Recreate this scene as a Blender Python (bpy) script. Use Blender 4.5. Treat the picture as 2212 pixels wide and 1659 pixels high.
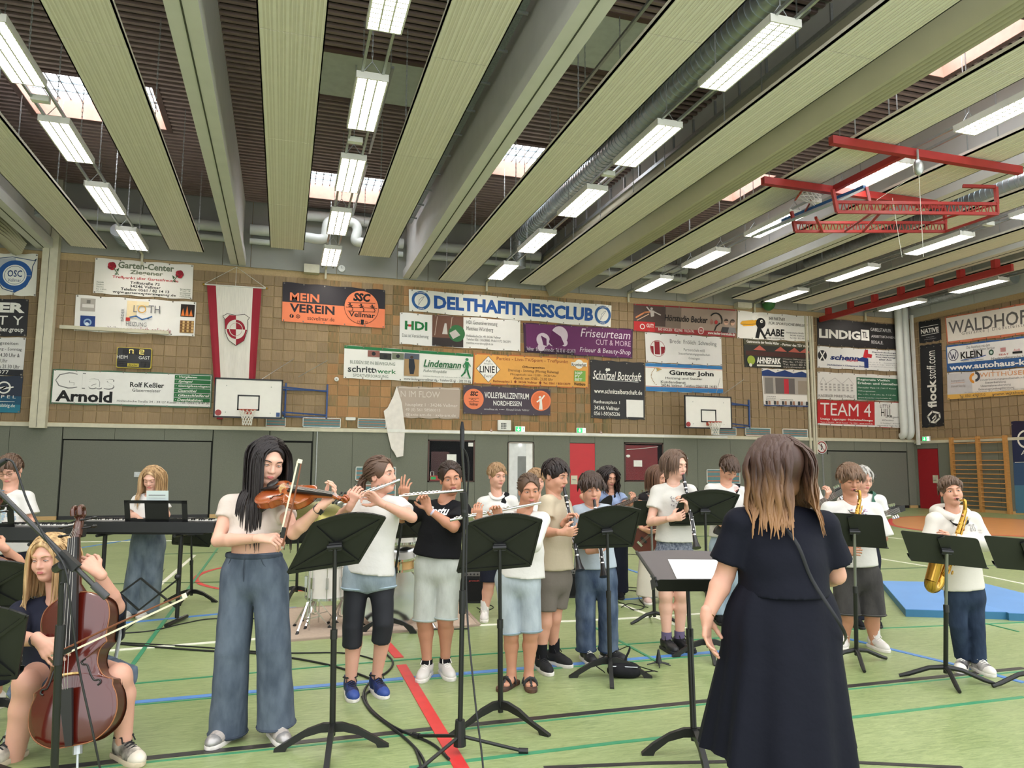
import bpy, math, random
import numpy as np
from mathutils import Vector, Matrix
random.seed(7); RNG = np.random.default_rng(11)
for o in list(bpy.data.objects): bpy.data.objects.remove(o)
SC = bpy.context.scene; COL = SC.collection
# ---------------------------------------------------------------- camera
W, H, F = 2212, 1659, 1600.0
YAW, PITCH, ROLL, EYE = .2985, .1118, .0052, 1.5
_cy, _sy, _cp, _sp = math.cos(YAW), math.sin(YAW), math.cos(PITCH), math.sin(PITCH)
CF = np.array([_sy*_cp, _cy*_cp, _sp]); _r = np.array([_cy, -_sy, 0.]); _u = np.cross(_r, CF)
CR = _r*math.cos(ROLL)+_u*math.sin(ROLL); CU = -_r*math.sin(ROLL)+_u*math.cos(ROLL)
CAM = np.array([0, 0, EYE])
cd = bpy.data.cameras.new('camera'); cam = bpy.data.objects.new('camera', cd); COL.objects.link(cam)
cd.sensor_width = 36; cd.lens = F/W*36; cd.clip_end = 200; cd.clip_start = .05
cam.matrix_world = Matrix(((CR[0], CU[0], -CF[0], 0), (CR[1], CU[1], -CF[1], 0), (CR[2], CU[2], -CF[2], EYE), (0, 0, 0, 1)))
SC.camera = cam
# ---------------------------------------------------------------- daylight outside (overcast), exposure
wd = bpy.data.worlds.new('overcast_sky'); SC.world = wd; wd.use_nodes = True
bgn = wd.node_tree.nodes['Background']; bgn.inputs[0].default_value = (.95, .98, 1, 1); bgn.inputs[1].default_value = 1.25
LAMP = 12.0          # radiance of the luminaires
SC.view_settings.view_transform = 'Standard'; SC.view_settings.look = 'None'
SC.view_settings.exposure = 1.08; SC.view_settings.gamma = 1; SC.view_settings.use_curve_mapping = False
# ---------------------------------------------------------------- pixel -> place helpers (2212 x 1659 frame)
def ray(px, py): return CF*F+CR*(px-W/2)-CU*(py-H/2)
def onfloor(px, py, z=0.):
    d = ray(px, py); return CAM+d*((z-EYE)/d[2])
def onY(px, py, Y):
    d = ray(px, py); return CAM+d*(Y/d[1])
def onX(px, py, X):
    d = ray(px, py); return CAM+d*(X/d[0])
def atD(px, py, D):                       # point seen at a pixel, D metres along the viewing axis
    d = ray(px, py); return CAM+d*(D/F)
def depth(p): return float((np.asarray(p)-CAM)@CF)
def nrm(v):
    v = np.asarray(v, float); return v/(np.linalg.norm(v)+1e-12)
# ---------------------------------------------------------------- materials
def lin(c):
    c = np.array(c, float)/255.; return np.where(c <= .04045, c/12.92, ((c+.055)/1.055)**2.4)
_M = {}
def mat(name, c=(128, 128, 128), rough=.6, metal=0., var=.08, scale=6., bump=0., bscale=80., stretch=None, emit=0., coat=0., spec=.5, alpha=1., trans=0., ior=1.5, c2=None, rnd=0., detail=3., sub=0.):
    if name in _M: return _M[name]
    m = bpy.data.materials.new(name); m.use_nodes = True; nt = m.node_tree; N, L = nt.nodes, nt.links
    b = N['Principled BSDF']; b.inputs['Roughness'].default_value = rough; b.inputs['Metallic'].default_value = metal
    b.inputs['Specular IOR Level'].default_value = spec; b.inputs['Coat Weight'].default_value = coat; b.inputs['Coat Roughness'].default_value = .08
    b.inputs['IOR'].default_value = ior; b.inputs['Alpha'].default_value = alpha; b.inputs['Transmission Weight'].default_value = trans
    if sub: b.inputs['Subsurface Weight'].default_value = sub; b.inputs['Subsurface Radius'].default_value = (.012, .005, .003); b.inputs['Subsurface Scale'].default_value = .6
    l = lin(c); l2 = lin(c2) if c2 is not None else None
    tc = N.new('ShaderNodeTexCoord'); mp = N.new('ShaderNodeMapping'); L.new(tc.outputs['Object'], mp.inputs[0])
    if stretch: mp.inputs['Scale'].default_value = stretch
    n = N.new('ShaderNodeTexNoise'); n.inputs['Scale'].default_value = scale; n.inputs['Detail'].default_value = detail; L.new(mp.outputs[0], n.inputs['Vector'])
    mx = N.new('ShaderNodeMix'); mx.data_type = 'RGBA'
    mx.inputs['A'].default_value = (*np.clip(l*(1-var*2), 0, 1), 1)
    mx.inputs['B'].default_value = (*(l2 if l2 is not None else np.clip(l*(1+var*2), 0, 1)), 1)
    if c2 is not None:
        cr = N.new('ShaderNodeMapRange'); cr.inputs[1].default_value = .35; cr.inputs[2].default_value = .65; L.new(n.outputs[0], cr.inputs[0]); L.new(cr.outputs[0], mx.inputs['Factor'])
    else: L.new(n.outputs[0], mx.inputs['Factor'])
    out = mx.outputs['Result']
    if rnd:
        oi = N.new('ShaderNodeObjectInfo'); hs = N.new('ShaderNodeHueSaturation'); mr = N.new('ShaderNodeMapRange')
        mr.inputs[3].default_value = 1-rnd; mr.inputs[4].default_value = 1+rnd; L.new(oi.outputs['Random'], mr.inputs[0]); L.new(mr.outputs[0], hs.inputs['Value']); L.new(out, hs.inputs['Color']); out = hs.outputs[0]
    L.new(out, b.inputs['Base Color'])
    if emit: L.new(out, b.inputs['Emission Color']); b.inputs['Emission Strength'].default_value = emit
    if bump:
        n2 = N.new('ShaderNodeTexNoise'); n2.inputs['Scale'].default_value = bscale; n2.inputs['Detail'].default_value = 4; L.new(mp.outputs[0], n2.inputs['Vector'])
        bp = N.new('ShaderNodeBump'); bp.inputs['Strength'].default_value = bump; bp.inputs['Distance'].default_value = .01; L.new(n2.outputs[0], bp.inputs['Height']); L.new(bp.outputs[0], b.inputs['Normal'])
    m['nodes_out'] = 1; _M[name] = m; return m
# ---------------------------------------------------------------- mesh builder
def frame(d, up=(0, 0, 1)):
    d = nrm(d); up = np.asarray(up, float)
    if abs(d@nrm(up)) > .98: up = np.array([0, 1., 0]) if abs(d[1]) < .9 else np.array([1., 0, 0])
    s = nrm(np.cross(d, up)); return s, nrm(np.cross(s, d)), d      # side, up, dir
class MB:
    def __init__(s): s.v = []; s.f = []; s.n = 0
    def add(s, v, f):
        v = np.asarray(v, float).reshape(-1, 3); s.v.append(v); k = s.n
        s.f.extend([tuple(int(i)+k for i in q) for q in f]); s.n += len(v); return s
    def obox(s, c, a, b, d):               # centre and three half vectors
        c, a, b, d = (np.asarray(t, float) for t in (c, a, b, d))
        v = [c+i*a+j*b+k*d for i in (-1, 1) for j in (-1, 1) for k in (-1, 1)]
        return s.add(v, [(0, 1, 3, 2), (4, 6, 7, 5), (0, 4, 5, 1), (2, 3, 7, 6), (0, 2, 6, 4), (1, 5, 7, 3)])
    def box(s, lo, hi):
        lo = np.array(lo, float); hi = np.array(hi, float); c = (lo+hi)/2; h = (hi-lo)/2
        return s.obox(c, (h[0], 0, 0), (0, h[1], 0), (0, 0, h[2]))
    def beam(s, p, q, w, h, up=(0, 0, 1)):
        p = np.asarray(p, float); q = np.asarray(q, float); a, b, d = frame(q-p, up)
        return s.obox((p+q)/2, a*w/2, b*h/2, (q-p)/2)
    def tube(s, pts, r, n=8, cap=True, up=(0, 0, 1), flat=1., close=False):
        P = np.asarray(pts, float); m = len(P); R = np.full(m, r) if np.isscalar(r) else np.asarray(r, float)
        if m == 2: T = np.array([P[1]-P[0]]*2)
        else: T = np.gradient(P, axis=0)
        if close: T = np.roll(P, -1, 0)-np.roll(P, 1, 0)
        a, b, _ = frame(T[0], up); V = []
        for i in range(m):
            t = nrm(T[i]); a = nrm(a-(a@t)*t); b = np.cross(t, a)*-1
            th = np.linspace(0, 2*math.pi, n, endpoint=False)
            V.append(P[i]+R[i]*(np.cos(th)[:, None]*a+flat*np.sin(th)[:, None]*b))
        fs = [(i*n+j, i*n+(j+1) % n, ((i+1) % m)*n+(j+1) % n, ((i+1) % m)*n+j) for i in range(m if close else m-1) for j in range(n)]
        if cap and not close: fs += [tuple(range(n-1, -1, -1)), tuple((m-1)*n+j for j in range(n))]
        return s.add(np.concatenate(V), fs)
    def lathe(s, prof, o=(0, 0, 0), ax=(0, 0, 1), n=20):
        a, b, d = frame(ax); o = np.asarray(o, float); V = []; m = len(prof)
        th = np.linspace(0, 2*math.pi, n, endpoint=False)
        for r, z in prof: V.append(o+d*z+r*(np.cos(th)[:, None]*a+np.sin(th)[:, None]*b))
        fs = [(i*n+j, i*n+(j+1) % n, (i+1)*n+(j+1) % n, (i+1)*n+j) for i in range(m-1) for j in range(n)]
        if prof[0][0] > 1e-6: fs.append(tuple(range(n-1, -1, -1)))
        if prof[-1][0] > 1e-6: fs.append(tuple((m-1)*n+j for j in range(n)))
        return s.add(np.concatenate(V), fs)
    def prism(s, poly, o, ux, uy, dv):     # 2-D outline in the (ux,uy) plane at o, extruded by vector dv
        o, ux, uy, dv = (np.asarray(t, float) for t in (o, ux, uy, dv)); n = len(poly)
        A = np.array([o+p[0]*ux+p[1]*uy for p in poly]); fs = [tuple(range(n-1, -1, -1)), tuple(range(n, 2*n))]
        fs += [(i, (i+1) % n, n+(i+1) % n, n+i) for i in range(n)]
        return s.add(np.concatenate([A, A+dv]), fs)
    def ell(s, c, r, R=None, n=12, m=8):
        c = np.asarray(c, float); r = np.broadcast_to(np.asarray(r, float), (3,)); V = [(0, 0, -1)]
        for i in range(1, m):
            p = -math.pi/2+math.pi*i/m
            V += [(math.cos(p)*math.cos(t), math.cos(p)*math.sin(t), math.sin(p)) for t in np.linspace(0, 2*math.pi, n, endpoint=False)]
        V.append((0, 0, 1)); V = np.array(V)*r
        if R is not None: V = V@np.asarray(R).T if np.asarray(R).shape == (3, 3) else V
        fs = [(0, 1+(j+1) % n, 1+j) for j in range(n)]
        for i in range(m-2): fs += [(1+i*n+j, 1+i*n+(j+1) % n, 1+(i+1)*n+(j+1) % n, 1+(i+1)*n+j) for j in range(n)]
        k = 1+(m-2)*n; fs += [(k+j, k+(j+1) % n, k+n) for j in range(n)]
        return s.add(V+c, fs)
    def mesh(s, off=(0, 0, 0), smooth=False):
        me = bpy.data.meshes.new('m'); V = np.concatenate(s.v)-np.asarray(off, float) if s.v else np.zeros((0, 3))
        me.from_pydata(V.tolist(), [], s.f); me.update()
        if smooth: smooth_mesh(me, smooth if smooth is not True else 40)
        return me
    def build(s, name, m, parent=None, smooth=False, rel=True, org=None):
        """one mesh object; points are world points (rel) unless the parent has its own local frame"""
        off = np.zeros(3)
        if parent is not None and rel: off = wloc(parent)
        if org is not None: off = np.asarray(org, float)
        return link(name, s.mesh(off, smooth), m, parent, org if parent is None else None)
def smooth_mesh(me, ang=40):
    me.polygons.foreach_set('use_smooth', np.ones(len(me.polygons), bool))
    if ang < 180: me.set_sharp_from_angle(angle=math.radians(ang))
_WL = {}
def wloc(o): return _WL.get(o.as_pointer(), np.zeros(3))
def link(name, me, m=None, parent=None, loc=None):
    o = bpy.data.objects.new(name, me); COL.objects.link(o); me.name = name
    if m is not None and me is not None and not me.materials: me.materials.append(m)
    if parent is not None: o.parent = parent; _WL[o.as_pointer()] = wloc(parent)
    if loc is not None: o.location = loc; _WL[o.as_pointer()] = np.array(loc, float)
    return o
def tag(o, label, cat, group=None):
    o['label'] = label; o['category'] = cat
    if group: o['group'] = group
    return o
def thing(name, label, cat, loc=(0, 0, 0), rz=0., group=None):
    o = bpy.data.objects.new(name, None); COL.objects.link(o); o.location = loc; o.rotation_euler.z = rz; o.empty_display_size = .1
    _WL[o.as_pointer()] = np.array(loc, float); return tag(o, label, cat, group)
def struct(o): o['kind'] = 'structure'; return o
def copy_tree(o, loc=None, rz=None, label=None, parent=None, kids=None):
    c = o.copy(); COL.objects.link(c); c.parent = parent
    if loc is not None: c.location = loc
    if rz is not None: c.rotation_euler.z = rz
    if label: c['label'] = label
    _WL[c.as_pointer()] = np.array(loc if loc is not None else (0, 0, 0), float)
    for k in [k for k in bpy.data.objects if k.parent == o]: copy_tree(k, parent=c)
    return c
def bez(p0, p1, p2, p3, n=12):
    t = np.linspace(0, 1, n)[:, None]; p0, p1, p2, p3 = (np.asarray(p, float) for p in (p0, p1, p2, p3))
    return p0*(1-t)**3+3*p1*t*(1-t)**2+3*p2*t*t*(1-t)+p3*t**3
def smoothpath(P, n=6):                    # Catmull-Rom through the points
    P = np.asarray(P, float); Q = np.concatenate([[2*P[0]-P[1]], P, [2*P[-1]-P[-2]]]); out = []
    for i in range(1, len(Q)-2):
        for t in np.linspace(0, 1, n, endpoint=False):
            a, b, c, d = Q[i-1], Q[i], Q[i+1], Q[i+2]
            out.append(.5*((2*b)+(-a+c)*t+(2*a-5*b+4*c-d)*t*t+(-a+3*b-3*c+d)*t**3))
    return np.array(out+[P[-1]])
def circ(cx, cy, r, n=28, a0=0, a1=2*math.pi, ry=None):
    return [(cx+r*math.cos(t), cy+(ry or r)*math.sin(t)) for t in np.linspace(a0, a1, n, endpoint=a1-a0 < 6.28)]
def rrect(x0, y0, x1, y1, r, n=4):
    o = []
    for cx, cy, a in ((x1-r, y1-r, 0), (x0+r, y1-r, 90), (x0+r, y0+r, 180), (x1-r, y0+r, 270)):
        o += [(cx+r*math.cos(math.radians(a+90*i/n)), cy+r*math.sin(math.radians(a+90*i/n))) for i in range(n+1)]
    return o
BLK = mat('black_plastic', (22, 22, 24), .45); STEEL = mat('galvanised_steel', (178, 182, 182), .4, .75, .1, 20); CHROME = mat('chrome', (215, 215, 215), .14, 1., .03)
WHITE = mat('white_paint', (226, 226, 220), .5); CREAM = mat('cream_paint', (205, 200, 178), .55); REDP = mat('red_paint', (158, 42, 38), .4); BLUEP = mat('blue_paint', (38, 72, 130), .45)
# ================================================================ the hall
YW, XR, XL, ZT, ZB, ZC, Y0 = 23.4, 23.85, -16.0, 7.5, 2.62, 9.55, -7.0
def linoleum():
    m = mat('green_linoleum', (142, 160, 100), .34, 0, .12, 1.1, c2=(160, 172, 122), spec=.45); N, L = m.node_tree.nodes, m.node_tree.links
    b = N['Principled BSDF']; tc = N.new('ShaderNodeTexCoord'); mp = N.new('ShaderNodeMapping'); mp.inputs['Scale'].default_value = (3.2, 16, 1); mp.inputs['Rotation'].default_value = (0, 0, .2); L.new(tc.outputs['Object'], mp.inputs[0])
    n = N.new('ShaderNodeTexNoise'); n.inputs['Scale'].default_value = 2.4; n.inputs['Detail'].default_value = 8; n.inputs['Roughness'].default_value = .75; n.inputs['Distortion'].default_value = 1.2; L.new(mp.outputs[0], n.inputs['Vector'])
    r = N.new('ShaderNodeValToRGB'); e = r.color_ramp.elements; e[0].position = .36; e[0].color = (*lin((104, 122, 76)), 1); e[1].position = .56; e[1].color = (*lin((152, 166, 114)), 1); x = e.new(.72); x.color = (*lin((180, 190, 140)), 1); L.new(n.outputs[0], r.inputs[0])
    mx = N.new('ShaderNodeMix'); mx.data_type = 'RGBA'; mx.inputs['Factor'].default_value = .62; src = b.inputs['Base Color'].links[0].from_socket
    L.new(src, mx.inputs['A']); L.new(r.outputs[0], mx.inputs['B']); L.new(mx.outputs['Result'], b.inputs['Base Color']); return m
floor_o = struct(MB().box((XL, Y0, -.2), (XR+.3, YW+.3, 0)).build('floor', linoleum()))
# court markings, laid on the floor
LC = dict(k=(44, 42, 42), t=(62, 140, 100), b=(84, 134, 200), r=(206, 52, 52), w=(232, 232, 214), d=(82, 104, 70))
LK_ = [0]
def fline(pts, w, c, z=.003):
    LK_[0] += 1; z = .002+.00025*LK_[0]
    P = [onfloor(*p) for p in pts]; m = MB()
    for p, q in zip(P[:-1], P[1:]):
        d = nrm(q-p); s = np.array([-d[1], d[0], 0])*w/2; a = [p+s, p-s, q-s, q+s]
        m.add([x+[0, 0, z] for x in a]+[x+[0, 0, -.004] for x in a], [(0, 1, 2, 3), (0, 4, 5, 1), (1, 5, 6, 2), (2, 6, 7, 3), (3, 7, 4, 0)])
    return m.build('court_line', mat('line_'+c, LC[c], .4, var=.1, scale=9), floor_o)
for pts, w, c in (([(0, 1671), (420, 1627), (957, 1572)], .055, 'k'), ([(985, 1569), (1500, 1517), (2212, 1443)], .055, 'k'),
    ([(0, 1681), (420, 1636), (957, 1580)], .02, 't'), ([(985, 1577), (1500, 1524), (2212, 1450)], .02, 't'),
    ([(885, 1659), (1330, 1605), (1840, 1550), (2212, 1506)], .035, 't'), ([(1175, 1659), (1410, 1649), (1640, 1645), (1855, 1648), (2080, 1659)], .035, 'k'),
    ([(200, 1526), (460, 1502), (870, 1466)], .06, 'b'), ([(896, 1464), (1330, 1427), (1810, 1386)], .06, 'b'), ([(200, 1532), (460, 1508), (870, 1472)], .018, 't'), ([(896, 1470), (1330, 1433), (1810, 1392)], .018, 't'),
    ([(1790, 1370), (1880, 1392), (2080, 1440), (2212, 1475)], .05, 'b'),
    ([(833, 1388), (862, 1421)], .075, 'r'), ([(867, 1437), (998, 1662)], .075, 'r'),
    ([(150, 1413), (475, 1387), (640, 1374), (1020, 1352), (1340, 1337), (1555, 1324)], .055, 'w'), ([(1340, 1306), (1480, 1358)], .05, 'w'),
    ([(278, 1448), (364, 1330), (434, 1235), (470, 1185)], .035, 't'), ([(150, 1490), (460, 1462), (735, 1437), (900, 1424)], .018, 't'), ([(900, 1424), (1330, 1394), (1800, 1362), (2212, 1345)], .018, 't'),
    ([(1270, 1348), (1420, 1430)], .025, 't'), ([(2120, 1345), (2200, 1365)], .02, 't'), ([(1900, 1207), (2110, 1241), (2212, 1262)], .05, 'w'),
    ([(270, 1346), (480, 1326), (640, 1313)], .05, 'b'), ([(1340, 1296), (1460, 1287)], .05, 'b'), ([(1350, 1228), (1395, 1243)], .05, 'b'), ([(160, 1186), (320, 1160)], .05, 'b'),
    ([(100, 1172), (450, 1167)], .05, 'w'), ([(270, 1330), (420, 1200)], .05, 'w'), ([(1590, 1140), (1780, 1148), (2212, 1190)], .05, 'w'), ([(1350, 1197), (1560, 1215)], .03, 'k'), ([(1350, 1275), (1460, 1286)], .03, 'k'),
    ([(1890, 1230), (2212, 1220)], .03, 'd'), ([(1350, 1165), (1700, 1152)], .03, 'd'), ([(280, 1200), (470, 1194)], .03, 'd'), ([(240, 1262), (640, 1255)], .025, 'd'), ([(560, 1270), (760, 1284)], .03, 'r')):
    fline(pts, w, c)
for rad, c, w in ((1.8, 'r', .07), (1.45, 'k', .06)):           # centre circle behind the violinist
    c0 = onfloor(424, 1247)+np.array([1.8, 0, 0]); th = np.linspace(2.2, 4.1, 18); m = MB()
    for a, b in zip(th[:-1], th[1:]):
        q = [c0+np.array([math.cos(t), math.sin(t), 0])*(rad+s*w/2) for t, s in ((a, 1), (a, -1), (b, -1), (b, 1))]; m.add([x+[0, 0, .003] for x in q]+[x-[0, 0, .004] for x in q], [(0, 1, 2, 3), (0, 4, 5, 1), (2, 6, 7, 3)])
    m.build('court_line', mat('line_'+c), floor_o)
KP = np.array([(16.6, 17.2), (18., 18.5), (19.6, 19.1), (20.9, 18.6), (21.4, 17.2), (21.5, 15.2), (20.7, 13.3), (18.6, 12.2), (16.4, 12.8), (15.3, 14.3), (15.6, 15.9)]); KC = KP.mean(0)
for g, z, m_ in ((1.05, .004, mat('line_r')), (1., .006, mat('orange_key_paint', (206, 142, 84), .35, var=.15, scale=2, stretch=(1, 9, 1)))):
    Q = smoothpath(np.concatenate([[((p-KC)*g+KC) for p in KP], [((KP[0]-KC)*g+KC)]]), 5)[:-1]
    MB().prism(Q[:, :2], (0, 0, -.002), (1, 0, 0), (0, 1, 0), (0, 0, z)).build('key_area', m_, floor_o)
# ---- back wall and right wall: core, clay tiles, impact panels, ledge, fascia
JOINT = mat('mortar', (182, 158, 118), .9, var=.1, scale=20); 
def tilemat():
    m = mat('clay_tile', (150, 128, 98), .85, 0, .16, 3.5, bump=.6, bscale=9, stretch=(14, 14, .6), rnd=.13)
    return m
TILE = tilemat(); TG = mat('clay_tile_moire_green', (128, 126, 88), .85, 0, .2, 3, bump=.6, bscale=9, stretch=(14, 14, .6), rnd=.12, c2=(166, 128, 88)); TO = mat('clay_tile_moire_orange', (168, 128, 86), .85, 0, .14, 3, bump=.6, bscale=9, stretch=(14, 14, .6), rnd=.12)  # green and orange tints are camera moire put into the colour of brown clay
GREEN = mat('green_felt_panel', (116, 119, 107), .95, 0, .1, 45, bump=.15, bscale=200, detail=6); FASC = mat('grey_fascia', (150, 150, 144), .75, var=.05, scale=2); 
wall_b = struct(MB().box((XL, YW, -.2), (XR+.3, YW+.3, ZC+1.2)).build('wall_back', JOINT))
wall_r = struct(MB().box((XR, 6, -.2), (XR+.3, YW, ZC+1.2)).build('wall_right', JOINT))
wall_l = struct(MB().box((XL-.3, Y0, -.2), (XL, YW+.3, ZC+1.2)).build('wall_left', mat('left_wall', (150, 140, 115), .9)))
BACK = mat('panel_backing', (52, 55, 48), .95)
MB().box((XL, YW-.012, 0), (XR, YW+.01, 2.56)).build('panel_backing', BACK, wall_b); MB().box((XR-.012, 6, 0), (XR+.01, YW, 2.5)).build('panel_backing', BACK, wall_r)
BANNER_RECTS = []      # filled before the tiles are made (wall x0,x1,z0,z1)
def tiles(wall, right, rects, a0, a1, limit=300):
    P = .33; g = .012; h = P/2-g; me = MB().box((-h, -.02, -h), (h, .02, h)).mesh(); ms = [me, me.copy(), me.copy()]
    for k, mm in zip(ms, (TILE, TG, TO)): k.materials.append(mm)
    nz = int((ZT-ZB)/P)+1; cells = []
    n = int((a1-a0)/P)
    for i in range(n):
        for j in range(nz):
            a = a0+(i+.5)*P; z = ZB+.06+(j+.5)*P
            if z+h > ZT+.02: continue
            if any(x0+.1 < a < x1-.1 and z0+.1 < z < z1-.1 for x0, x1, z0, z1 in rects): hid = 1
            else: hid = 0
            d = math.hypot(XR, a) if right else math.hypot(a, YW)
            cells.append((hid, d, a, z))
    cells.sort(key=lambda t: (t[0], t[1])); rest = [MB(), MB(), MB()]
    for k, (hid, d, a, z) in enumerate(cells):
        mid = (not right) and 1.2 < a < 10.8
        pick = (1 if random.random() < .5 else 2) if mid and random.random() < .8 else 0
        pr = random.uniform(-.006, .006)
        p = (XR-.012+pr, a, z) if right else (a, YW-.012+pr, z)
        if k < limit:
            o = link('tile', ms[pick], None, wall); o.location = p
            if right: o.rotation_euler.z = math.pi/2
        else:
            q = (.02, h, h) if right else (h, .02, h); rest[pick].box(np.array(p)-q, np.array(p)+q)
    for r, mm in zip(rest, (TILE, TG, TO)):
        if r.n: o = r.build('tiles', mm, wall); o['kind'] = 'stuff'
def panels(wall, spans, right=False, z1=2.55):
    for a0, a1, z0, zt in spans:
        n = max(1, round((a1-a0)/1.27))
        for i in range(n):
            x0 = a0+(a1-a0)*i/n+.005; x1 = a0+(a1-a0)*(i+1)/n-.005
            lo, hi = ((XR-.05, x0, z0), (XR+.01, x1, zt)) if right else ((x0, YW-.05, z0), (x1, YW+.01, zt))
            MB().box(lo, hi).build('impact_panel', GREEN, wall)
G1a, G1b, G2a, G2b = -5.85, -1.98, -.38, .85          # equipment gates, wall x
G3a, G3b, G4a, G4b = 18.15, 18.45, 19.67, 23.43
Wn1, Wn2, Dw, Dr = (4.4, 5.94), (11.24, 12.75), (7.07, 7.94), (9.24, 10.15)
panels(wall_b, [(XL, G1a-.02, .1, 2.55), (G1a, G1b, 2.22, 2.55), (G1b+.02, G2a-.02, .1, 2.55), (G2a, G2b, 2.26, 2.55), (G2b+.02, Wn1[0], .1, 2.55), (*Wn1, 2.36, 2.55), (*Wn1, .1, 1.02), (Wn1[1], Dw[0], .1, 2.55), (*Dw, 2.32, 2.55),
    (Dw[1], Dr[0], .1, 2.55), (*Dr, 2.33, 2.55), (Dr[1], Wn2[0], .1, 2.55), (*Wn2, 2.38, 2.55), (*Wn2, .1, 1.02), (Wn2[1], G3a, .1, 2.55), (G3a, G4a-.02, .1, 2.55), (G4a, G4b, 2.2, 2.55), (G4b+.02, XR, .1, 2.55)])
panels(wall_r, [(6, 22.25, .1, 2.5), (23.22, YW, .1, 2.5), (22.25, 23.22, 2.3, 2.5)], True)
struct(MB().box((XL, YW-.09, 2.55), (XR, YW, 2.66)).build('trim_1', CREAM)); struct(MB().box((3.1, YW-.13, 2.57), (15.3, YW-.085, 2.66)).build('trim_2', WHITE)); struct(MB().box((XR-.08, 6, 2.5), (XR, YW-.09, 2.6)).build('trim_3', CREAM))
BB = mat('wood_skirting', (200, 164, 110), .5, var=.12, stretch=(1, 12, 12))
for i, (a, b) in enumerate(((XL, G1a-.02), (G1b+.02, G2a-.02), (G2b+.02, Dw[0]), (Dw[1], Dr[0]), (Dr[1], G4a-.02), (G4b+.02, XR))): struct(MB().box((a, YW-.06, 0), (b, YW, .1)).build('baseboard_back', BB))
struct(MB().box((XR-.06, 6, 0), (XR, 22.25, .1)).build('baseboard_right', BB))
# grey fascia panels above the tiles
xs = [XL, -6.6, -4.2, -1.95, -1.15, 1.4, 3.3, 4.3, 6.6, 8.2, 9.6, 11.6, 13.4, 14.9, 17., 18.6, 20., 22.2, XR]
for a, b in zip(xs[:-1], xs[1:]): MB().box((a+.008, YW-.05, ZT), (b-.008, YW+.01, ZC+1)).build('fascia_panel', FASC, wall_b)
ys = [6, 8.5, 11, 13.5, 16, 18.15, 20.3, 22.2, YW-.05]; FR = mat('pale_fascia', (186, 190, 188), .7, var=.04, scale=2)
for a, b in zip(ys[:-1], ys[1:]): MB().box((XR-.05, a+.01, ZT), (XR+.01, b-.01, ZC+1)).build('fascia_panel', FR, wall_r)
# gates and doors
GM = mat('gate_green', (110, 112, 102), .9, 0, .08, 40); DARK = mat('gap_dark', (10, 10, 10), .9); PLATE = mat('lock_plate', (170, 172, 168), .35, .6)
def gate(n, a, b, zt, label, plate=None):
    d = struct(MB().box((a, YW-.02, 0), (b, YW+.01, zt+.03)).build('door_%d' % n, DARK)); d['label'] = label
    MB().box((a+.03, YW-.045, .1), (b-.03, YW-.015, zt-.02)).build('leaf', GM, d); MB().box((a+.03, YW-.06, 0), (b-.03, YW-.02, .1)).build('rubber_seal', BLK, d)
    if plate:
        h = MB().box((plate-.1, YW-.055, 1.17), (plate+.1, YW-.04, 1.31)).build('lock_plate', PLATE, d); MB().beam((plate-.05, YW-.07, 1.25), (plate+.05, YW-.07, 1.22), .03, .03).build('latch', STEEL, h)
gate(1, G1a, G1b, 2.2, 'wide green equipment room gate left of the flag', -3.9); gate(2, G2a, G2b, 2.22, 'green equipment room gate behind the violinist', -.05); gate(3, G3a, G3b, 2.17, 'narrow green gate beside the no-smoking sign'); gate(4, G4a, G4b, 2.17, 'wide green equipment gate beside the corner', 21.8)
RED = mat('red_door', (196, 36, 44), .45, var=.03); 
d = struct(MB().box((Dr[0], YW-.04, 0), (Dr[1], YW+.01, 2.31)).build('door_5', RED)); h = MB().box((Dr[0]+.03, YW-.06, .94), (Dr[0]+.26, YW-.035, 1.23)).build('lock_plate', CREAM, d); MB().tube([(Dr[0]+.08, YW-.07, 1.1), (Dr[0]+.2, YW-.07, 1.1)], .015).build('door_handle', STEEL, h)
d = struct(MB().box((XR-.05, 22.27, 0), (XR+.01, 23.2, 2.28)).build('door_6', mat('dark_red_door', (158, 30, 40), .45, var=.03))); h = MB().box((XR-.07, 22.3, .98), (XR-.045, 22.53, 1.28)).build('lock_plate', CREAM, d); MB().tube([(XR-.08, 22.36, 1.1), (XR-.08, 22.48, 1.1)], .015).build('door_handle', STEEL, h)
# open doorway with white room behind
d = struct(MB().box((Dw[0]-.03, YW-.05, 0), (Dw[0]+.03, YW, 2.32)).box((Dw[1]-.03, YW-.05, 0), (Dw[1]+.03, YW, 2.32)).box((Dw[0], YW-.05, 2.28), (Dw[1], YW, 2.34)).build('door_7', mat('steel_frame', (150, 140, 130), .5)))
MB().box((Dw[0]+.03, YW-.02, 0), (Dw[1]-.03, YW+.005, 2.28)).build('vestibule_wall', mat('pale_room', (222, 224, 226), .8), d); MB().box((Dw[0]+.33, YW-.03, 0), (Dw[1]-.25, YW-.015, 1.86)).build('inner_door', mat('grey_door', (128, 130, 130), .6), d)
MB().box((Dw[1]-.25, YW-.035, 0), (Dw[1]-.03, YW-.01, 2.28)).build('door_leaf', mat('white_tile', (236, 236, 236), .5), d); MB().ell((Dw[0]+.42, YW-.05, 2.24), (.04, .03, .02)).build('ceiling_lamp', mat('lamp_small', (255, 252, 244), .5, emit=4.), d)
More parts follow.
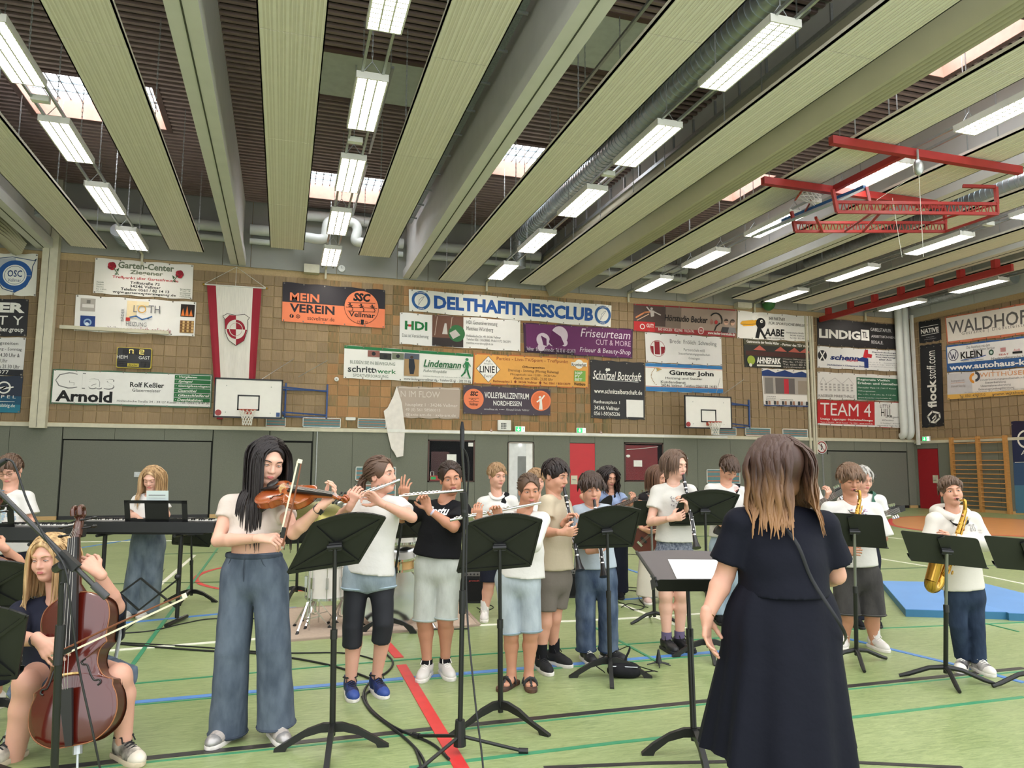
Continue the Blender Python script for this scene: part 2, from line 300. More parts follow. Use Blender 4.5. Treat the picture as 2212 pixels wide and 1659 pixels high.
# two control room windows
def win(n, a, b, inside, extra):
    w = struct(MB().box((a, YW-.06, 1.02), (b, YW, 1.06)).box((a, YW-.06, 2.32), (b, YW, 2.36)).box((a, YW-.06, 1.02), (a+.05, YW, 2.36)).box((b-.05, YW-.06, 1.02), (b, YW, 2.36)).build('window_%d' % n, mat('bronze_frame', (72, 46, 36), .5)))
    MB().box((a+.05, YW-.012, 1.06), (b-.05, YW+.004, 2.32)).build('interior', inside, w); MB().box((a+.05, YW-.035, 1.06), (b-.05, YW-.03, 2.32)).build('pane', mat('window_glass', (255, 255, 255), .03, trans=1., var=0, ior=1.12), w); extra(w)
def e1(w):
    a = Wn1[0]; MB().box((a+.12, YW-.02, 1.1), (a+.7, YW-.013, 1.98)).build('inner_door', mat('dark_red_inner', (62, 22, 22), .6), w); MB().box((a+.62, YW-.05, 1.66), (a+.93, YW-.037, 1.9)).build('notice', WHITE, w); MB().box((a+1.32, YW-.05, 2.16), (a+1.48, YW-.037, 2.28)).build('notice', WHITE, w)
    MB().box((a+.08, YW-.08, 1.07), (a+.38, YW-.045, 1.22)).build('red_box', REDP, w); MB().box((a+.1, YW-.085, 1.1), (a+.26, YW-.08, 1.19)).build('green_sign', mat('sign_green', (40, 160, 90), .5), w); MB().tube([(a+.1, YW-.06, 1.22), (a+.1, YW-.06, 1.34), (a+.2, YW-.06, 1.34), (a+.2, YW-.06, 1.22)], .012).build('bracket', WHITE, w)
def e2(w):
    a, b = Wn2; sl = mat('red_blind', (128, 32, 38), .6)
    for i in range(30): MB().box((a+.06, YW-.026, 1.08+i*.04), (b-.22, YW-.014, 1.115+i*.04)).build('blind_slat', sl, w)
    MB().box((a+.36, YW-.05, 1.54), (a+.68, YW-.037, 1.76)).build('notice', WHITE, w); MB().ell((a+.15, YW-.05, 1.9), (.08, .015, .05)).build('sticker', WHITE, w); MB().tube([(a+.1, YW-.045, 2.12), (a+.8, YW-.045, 2.18), (b-.2, YW-.045, 2.24)], .008).build('cable', WHITE, w)
win(1, *Wn1, mat('dark_room', (26, 24, 24), .9), e1); win(2, *Wn2, mat('dark_red_room', (70, 28, 26), .9), e2)
# ================================================================ roof: slats, concrete beams, skylights
SLAT = mat('brown_slat', (150, 130, 126), .6, var=.12, scale=4); VOID = mat('roof_void', (26, 22, 24), .95)
BEAMX = [-11.76, -6.6, -1.5, 3.7, 8.85, 14.0, 19.2]; LROW = [-9.25, -4.08, 1.12, 6.32, 11.5, 16.68, 21.75]
# skylights: x0,x1,y0,y1,lit
SKY = [(-5.7, -2.95, 16.6, 18.7, 1), (.2, 2.75, 20.2, 22.3, 1), (5.1, 7.75, 16.9, 18.9, 1), (10.1, 12.7, 16.6, 18.7, 1), (10.1, 12.7, 9.2, 11.2, 1), (.2, 2.6, 14.05, 15.85, 0), (5.0, 7.6, 11.35, 13.1, 0), (-5.7, -2.95, 10., 12., 0), (15.3, 17.9, 12., 14., 1)]
HOLE = [(a-.12, b+.12, c-.12, d+.12) for a, b, c, d, _ in SKY]
def cut(y):
    seg = [(XL, XR)]
    for a, b, c, d in HOLE:
        if c < y < d: seg = [s for x0, x1 in seg for s in ((x0, min(x1, a)), (max(x0, b), x1)) if s[1]-s[0] > .02]
    return seg
roofm = MB(); yb = sorted({6., YW}|{t for h in HOLE for t in h[2:]})
for c, d in zip(yb[:-1], yb[1:]):
    for a, b in cut((c+d)/2): roofm.box((a, c, ZC+.16), (b, d, ZC+.3))
ceil_o = struct(roofm.build('ceiling', VOID))
y = 6.2
while y < YW-.15:
    m = MB()
    for a, b in cut(y): m.box((a, y-.04, ZC-.03), (b, y+.04, ZC+.03))
    m.build('slat', SLAT, ceil_o); y += .2
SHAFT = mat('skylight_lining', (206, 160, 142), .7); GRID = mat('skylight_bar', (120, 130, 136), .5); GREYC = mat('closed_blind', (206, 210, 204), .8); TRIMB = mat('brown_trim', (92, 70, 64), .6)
for a, b, c, d, lit in SKY:
    w = struct(MB().box((a-.12, c-.12, ZC-.05), (b+.12, c, ZC+.3)).box((a-.12, d, ZC-.05), (b+.12, d+.12, ZC+.3)).box((a-.12, c, ZC-.05), (a, d, ZC+.3)).box((b, c, ZC-.05), (b+.12, d, ZC+.3)).build('window_%d' % (3+SKY.index((a, b, c, d, lit))), TRIMB))
    sh = MB()
    for lo, hi in (((a, c-.03, ZC-.045), (b, c+.015, ZC+.42)), ((a, d-.015, ZC-.045), (b, d+.03, ZC+.42)), ((a-.03, c, ZC-.045), (a+.015, d, ZC+.42)), ((b-.015, c, ZC-.045), (b+.03, d, ZC+.42))): sh.box(lo, hi)
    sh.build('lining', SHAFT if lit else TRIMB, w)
    if lit:
        nx, ny = 12, 5; g = MB()
        for i in range(nx+1): x = a+(b-a)*i/nx; g.box((x-.012, c, ZC+.38), (x+.012, d, ZC+.42))
        for i in range(ny+1): y = c+(d-c)*i/ny; g.box((a, y-.012, ZC+.38), (b, y+.012, ZC+.42))
        g.build('safety_grid', GRID, w)
        MB().box((a, c, ZC+.43), (b, d, ZC+.45)).build('daylight_dome', mat('opal_skylight', (238, 244, 250), .6, var=0, emit=4.5), w)
    else: MB().box((a, c, ZC-.02), (b, d, ZC+.04)).build('blind_cover', GREYC, w)
CONC = mat('painted_concrete', (210, 208, 206), .8, var=.04, scale=2.5); GROOVE = mat('groove', (70, 72, 60), .9)
for i, x in enumerate(BEAMX):
    w = .22 if x not in (8.85,) else .2
    b = struct(MB().prism([(-w, ZT+.03), (w, ZT+.03), (w, ZT+.28), (w-.1, ZT+.42), (w-.1, ZC+.25), (-w+.1, ZC+.25), (-w+.1, ZT+.42), (-w, ZT+.28)], (x, 3.2, 0), (1, 0, 0), (0, 0, 1), (0, YW-3.2, 0)).build('beam_%d' % (i+1), CONC))
    b['label'] = 'painted concrete roof beam spanning from the back wall'
    MB().box((x-.012, 3.2, ZT+.022), (x+.012, YW, ZT+.034)).build('groove', GROOVE, b)
# ---- perforated radiant panels
PAN = mat('perforated_panel', (222, 215, 204), .7, var=.03, scale=3); PANL = mat('panel_bead', (232, 226, 216), .6, var=.02)
PANELS = [(-5.32, 22.4, 7.45), (-2.8, 22.1, 7.5), (-.1, 21.0, 7.5), (2.3, 21.0, 7.5), (5.05, 23.1, 7.5), (7.68, 22.7, 7.5), (10.25, 22.4, 7.5), (12.8, 22.3, 7.5), (15.5, 22.4, 7.5), (17.95, 22.3, 7.5), (20.6, 22.4, 7.5)]
def chain(m, p, q, r=.009):
    p = np.asarray(p, float); q = np.asarray(q, float); n = max(2, int(np.linalg.norm(q-p)/.09)); s, u, d = frame(q-p)
    for i in range(n):
        c = p+(q-p)*(i+.5)/n; e = (q-p)/n*.62; a = s if i % 2 else u
        m.beam(c-e+a*r, c+e+a*r, .007, .007).beam(c-e-a*r, c+e-a*r, .007, .007)
for i, (x, ye, z) in enumerate(PANELS):
    loc = (x, ye, z); near = ['left of the garden centre luminaire row', 'right of the garden centre luminaire row', 'between flag beam and MEIN VEREIN luminaire row', 'between MEIN VEREIN luminaire row and cable tray beam', 'ending above the left half of DELTHAFITNESSCLUB', 'left of the folded divider curtain', 'right of the folded divider curtain', 'right of the hearing studio luminaire row', 'left of the bird beak luminaire row', 'right of the bird beak luminaire row', 'left of the LINDIG luminaire row'][i]
    t = thing('radiant_panel', 'pale green perforated ceiling panel '+near, 'ceiling panel', loc, group='hanging perforated ceiling panels')
    L = 3.6; y1 = ye; hw = .45
    while y1 > 4:
        y0 = max(4., y1-L); p = MB().box((x-hw, y0+.006, z), (x+hw, y1-.006, z+.035)).box((x-hw, y0+.006, z), (x-hw+.02, y1-.006, z+.09)).box((x+hw-.02, y0+.006, z), (x+hw, y1-.006, z+.09)).build('panel', PAN, t)
        b = MB()
        for k in range(15): xx = x-hw+.05+k*(2*hw-.1)/14; b.box((xx-.008-.012*(k % 3 == 0), y0+.01, z-.007), (xx+.008+.012*(k % 3 == 0), y1-.01, z+.01))
        b.build('ribs', PANL, p); y1 = y0
    y = ye-1.0
    while y > 6:
        for sx in (-.4, .4):
            c = MB(); chain(c, (x+sx, y, z+.05), (x+sx, y, ZC-.03)); c.build('hanging_chain', STEEL, t)
        y -= 3.6
# ---- luminaires
def lens_mat():
    m = mat('lamp_louvre', (255, 246, 238), .5, var=0, emit=LAMP); N, L = m.node_tree.nodes, m.node_tree.links; b = N['Principled BSDF']
    tc = N.new('ShaderNodeTexCoord'); mp = N.new('ShaderNodeMapping'); L.new(tc.outputs['Object'], mp.inputs[0]); mp.inputs['Scale'].default_value = (13, 17, 1)
    v = N.new('ShaderNodeTexVoronoi'); v.inputs['Scale'].default_value = 1; v.inputs['Randomness'].default_value = .15; L.new(mp.outputs[0], v.inputs['Vector'])
    r = N.new('ShaderNodeMapRange'); r.inputs[1].default_value = .12; r.inputs[2].default_value = .3; r.inputs[3].default_value = LAMP*.55; r.inputs[4].default_value = LAMP*1.1; L.new(v.outputs['Distance'], r.inputs[0]); L.new(r.outputs[0], b.inputs['Emission Strength']); return m
LENS = lens_mat(); HOUS = mat('lamp_housing', (222, 220, 214), .5, var=.02)
def make_light():
    t = thing('ceiling_luminaire', '', 'lamp')
    MB().box((-.25, -.925, .1), (.25, .925, .115)).box((-.25, -.925, 0), (-.225, .925, .1)).box((.225, -.925, 0), (.25, .925, .1)).box((-.25, -.925, 0), (.25, -.9, .1)).box((-.25, .9, 0), (.25, .925, .1)).build('housing', HOUS, t, rel=False)
    MB().box((-.225, -.9, .02), (.225, .9, .03)).build('louvre', LENS, t, rel=False)
    b = MB()
    for x in (-.075, .075): b.box((x-.013, -.9, .004), (x+.013, .9, .022))
    for i in range(17): b.box((-.225, -.85+i*.106-.01, .006), (.225, -.85+i*.106+.01, .022))
    b.build('blades', HOUS, t, rel=False)
    for y in (-.8, .8): c = MB(); chain(c, (0, y, .35), (0, y, ZC-7.5-.03)); c.beam((-.18, y, .11), (0, y, .36), .01, .01).beam((.18, y, .11), (0, y, .36), .01, .01); c.build('hanging_chain', STEEL, t, rel=False)
    return t
proto = make_light(); first = True; ROWN = ['the left hidden bay', 'the garden centre banner', 'the MEIN VEREIN banner', 'the DELTHAFITNESSCLUB banner', 'the hearing studio banner', 'the bird beak banner', 'the LINDIG banner']
for r, x in enumerate(LROW):
    for k in range(-1, 6):
        y = 21.55-3.17*(5-k)
        if x < -8 and k > 3: continue
        o = proto if first else copy_tree(proto); first = False; o.location = (x, y, 7.5); o['label'] = ('end luminaire next to the back wall' if k == 5 else 'bright louvred ceiling luminaire')+', row running to '+ROWN[r]; o['group'] = 'ceiling luminaires, row to '+ROWN[r]; _WL[o.as_pointer()] = np.array((x, y, 7.5))
    t = thing('luminaire_rail', 'twin steel rail of the luminaire row running to '+ROWN[r], 'rail', (x, YW-.6, 7.62))
    for sx in (-.16, .16): MB().box((x+sx-.02, 4, 7.6), (x+sx+.02, YW-.3, 7.65)).build('rail', STEEL, t)
    bx = MB()
    for k in (2, 4): bx.box((x-.17, 20-3.17*k-.06, 7.56), (x+.1, 20-3.17*k+.06, 7.66))
    bx.build('junction_box', WHITE, t); MB().beam((x-.05, YW-.1, 7.3), (x-.05, YW-.1, 7.62), .06, .05).beam((x-.05, YW-.1, 7.62), (x-.05, YW-.45, 7.62), .05, .04).build('wall_bracket', CREAM, t)
# ---- ducts, pipes, trays
DUCT = mat('spiral_duct', (176, 184, 186), .35, .8, .1, 5)
def duct(pts, r, label, up=(0, 0, 1), name='spiral_duct'):
    t = thing(name, label, 'duct', tuple(pts[0])); MB().tube(pts, r, 20).build('pipe', DUCT, t, smooth=60); m = MB(); P = np.asarray(pts, float)
    for p, q in zip(P[:-1], P[1:]):
        L = np.linalg.norm(q-p); n = int(L/.16); d = (q-p)/L
        for i in range(n): c = p+d*(i+.5)*.16; m.tube([c-d*.012, c+d*.012], r+.012, 20)
    m.build('seam_rings', DUCT, t); return t
duct([(-6.03, 5, 8.5), (-6.03, 20.5, 8.5)], .22, 'large galvanised spiral duct along the left bay'); duct([(-6.0, 20.9, 8.75), (-6.0, 20.9, 7.75)], .22, 'vertical galvanised spiral duct drop at the left bay'); duct([(-4.6, 22.2, 7.95), (-4.6, 23.35, 7.95)], .18, 'slanting galvanised duct branch near the back wall')
duct([(6.9, 5, 8.7), (6.9, 21.5, 8.7)], .22, 'galvanised spiral duct beside the second luminaire row'); duct([(6.85, 21.55, 8.6), (6.85, 21.55, 7.7)], .2, 'short vertical duct drop by the long banner'); duct([(17.2, 8, 8.6), (17.2, 21, 8.6)], .2, 'dark spiral duct above the far right panels')
duct([(23.55, 18.5, 8.0), (23.55, 22.8, 8.0)], .22, 'grey spiral duct beneath the right wall fascia')
PIPE = mat('white_pipe', (214, 218, 214), .45, var=.03)
def pipe(pts, r, label, name='white_pipe', m=PIPE): return tag(MB().tube(pts, r, 14).build(name, m, smooth=50, org=pts[0]), label, 'pipe')
for x0, x1, k in ((-6.3, -1.8, 0), (-1.2, -.2, 1), (3.3, 3.45, 2), (4.0, 8.1, 3), (9.2, 13.7, 4), (14.4, 18.9, 5)):
    pipe([(x0, 23.17, 8.62), (x1, 23.17, 8.62)], .16, 'thick white pipe along the fascia, %s' % ['behind the left panels', 'left of the pipe loops', 'right of the pipe loops', 'above the long white banner', 'above the red hearing banner', 'above the bird banner'][k])
    pipe([(x0, 23.24, 8.28), (x1, 23.24, 8.28)], .09, 'thin white pipe under a thick one, %s' % ['behind the left panels', 'left of the pipe loops', 'right of the pipe loops', 'above the long white banner', 'above the red hearing banner', 'above the bird banner'][k])
def loop(P, r=.15): return smoothpath(P, 6)
tag(MB().tube(loop([(.0, 23.1, 8.45), (.1, 23.1, 8.5), (.15, 23.1, 9.0), (.4, 23.1, 9.2), (2.3, 23.1, 9.2), (2.55, 23.1, 9.0), (2.45, 23.1, 8.5), (2.6, 23.1, 8.42), (2.9, 23.1, 8.42)]), .16, 14).build('pipe_loop', PIPE, smooth=60, org=(0, 23.1, 8.45)), 'outer white pipe loop hanging between two panels', 'pipe'); MB().box((1.3, 23.08, 9.2), (1.33, 23.11, ZC+.18)).build('hanger', STEEL, bpy.data.objects['pipe_loop'], org=(0, 23.1, 8.45))
tag(MB().tube(loop([(.35, 22.72, 8.4), (.95, 22.72, 8.42), (1.05, 22.72, 8.9), (1.3, 22.72, 9.0), (1.8, 22.72, 9.0), (1.95, 22.72, 8.8), (1.9, 22.72, 8.45), (2.1, 22.72, 8.4), (2.7, 22.72, 8.4)]), .15, 14).build('pipe_loop', PIPE, smooth=60, org=(.35, 22.72, 8.4)), 'inner white pipe loop hanging between two panels', 'pipe'); MB().box((1.55, 22.7, 9.0), (1.58, 22.74, ZC+.18)).build('hanger', STEEL, bpy.data.objects['pipe_loop.001'], org=(.35, 22.72, 8.4))
# cable tray on the beam behind the violinist's bay
t = thing('cable_tray', 'perforated steel cable tray bolted along a roof beam', 'cable tray', (3.2, 8, 8.35)); tm = mat('tray_steel', (150, 158, 160), .45, .6, bump=.9, bscale=35, var=.25, scale=30)
MB().box((2.98, 5, 8.75), (3.42, 21.5, 8.78)).box((2.96, 5, 8.75), (2.98, 21.5, 8.9)).box((3.42, 5, 8.75), (3.44, 21.5, 8.9)).build('tray', tm, t)
for i in range(14): MB().beam((2.94, 6+i*1.15, 8.74), (3.5, 6+i*1.15, 8.74), .04, .04).build('bracket', STEEL, t)
for k, (x, y0, y1, z) in enumerate(((1.7, 13.2, 17.2, 8.9), (1.72, 17.9, 21.8, 8.9), (5.2, 9.5, 12.6, 8.7), (5.6, 14.5, 17.5, 8.7), (7.6, 9, 12, 8.6), (7.4, 14.8, 18, 8.6), (3.98, 6.5, 14, 8.4))):
    t = thing('cable_rail', 'thin galvanised strut rail hung near the ceiling slats', 'rail', (x, y0, z), group='loose strut rails'); MB().box((x-.025, y0, z), (x+.025, y1, z+.05)).build('strut', STEEL, t); c = MB(); chain(c, (x, y0+.3, z+.05), (x, y0+.3, ZC+.18)); chain(c, (x, y1-.3, z+.05), (x, y1-.3, ZC+.18)); c.build('hanging_chain', STEEL, t)
# rolled divider curtain under the beam, plus the one at the left edge
CUR = mat('divider_curtain', (178, 172, 150), .8, var=.04, scale=2)
def curtain(x, label, y0, zb, fold, w=.48, zt=8.62):
    t = thing('divider_curtain', label, 'curtain', (x, YW-.15, zb)); pr = [(-w*.95, zt-.02), (-w, zt-.4), (-w*.9, zb+.45), (-w*.6, zb+.12)]
    for k in range(fold): a = -w*.5+k*w/fold; pr += [(a, zb+.02), (a+w/fold*.45, zb+.0), (a+w/fold*.5, zb+.09), (a+w/fold*.55, zb+.09)]
    pr += [(w*.6, zb+.12), (w*.8, zb+.5), (w*.75, zt-.1)]
    MB().prism(pr, (x, y0, 0), (1, 0, 0), (0, 0, 1), (0, YW-.15-y0, 0)).build('folded_fabric', CUR, t, smooth=35)
    MB().box((x-w-.03, y0, zt-.02), (x-w+.1, YW-.2, zt+.06)).build('hanger_rail', STEEL, t); c = MB()
    for i in range(22): yy = 5+i*.85; c.box((x-w, yy, zt), (x-w+.05, yy+.03, zt+.4))
    c.build('hangers', STEEL, t); return t
curtain(8.7, 'long folded olive divider curtain gathered beneath a roof beam', 4, 7.28, 5)
t = thing('divider_curtain', 'bunched olive divider curtain at the upper left above the crest banner', 'curtain', (-8., 23.1, 7.3))
for k in range(6):
    y0 = 22.3-k*.02; P = [(-7.2+.02*k, 23., 7.3+.05*k), (-7.5, 22., 7.55+.1*k), (-8.2, 19.5, 7.7+.12*k), (-8.6, 15, 7.8+.13*k)]; MB().tube(smoothpath(P), .16, 8, flat=.5).build('fold', CUR, t, smooth=60)
# steel column at the left, curtain track in red at the right
tag(MB().box((-6.62, YW-.3, 2.5), (-6.24, YW-.04, ZC)).build('steel_column', CREAM, org=(-6.4, YW-.2, 2.5)), 'cream steel column left of the red flag', 'column'); 
MB().box((-6.45, YW-.305, 2.52), (-6.44, YW-.3, 9)).build('joint', GROOVE, bpy.data.objects['steel_column'])
tag(MB().box((-6.1, YW-.17, 5.29), (-3.3, YW-.085, 5.39)).build('wall_rail', CREAM, org=(-4.7, YW-.1, 5.34)), 'cream horizontal rail on the tiles above the scoreboard', 'rail')
# ================================================================ banners on the walls
TXT = []      # queued lettering: (string, opts, callback)
def text_mesh_all():
    obs = []
    for k, (s, o, cb) in enumerate(TXT):
        c = bpy.data.curves.new('lettering', 'FONT'); c.body = s; c.fill_mode = 'FRONT'; c.dimensions = '2D'; c.resolution_u = o.get('res', 2)
        c.offset = o.get('bold', 0.); c.shear = o.get('shear', 0.); c.space_character = o.get('sp', 1.); c.align_x = o.get('al', 'LEFT'); c.space_line = o.get('ls', 1.)
        ob = bpy.data.objects.new('tmp', c); COL.objects.link(ob); obs.append(ob)
    bpy.context.view_layer.update(); dg = bpy.context.evaluated_depsgraph_get()
    for ob, (s, o, cb) in zip(obs, TXT):
        me = bpy.data.meshes.new_from_object(ob.evaluated_get(dg)); n = len(me.vertices)
        if n:
            v = np.zeros(n*3); me.vertices.foreach_get('co', v); v = v.reshape(-1, 3)[:, :2]; f = [tuple(p.vertices) for p in me.polygons]
            v = (v-v.min(0))/(np.ptp(v, axis=0)+1e-9); cb(v, f)
        bpy.data.meshes.remove(me)
    for ob in obs: c = ob.data; bpy.data.objects.remove(ob); bpy.data.curves.remove(c)
    TXT.clear()
class Print:
    """flat print on a quad TL,TR,BR,BL (world points); u right, v down, both 0..1"""
    def __init__(s, root, q, n, off=.004):
        s.q = [np.asarray(p, float) for p in q]; s.n = np.asarray(n, float); s.root = root; s.k = 0; s.off = off; s.m = {}
        s.w = np.linalg.norm(s.q[1]-s.q[0]); s.h = np.linalg.norm(s.q[3]-s.q[0])
    def P(s, u, v, lift=0.):
        u = np.asarray(u)[..., None]; v = np.asarray(v)[..., None]; a, b, c, d = s.q
        return a*(1-u)*(1-v)+b*u*(1-v)+c*u*v+d*(1-u)*v+s.n*lift
    def mb(s, col, nm):
        if (col, nm) not in s.m: s.m[(col, nm)] = MB()
        return s.m[(col, nm)]
    def lift(s): s.k += 1; return s.off+.0011*s.k
    def poly(s, pts, col, nm='print'):
        A = np.array(pts, float); l = s.lift(); s.mb(col, nm).add(s.P(A[:, 0], A[:, 1], l), [tuple(range(len(A)))])
    def rect(s, u0, v0, u1, v1, col): s.poly([(u0, v0), (u1, v0), (u1, v1), (u0, v1)], col)
    def disc(s, u, v, r, col, ri=0., a0=0., a1=360.):   # r as a fraction of the height
        rx = s.h/s.w; t = np.radians(np.linspace(a0, a1, max(6, int((a1-a0)/12)))); l = s.lift(); m = s.mb(col, 'print')
        o = s.P(u+np.cos(t)*r*rx, v-np.sin(t)*r, l); i = s.P(u+np.cos(t)*ri*rx, v-np.sin(t)*ri, l); k = len(t)
        m.add(np.concatenate([o, i]), [(j, j+1, k+j+1, k+j) for j in range(k-1)])
    def line(s, pts, w, col):                              # stroke, w fraction of the height
        rx = s.h/s.w; A = np.array(pts, float); l = s.lift(); m = s.mb(col, 'print')
        for p, q in zip(A[:-1], A[1:]):
            d = np.array([(q-p)[0]/rx, (q-p)[1]]); d /= np.linalg.norm(d)+1e-9; nn = np.array([-d[1]*rx, d[0]])*w/2
            e = np.array([d[0]*rx, d[1]])*w*.3; B = np.array([p-e+nn, p-e-nn, q+e-nn, q+e+nn]); m.add(s.P(B[:, 0], B[:, 1], l), [(0, 1, 2, 3)])
    def text(s, t, u0, v0, u1, v1, col, rot=0, **o):       # bounding box of the lettering
        l = s.lift()
        def cb(v, f):
            if rot: x, y = v[:, 1]*-1+1, v[:, 0]; v = np.stack([x, y], 1)
            s.mb(col, 'lettering').add(s.P(u0+(u1-u0)*v[:, 0], v1+(v0-v1)*v[:, 1], l), f)
        TXT.append((t, o, cb))
    def flush(s):
        for (col, nm), m in s.m.items(): m.build(nm, mat('print_%d_%d_%d' % col, col, .6, var=.03, spec=.3), s.root)
PRN = []
def banner(name, label, q, bg, right=False, cat='banner', thick=.012, eyelets=True, off=.065, wav=True):
    pts = [onX(*p, XR-off) for p in q] if right else [onY(*p, YW-off) for p in q]; n = np.array((-1., 0, 0) if right else (0, -1., 0)); c = pts[3]
    t = thing(name, label, cat, tuple(c)); pr = Print(t, pts, n); PRN.append(pr); N_ = 24
    m = MB(); g = np.linspace(0, 1, N_+1); lp = np.concatenate([np.stack([g, g*0], 1), np.stack([g*0+1, g], 1)[1:], np.stack([g[::-1], g*0+1], 1)[1:], np.stack([g*0, g[::-1]], 1)[1:-1]])
    sag = .012*np.sin(lp[:, 0]*math.pi*7)*(np.abs(lp[:, 1]-.5)*2) if wav else 0*lp[:, 0]
    F_ = pr.P(lp[:, 0], lp[:, 1], 0.)+np.array([0, 0, 1.])*sag[:, None]; k = len(F_)
    m.add(np.concatenate([F_, F_-n*thick]), [tuple(range(k)), tuple(range(2*k-1, k-1, -1))]+[(i, k+i, k+(i+1) % k, (i+1) % k) for i in range(k)])
    m.build('sheet', mat('vinyl_%d_%d_%d' % bg, bg, .42, var=.04, scale=1.2, bump=.5, bscale=1.6, spec=.35), t)
    if eyelets:
        e = MB(); nn = max(3, int(pr.w/.55))
        for i in range(nn+1):
            for v in (.03, .97): c = pr.P(np.array(min(.985, max(.015, i/nn))), np.array(v), .006); e.lathe([(.022, 0), (.022, .006), (.01, .006)], c, n, 8)
        e.build('eyelets', mat('eyelet', (120, 116, 108), .4, .6), t)
    if right: BR2.append((min(p[1] for p in pts), max(p[1] for p in pts), min(p[2] for p in pts), max(p[2] for p in pts)))
    else: BANNER_RECTS.append((min(p[0] for p in pts), max(p[0] for p in pts), min(p[2] for p in pts), max(p[2] for p in pts)))
    return pr
BR2 = []; K = (28, 28, 30); Wt = (236, 234, 228); Gy = (90, 90, 92); RD = (190, 32, 40); GN = (30, 110, 60); NB = (30, 76, 150); OR = (236, 132, 92)
B = dict(bold=.018)
# --- left end
p = banner('club_banner', 'white club banner with blue and white crest at the left column', [(-62, 546), (82, 549), (77, 640), (-70, 634)], (232, 230, 220))
p.poly([(.38, .12), (.62, .06), (.92, .16), (.9, .6), (.8, .8), (.66, .93), (.5, .8), (.4, .6)], (228, 228, 224)); p.line([(.36, .13), (.62, .08), (.95, .16), (.98, .12), (.93, .3), (.92, .55), (.84, .78), (.68, .93), (.5, .85), (.4, .62)], .018, (60, 84, 120))
p.poly([(.67, .52), (.915, .53), (.87, .73), (.79, .85), (.66, .93)], (44, 92, 160)); p.poly([(.38, .14), (.67, .1), (.67, .52), (.4, .5)], (180, 186, 196)); p.disc(.67, .52, .36, (44, 92, 160), .25, 0, 270); p.disc(.67, .52, .36, (44, 92, 160), .25, 90, 180); p.disc(.67, .52, .25, (240, 240, 236)); p.disc(.67, .52, .22, (60, 84, 120), .21); p.text('OSC', .56, .4, .78, .56, (44, 70, 120), **B); p.text('Vellmar', .57, .6, .77, .68, (44, 70, 120))
p = banner('sponsor_banner', 'black sponsor banner reading ER and TY at the left column', [(-170, 640), (62, 647), (57, 727), (-178, 720)], (34, 34, 38)); p.text('ER', .72, .1, .97, .37, Wt, bold=.05); p.text('T Y', .72, .46, .96, .7, Wt); p.text('cher.group', .72, .76, .97, .92, Wt, **B)
p = banner('opening_hours_banner', 'white banner with opening hours until 21.30 Uhr', [(-170, 722), (56, 730), (49, 812), (-178, 804)], (226, 224, 222)); p.rect(0, .84, 1, 1, (40, 42, 48))
for i, (s, a, b) in enumerate((('gszeiten', .75, .93), ('og - Sonntag', .75, .97), ('14.30 Uhr &', .75, .955), ('Uhr', .77, .84), ('is 21.30 Uhr', .76, .965))): p.text(s, a, .12+.15*i, b, .22+.15*i, (70, 70, 72))
p.text('977', .76, .87, .86, .97, Wt)
p = banner('car_banner', 'blue gradient banner with round lightning emblem', [(-150, 808), (50, 813), (43, 892), (-158, 886)], (30, 42, 62)); p.rect(0, .55, 1, .8, (36, 84, 112)); p.rect(0, .78, 1, 1, (44, 122, 146)); p.disc(.8, .32, .17, Wt, .13); p.line([(.72, .36), (.82, .3), (.78, .36), (.9, .3)], .04, Wt); p.text('P E L', .78, .53, .94, .61, Wt); p.line([(.6, .7), (.93, .7)], .012, Wt); p.text('sibbig.de', .77, .76, .94, .88, Wt)
p = banner('garden_centre_banner', 'white garden centre banner with two red roses', [(206, 557), (418, 573), (415, 647), (201, 633)], (232, 229, 222))
p.text('Garten-Center', .23, .05, .8, .24, (108, 116, 96), bold=.03); p.text('Ziegener', .35, .27, .69, .42, (118, 124, 104), bold=.03); p.text('Treffpunkt aller Gartenfreunde', .18, .46, .85, .56, RD, bold=.012)
for i, (s, a, b) in enumerate((('Triftstraße 72', .36, .66), ('34246 Vellmar', .36, .67), ('Telefon: 0561 / 82 14 13', .27, .76), ('www.gartencenterziegener.de', .19, .83))): p.text(s, a, .59+.1*i, b, .67+.1*i, K, bold=.015)
for i, s in enumerate(('Floristik', 'Koniferen', 'Stauden', 'Beet- & Balkon-', 'pflanzen')): p.text(s, .03, .66+.065*i, .1+.03*(i == 3), .7+.065*i, (96, 110, 92))
for i, s in enumerate(('Sämereien', 'Topf- &', 'Schnittblumen', 'Trauerfloristik', 'Friedhofservice')): p.text(s, .87, .7+.055*i, .98, .74+.055*i, (96, 110, 92))
for u, v, s in ((.17, .2, 1), (.86, .3, -1)):
    for a in range(5): p.disc(u+.016*math.cos(a*1.3), v+.05*math.sin(a*1.3), .07, (176, 34, 50) if a % 2 else (140, 24, 40))
    p.line([(u+.02*s, v+.05), (u+.07*s, v+.24)], .018, (54, 92, 54)); p.poly([(u+.045*s, v+.1), (u+.075*s, v+.04), (u+.065*s, v+.16)], (54, 92, 54)); p.poly([(u+.05*s, v+.18), (u+.03*s, v+.24), (u+.055*s, v+.24)], (54, 92, 54))
p = banner('bath_heating_banner', 'white heating firm banner with four small photographs', [(164, 637), (424, 653), (420, 727), (160, 714)], (236, 234, 230))
for u, v, c in ((.04, .08, (176, 170, 164)), (.045, .57, (40, 66, 128)), (.87, .08, (40, 30, 26)), (.87, .55, (168, 128, 78))): p.rect(u, v, u+.12, v+.36, c)
p.rect(.055, .24, .15, .34, (220, 216, 212)); p.rect(.09, .12, .12, .22, (120, 116, 112)); p.disc(.105, .75, .1, (150, 180, 214), .06); p.disc(.1, .8, .05, (220, 232, 244)); 
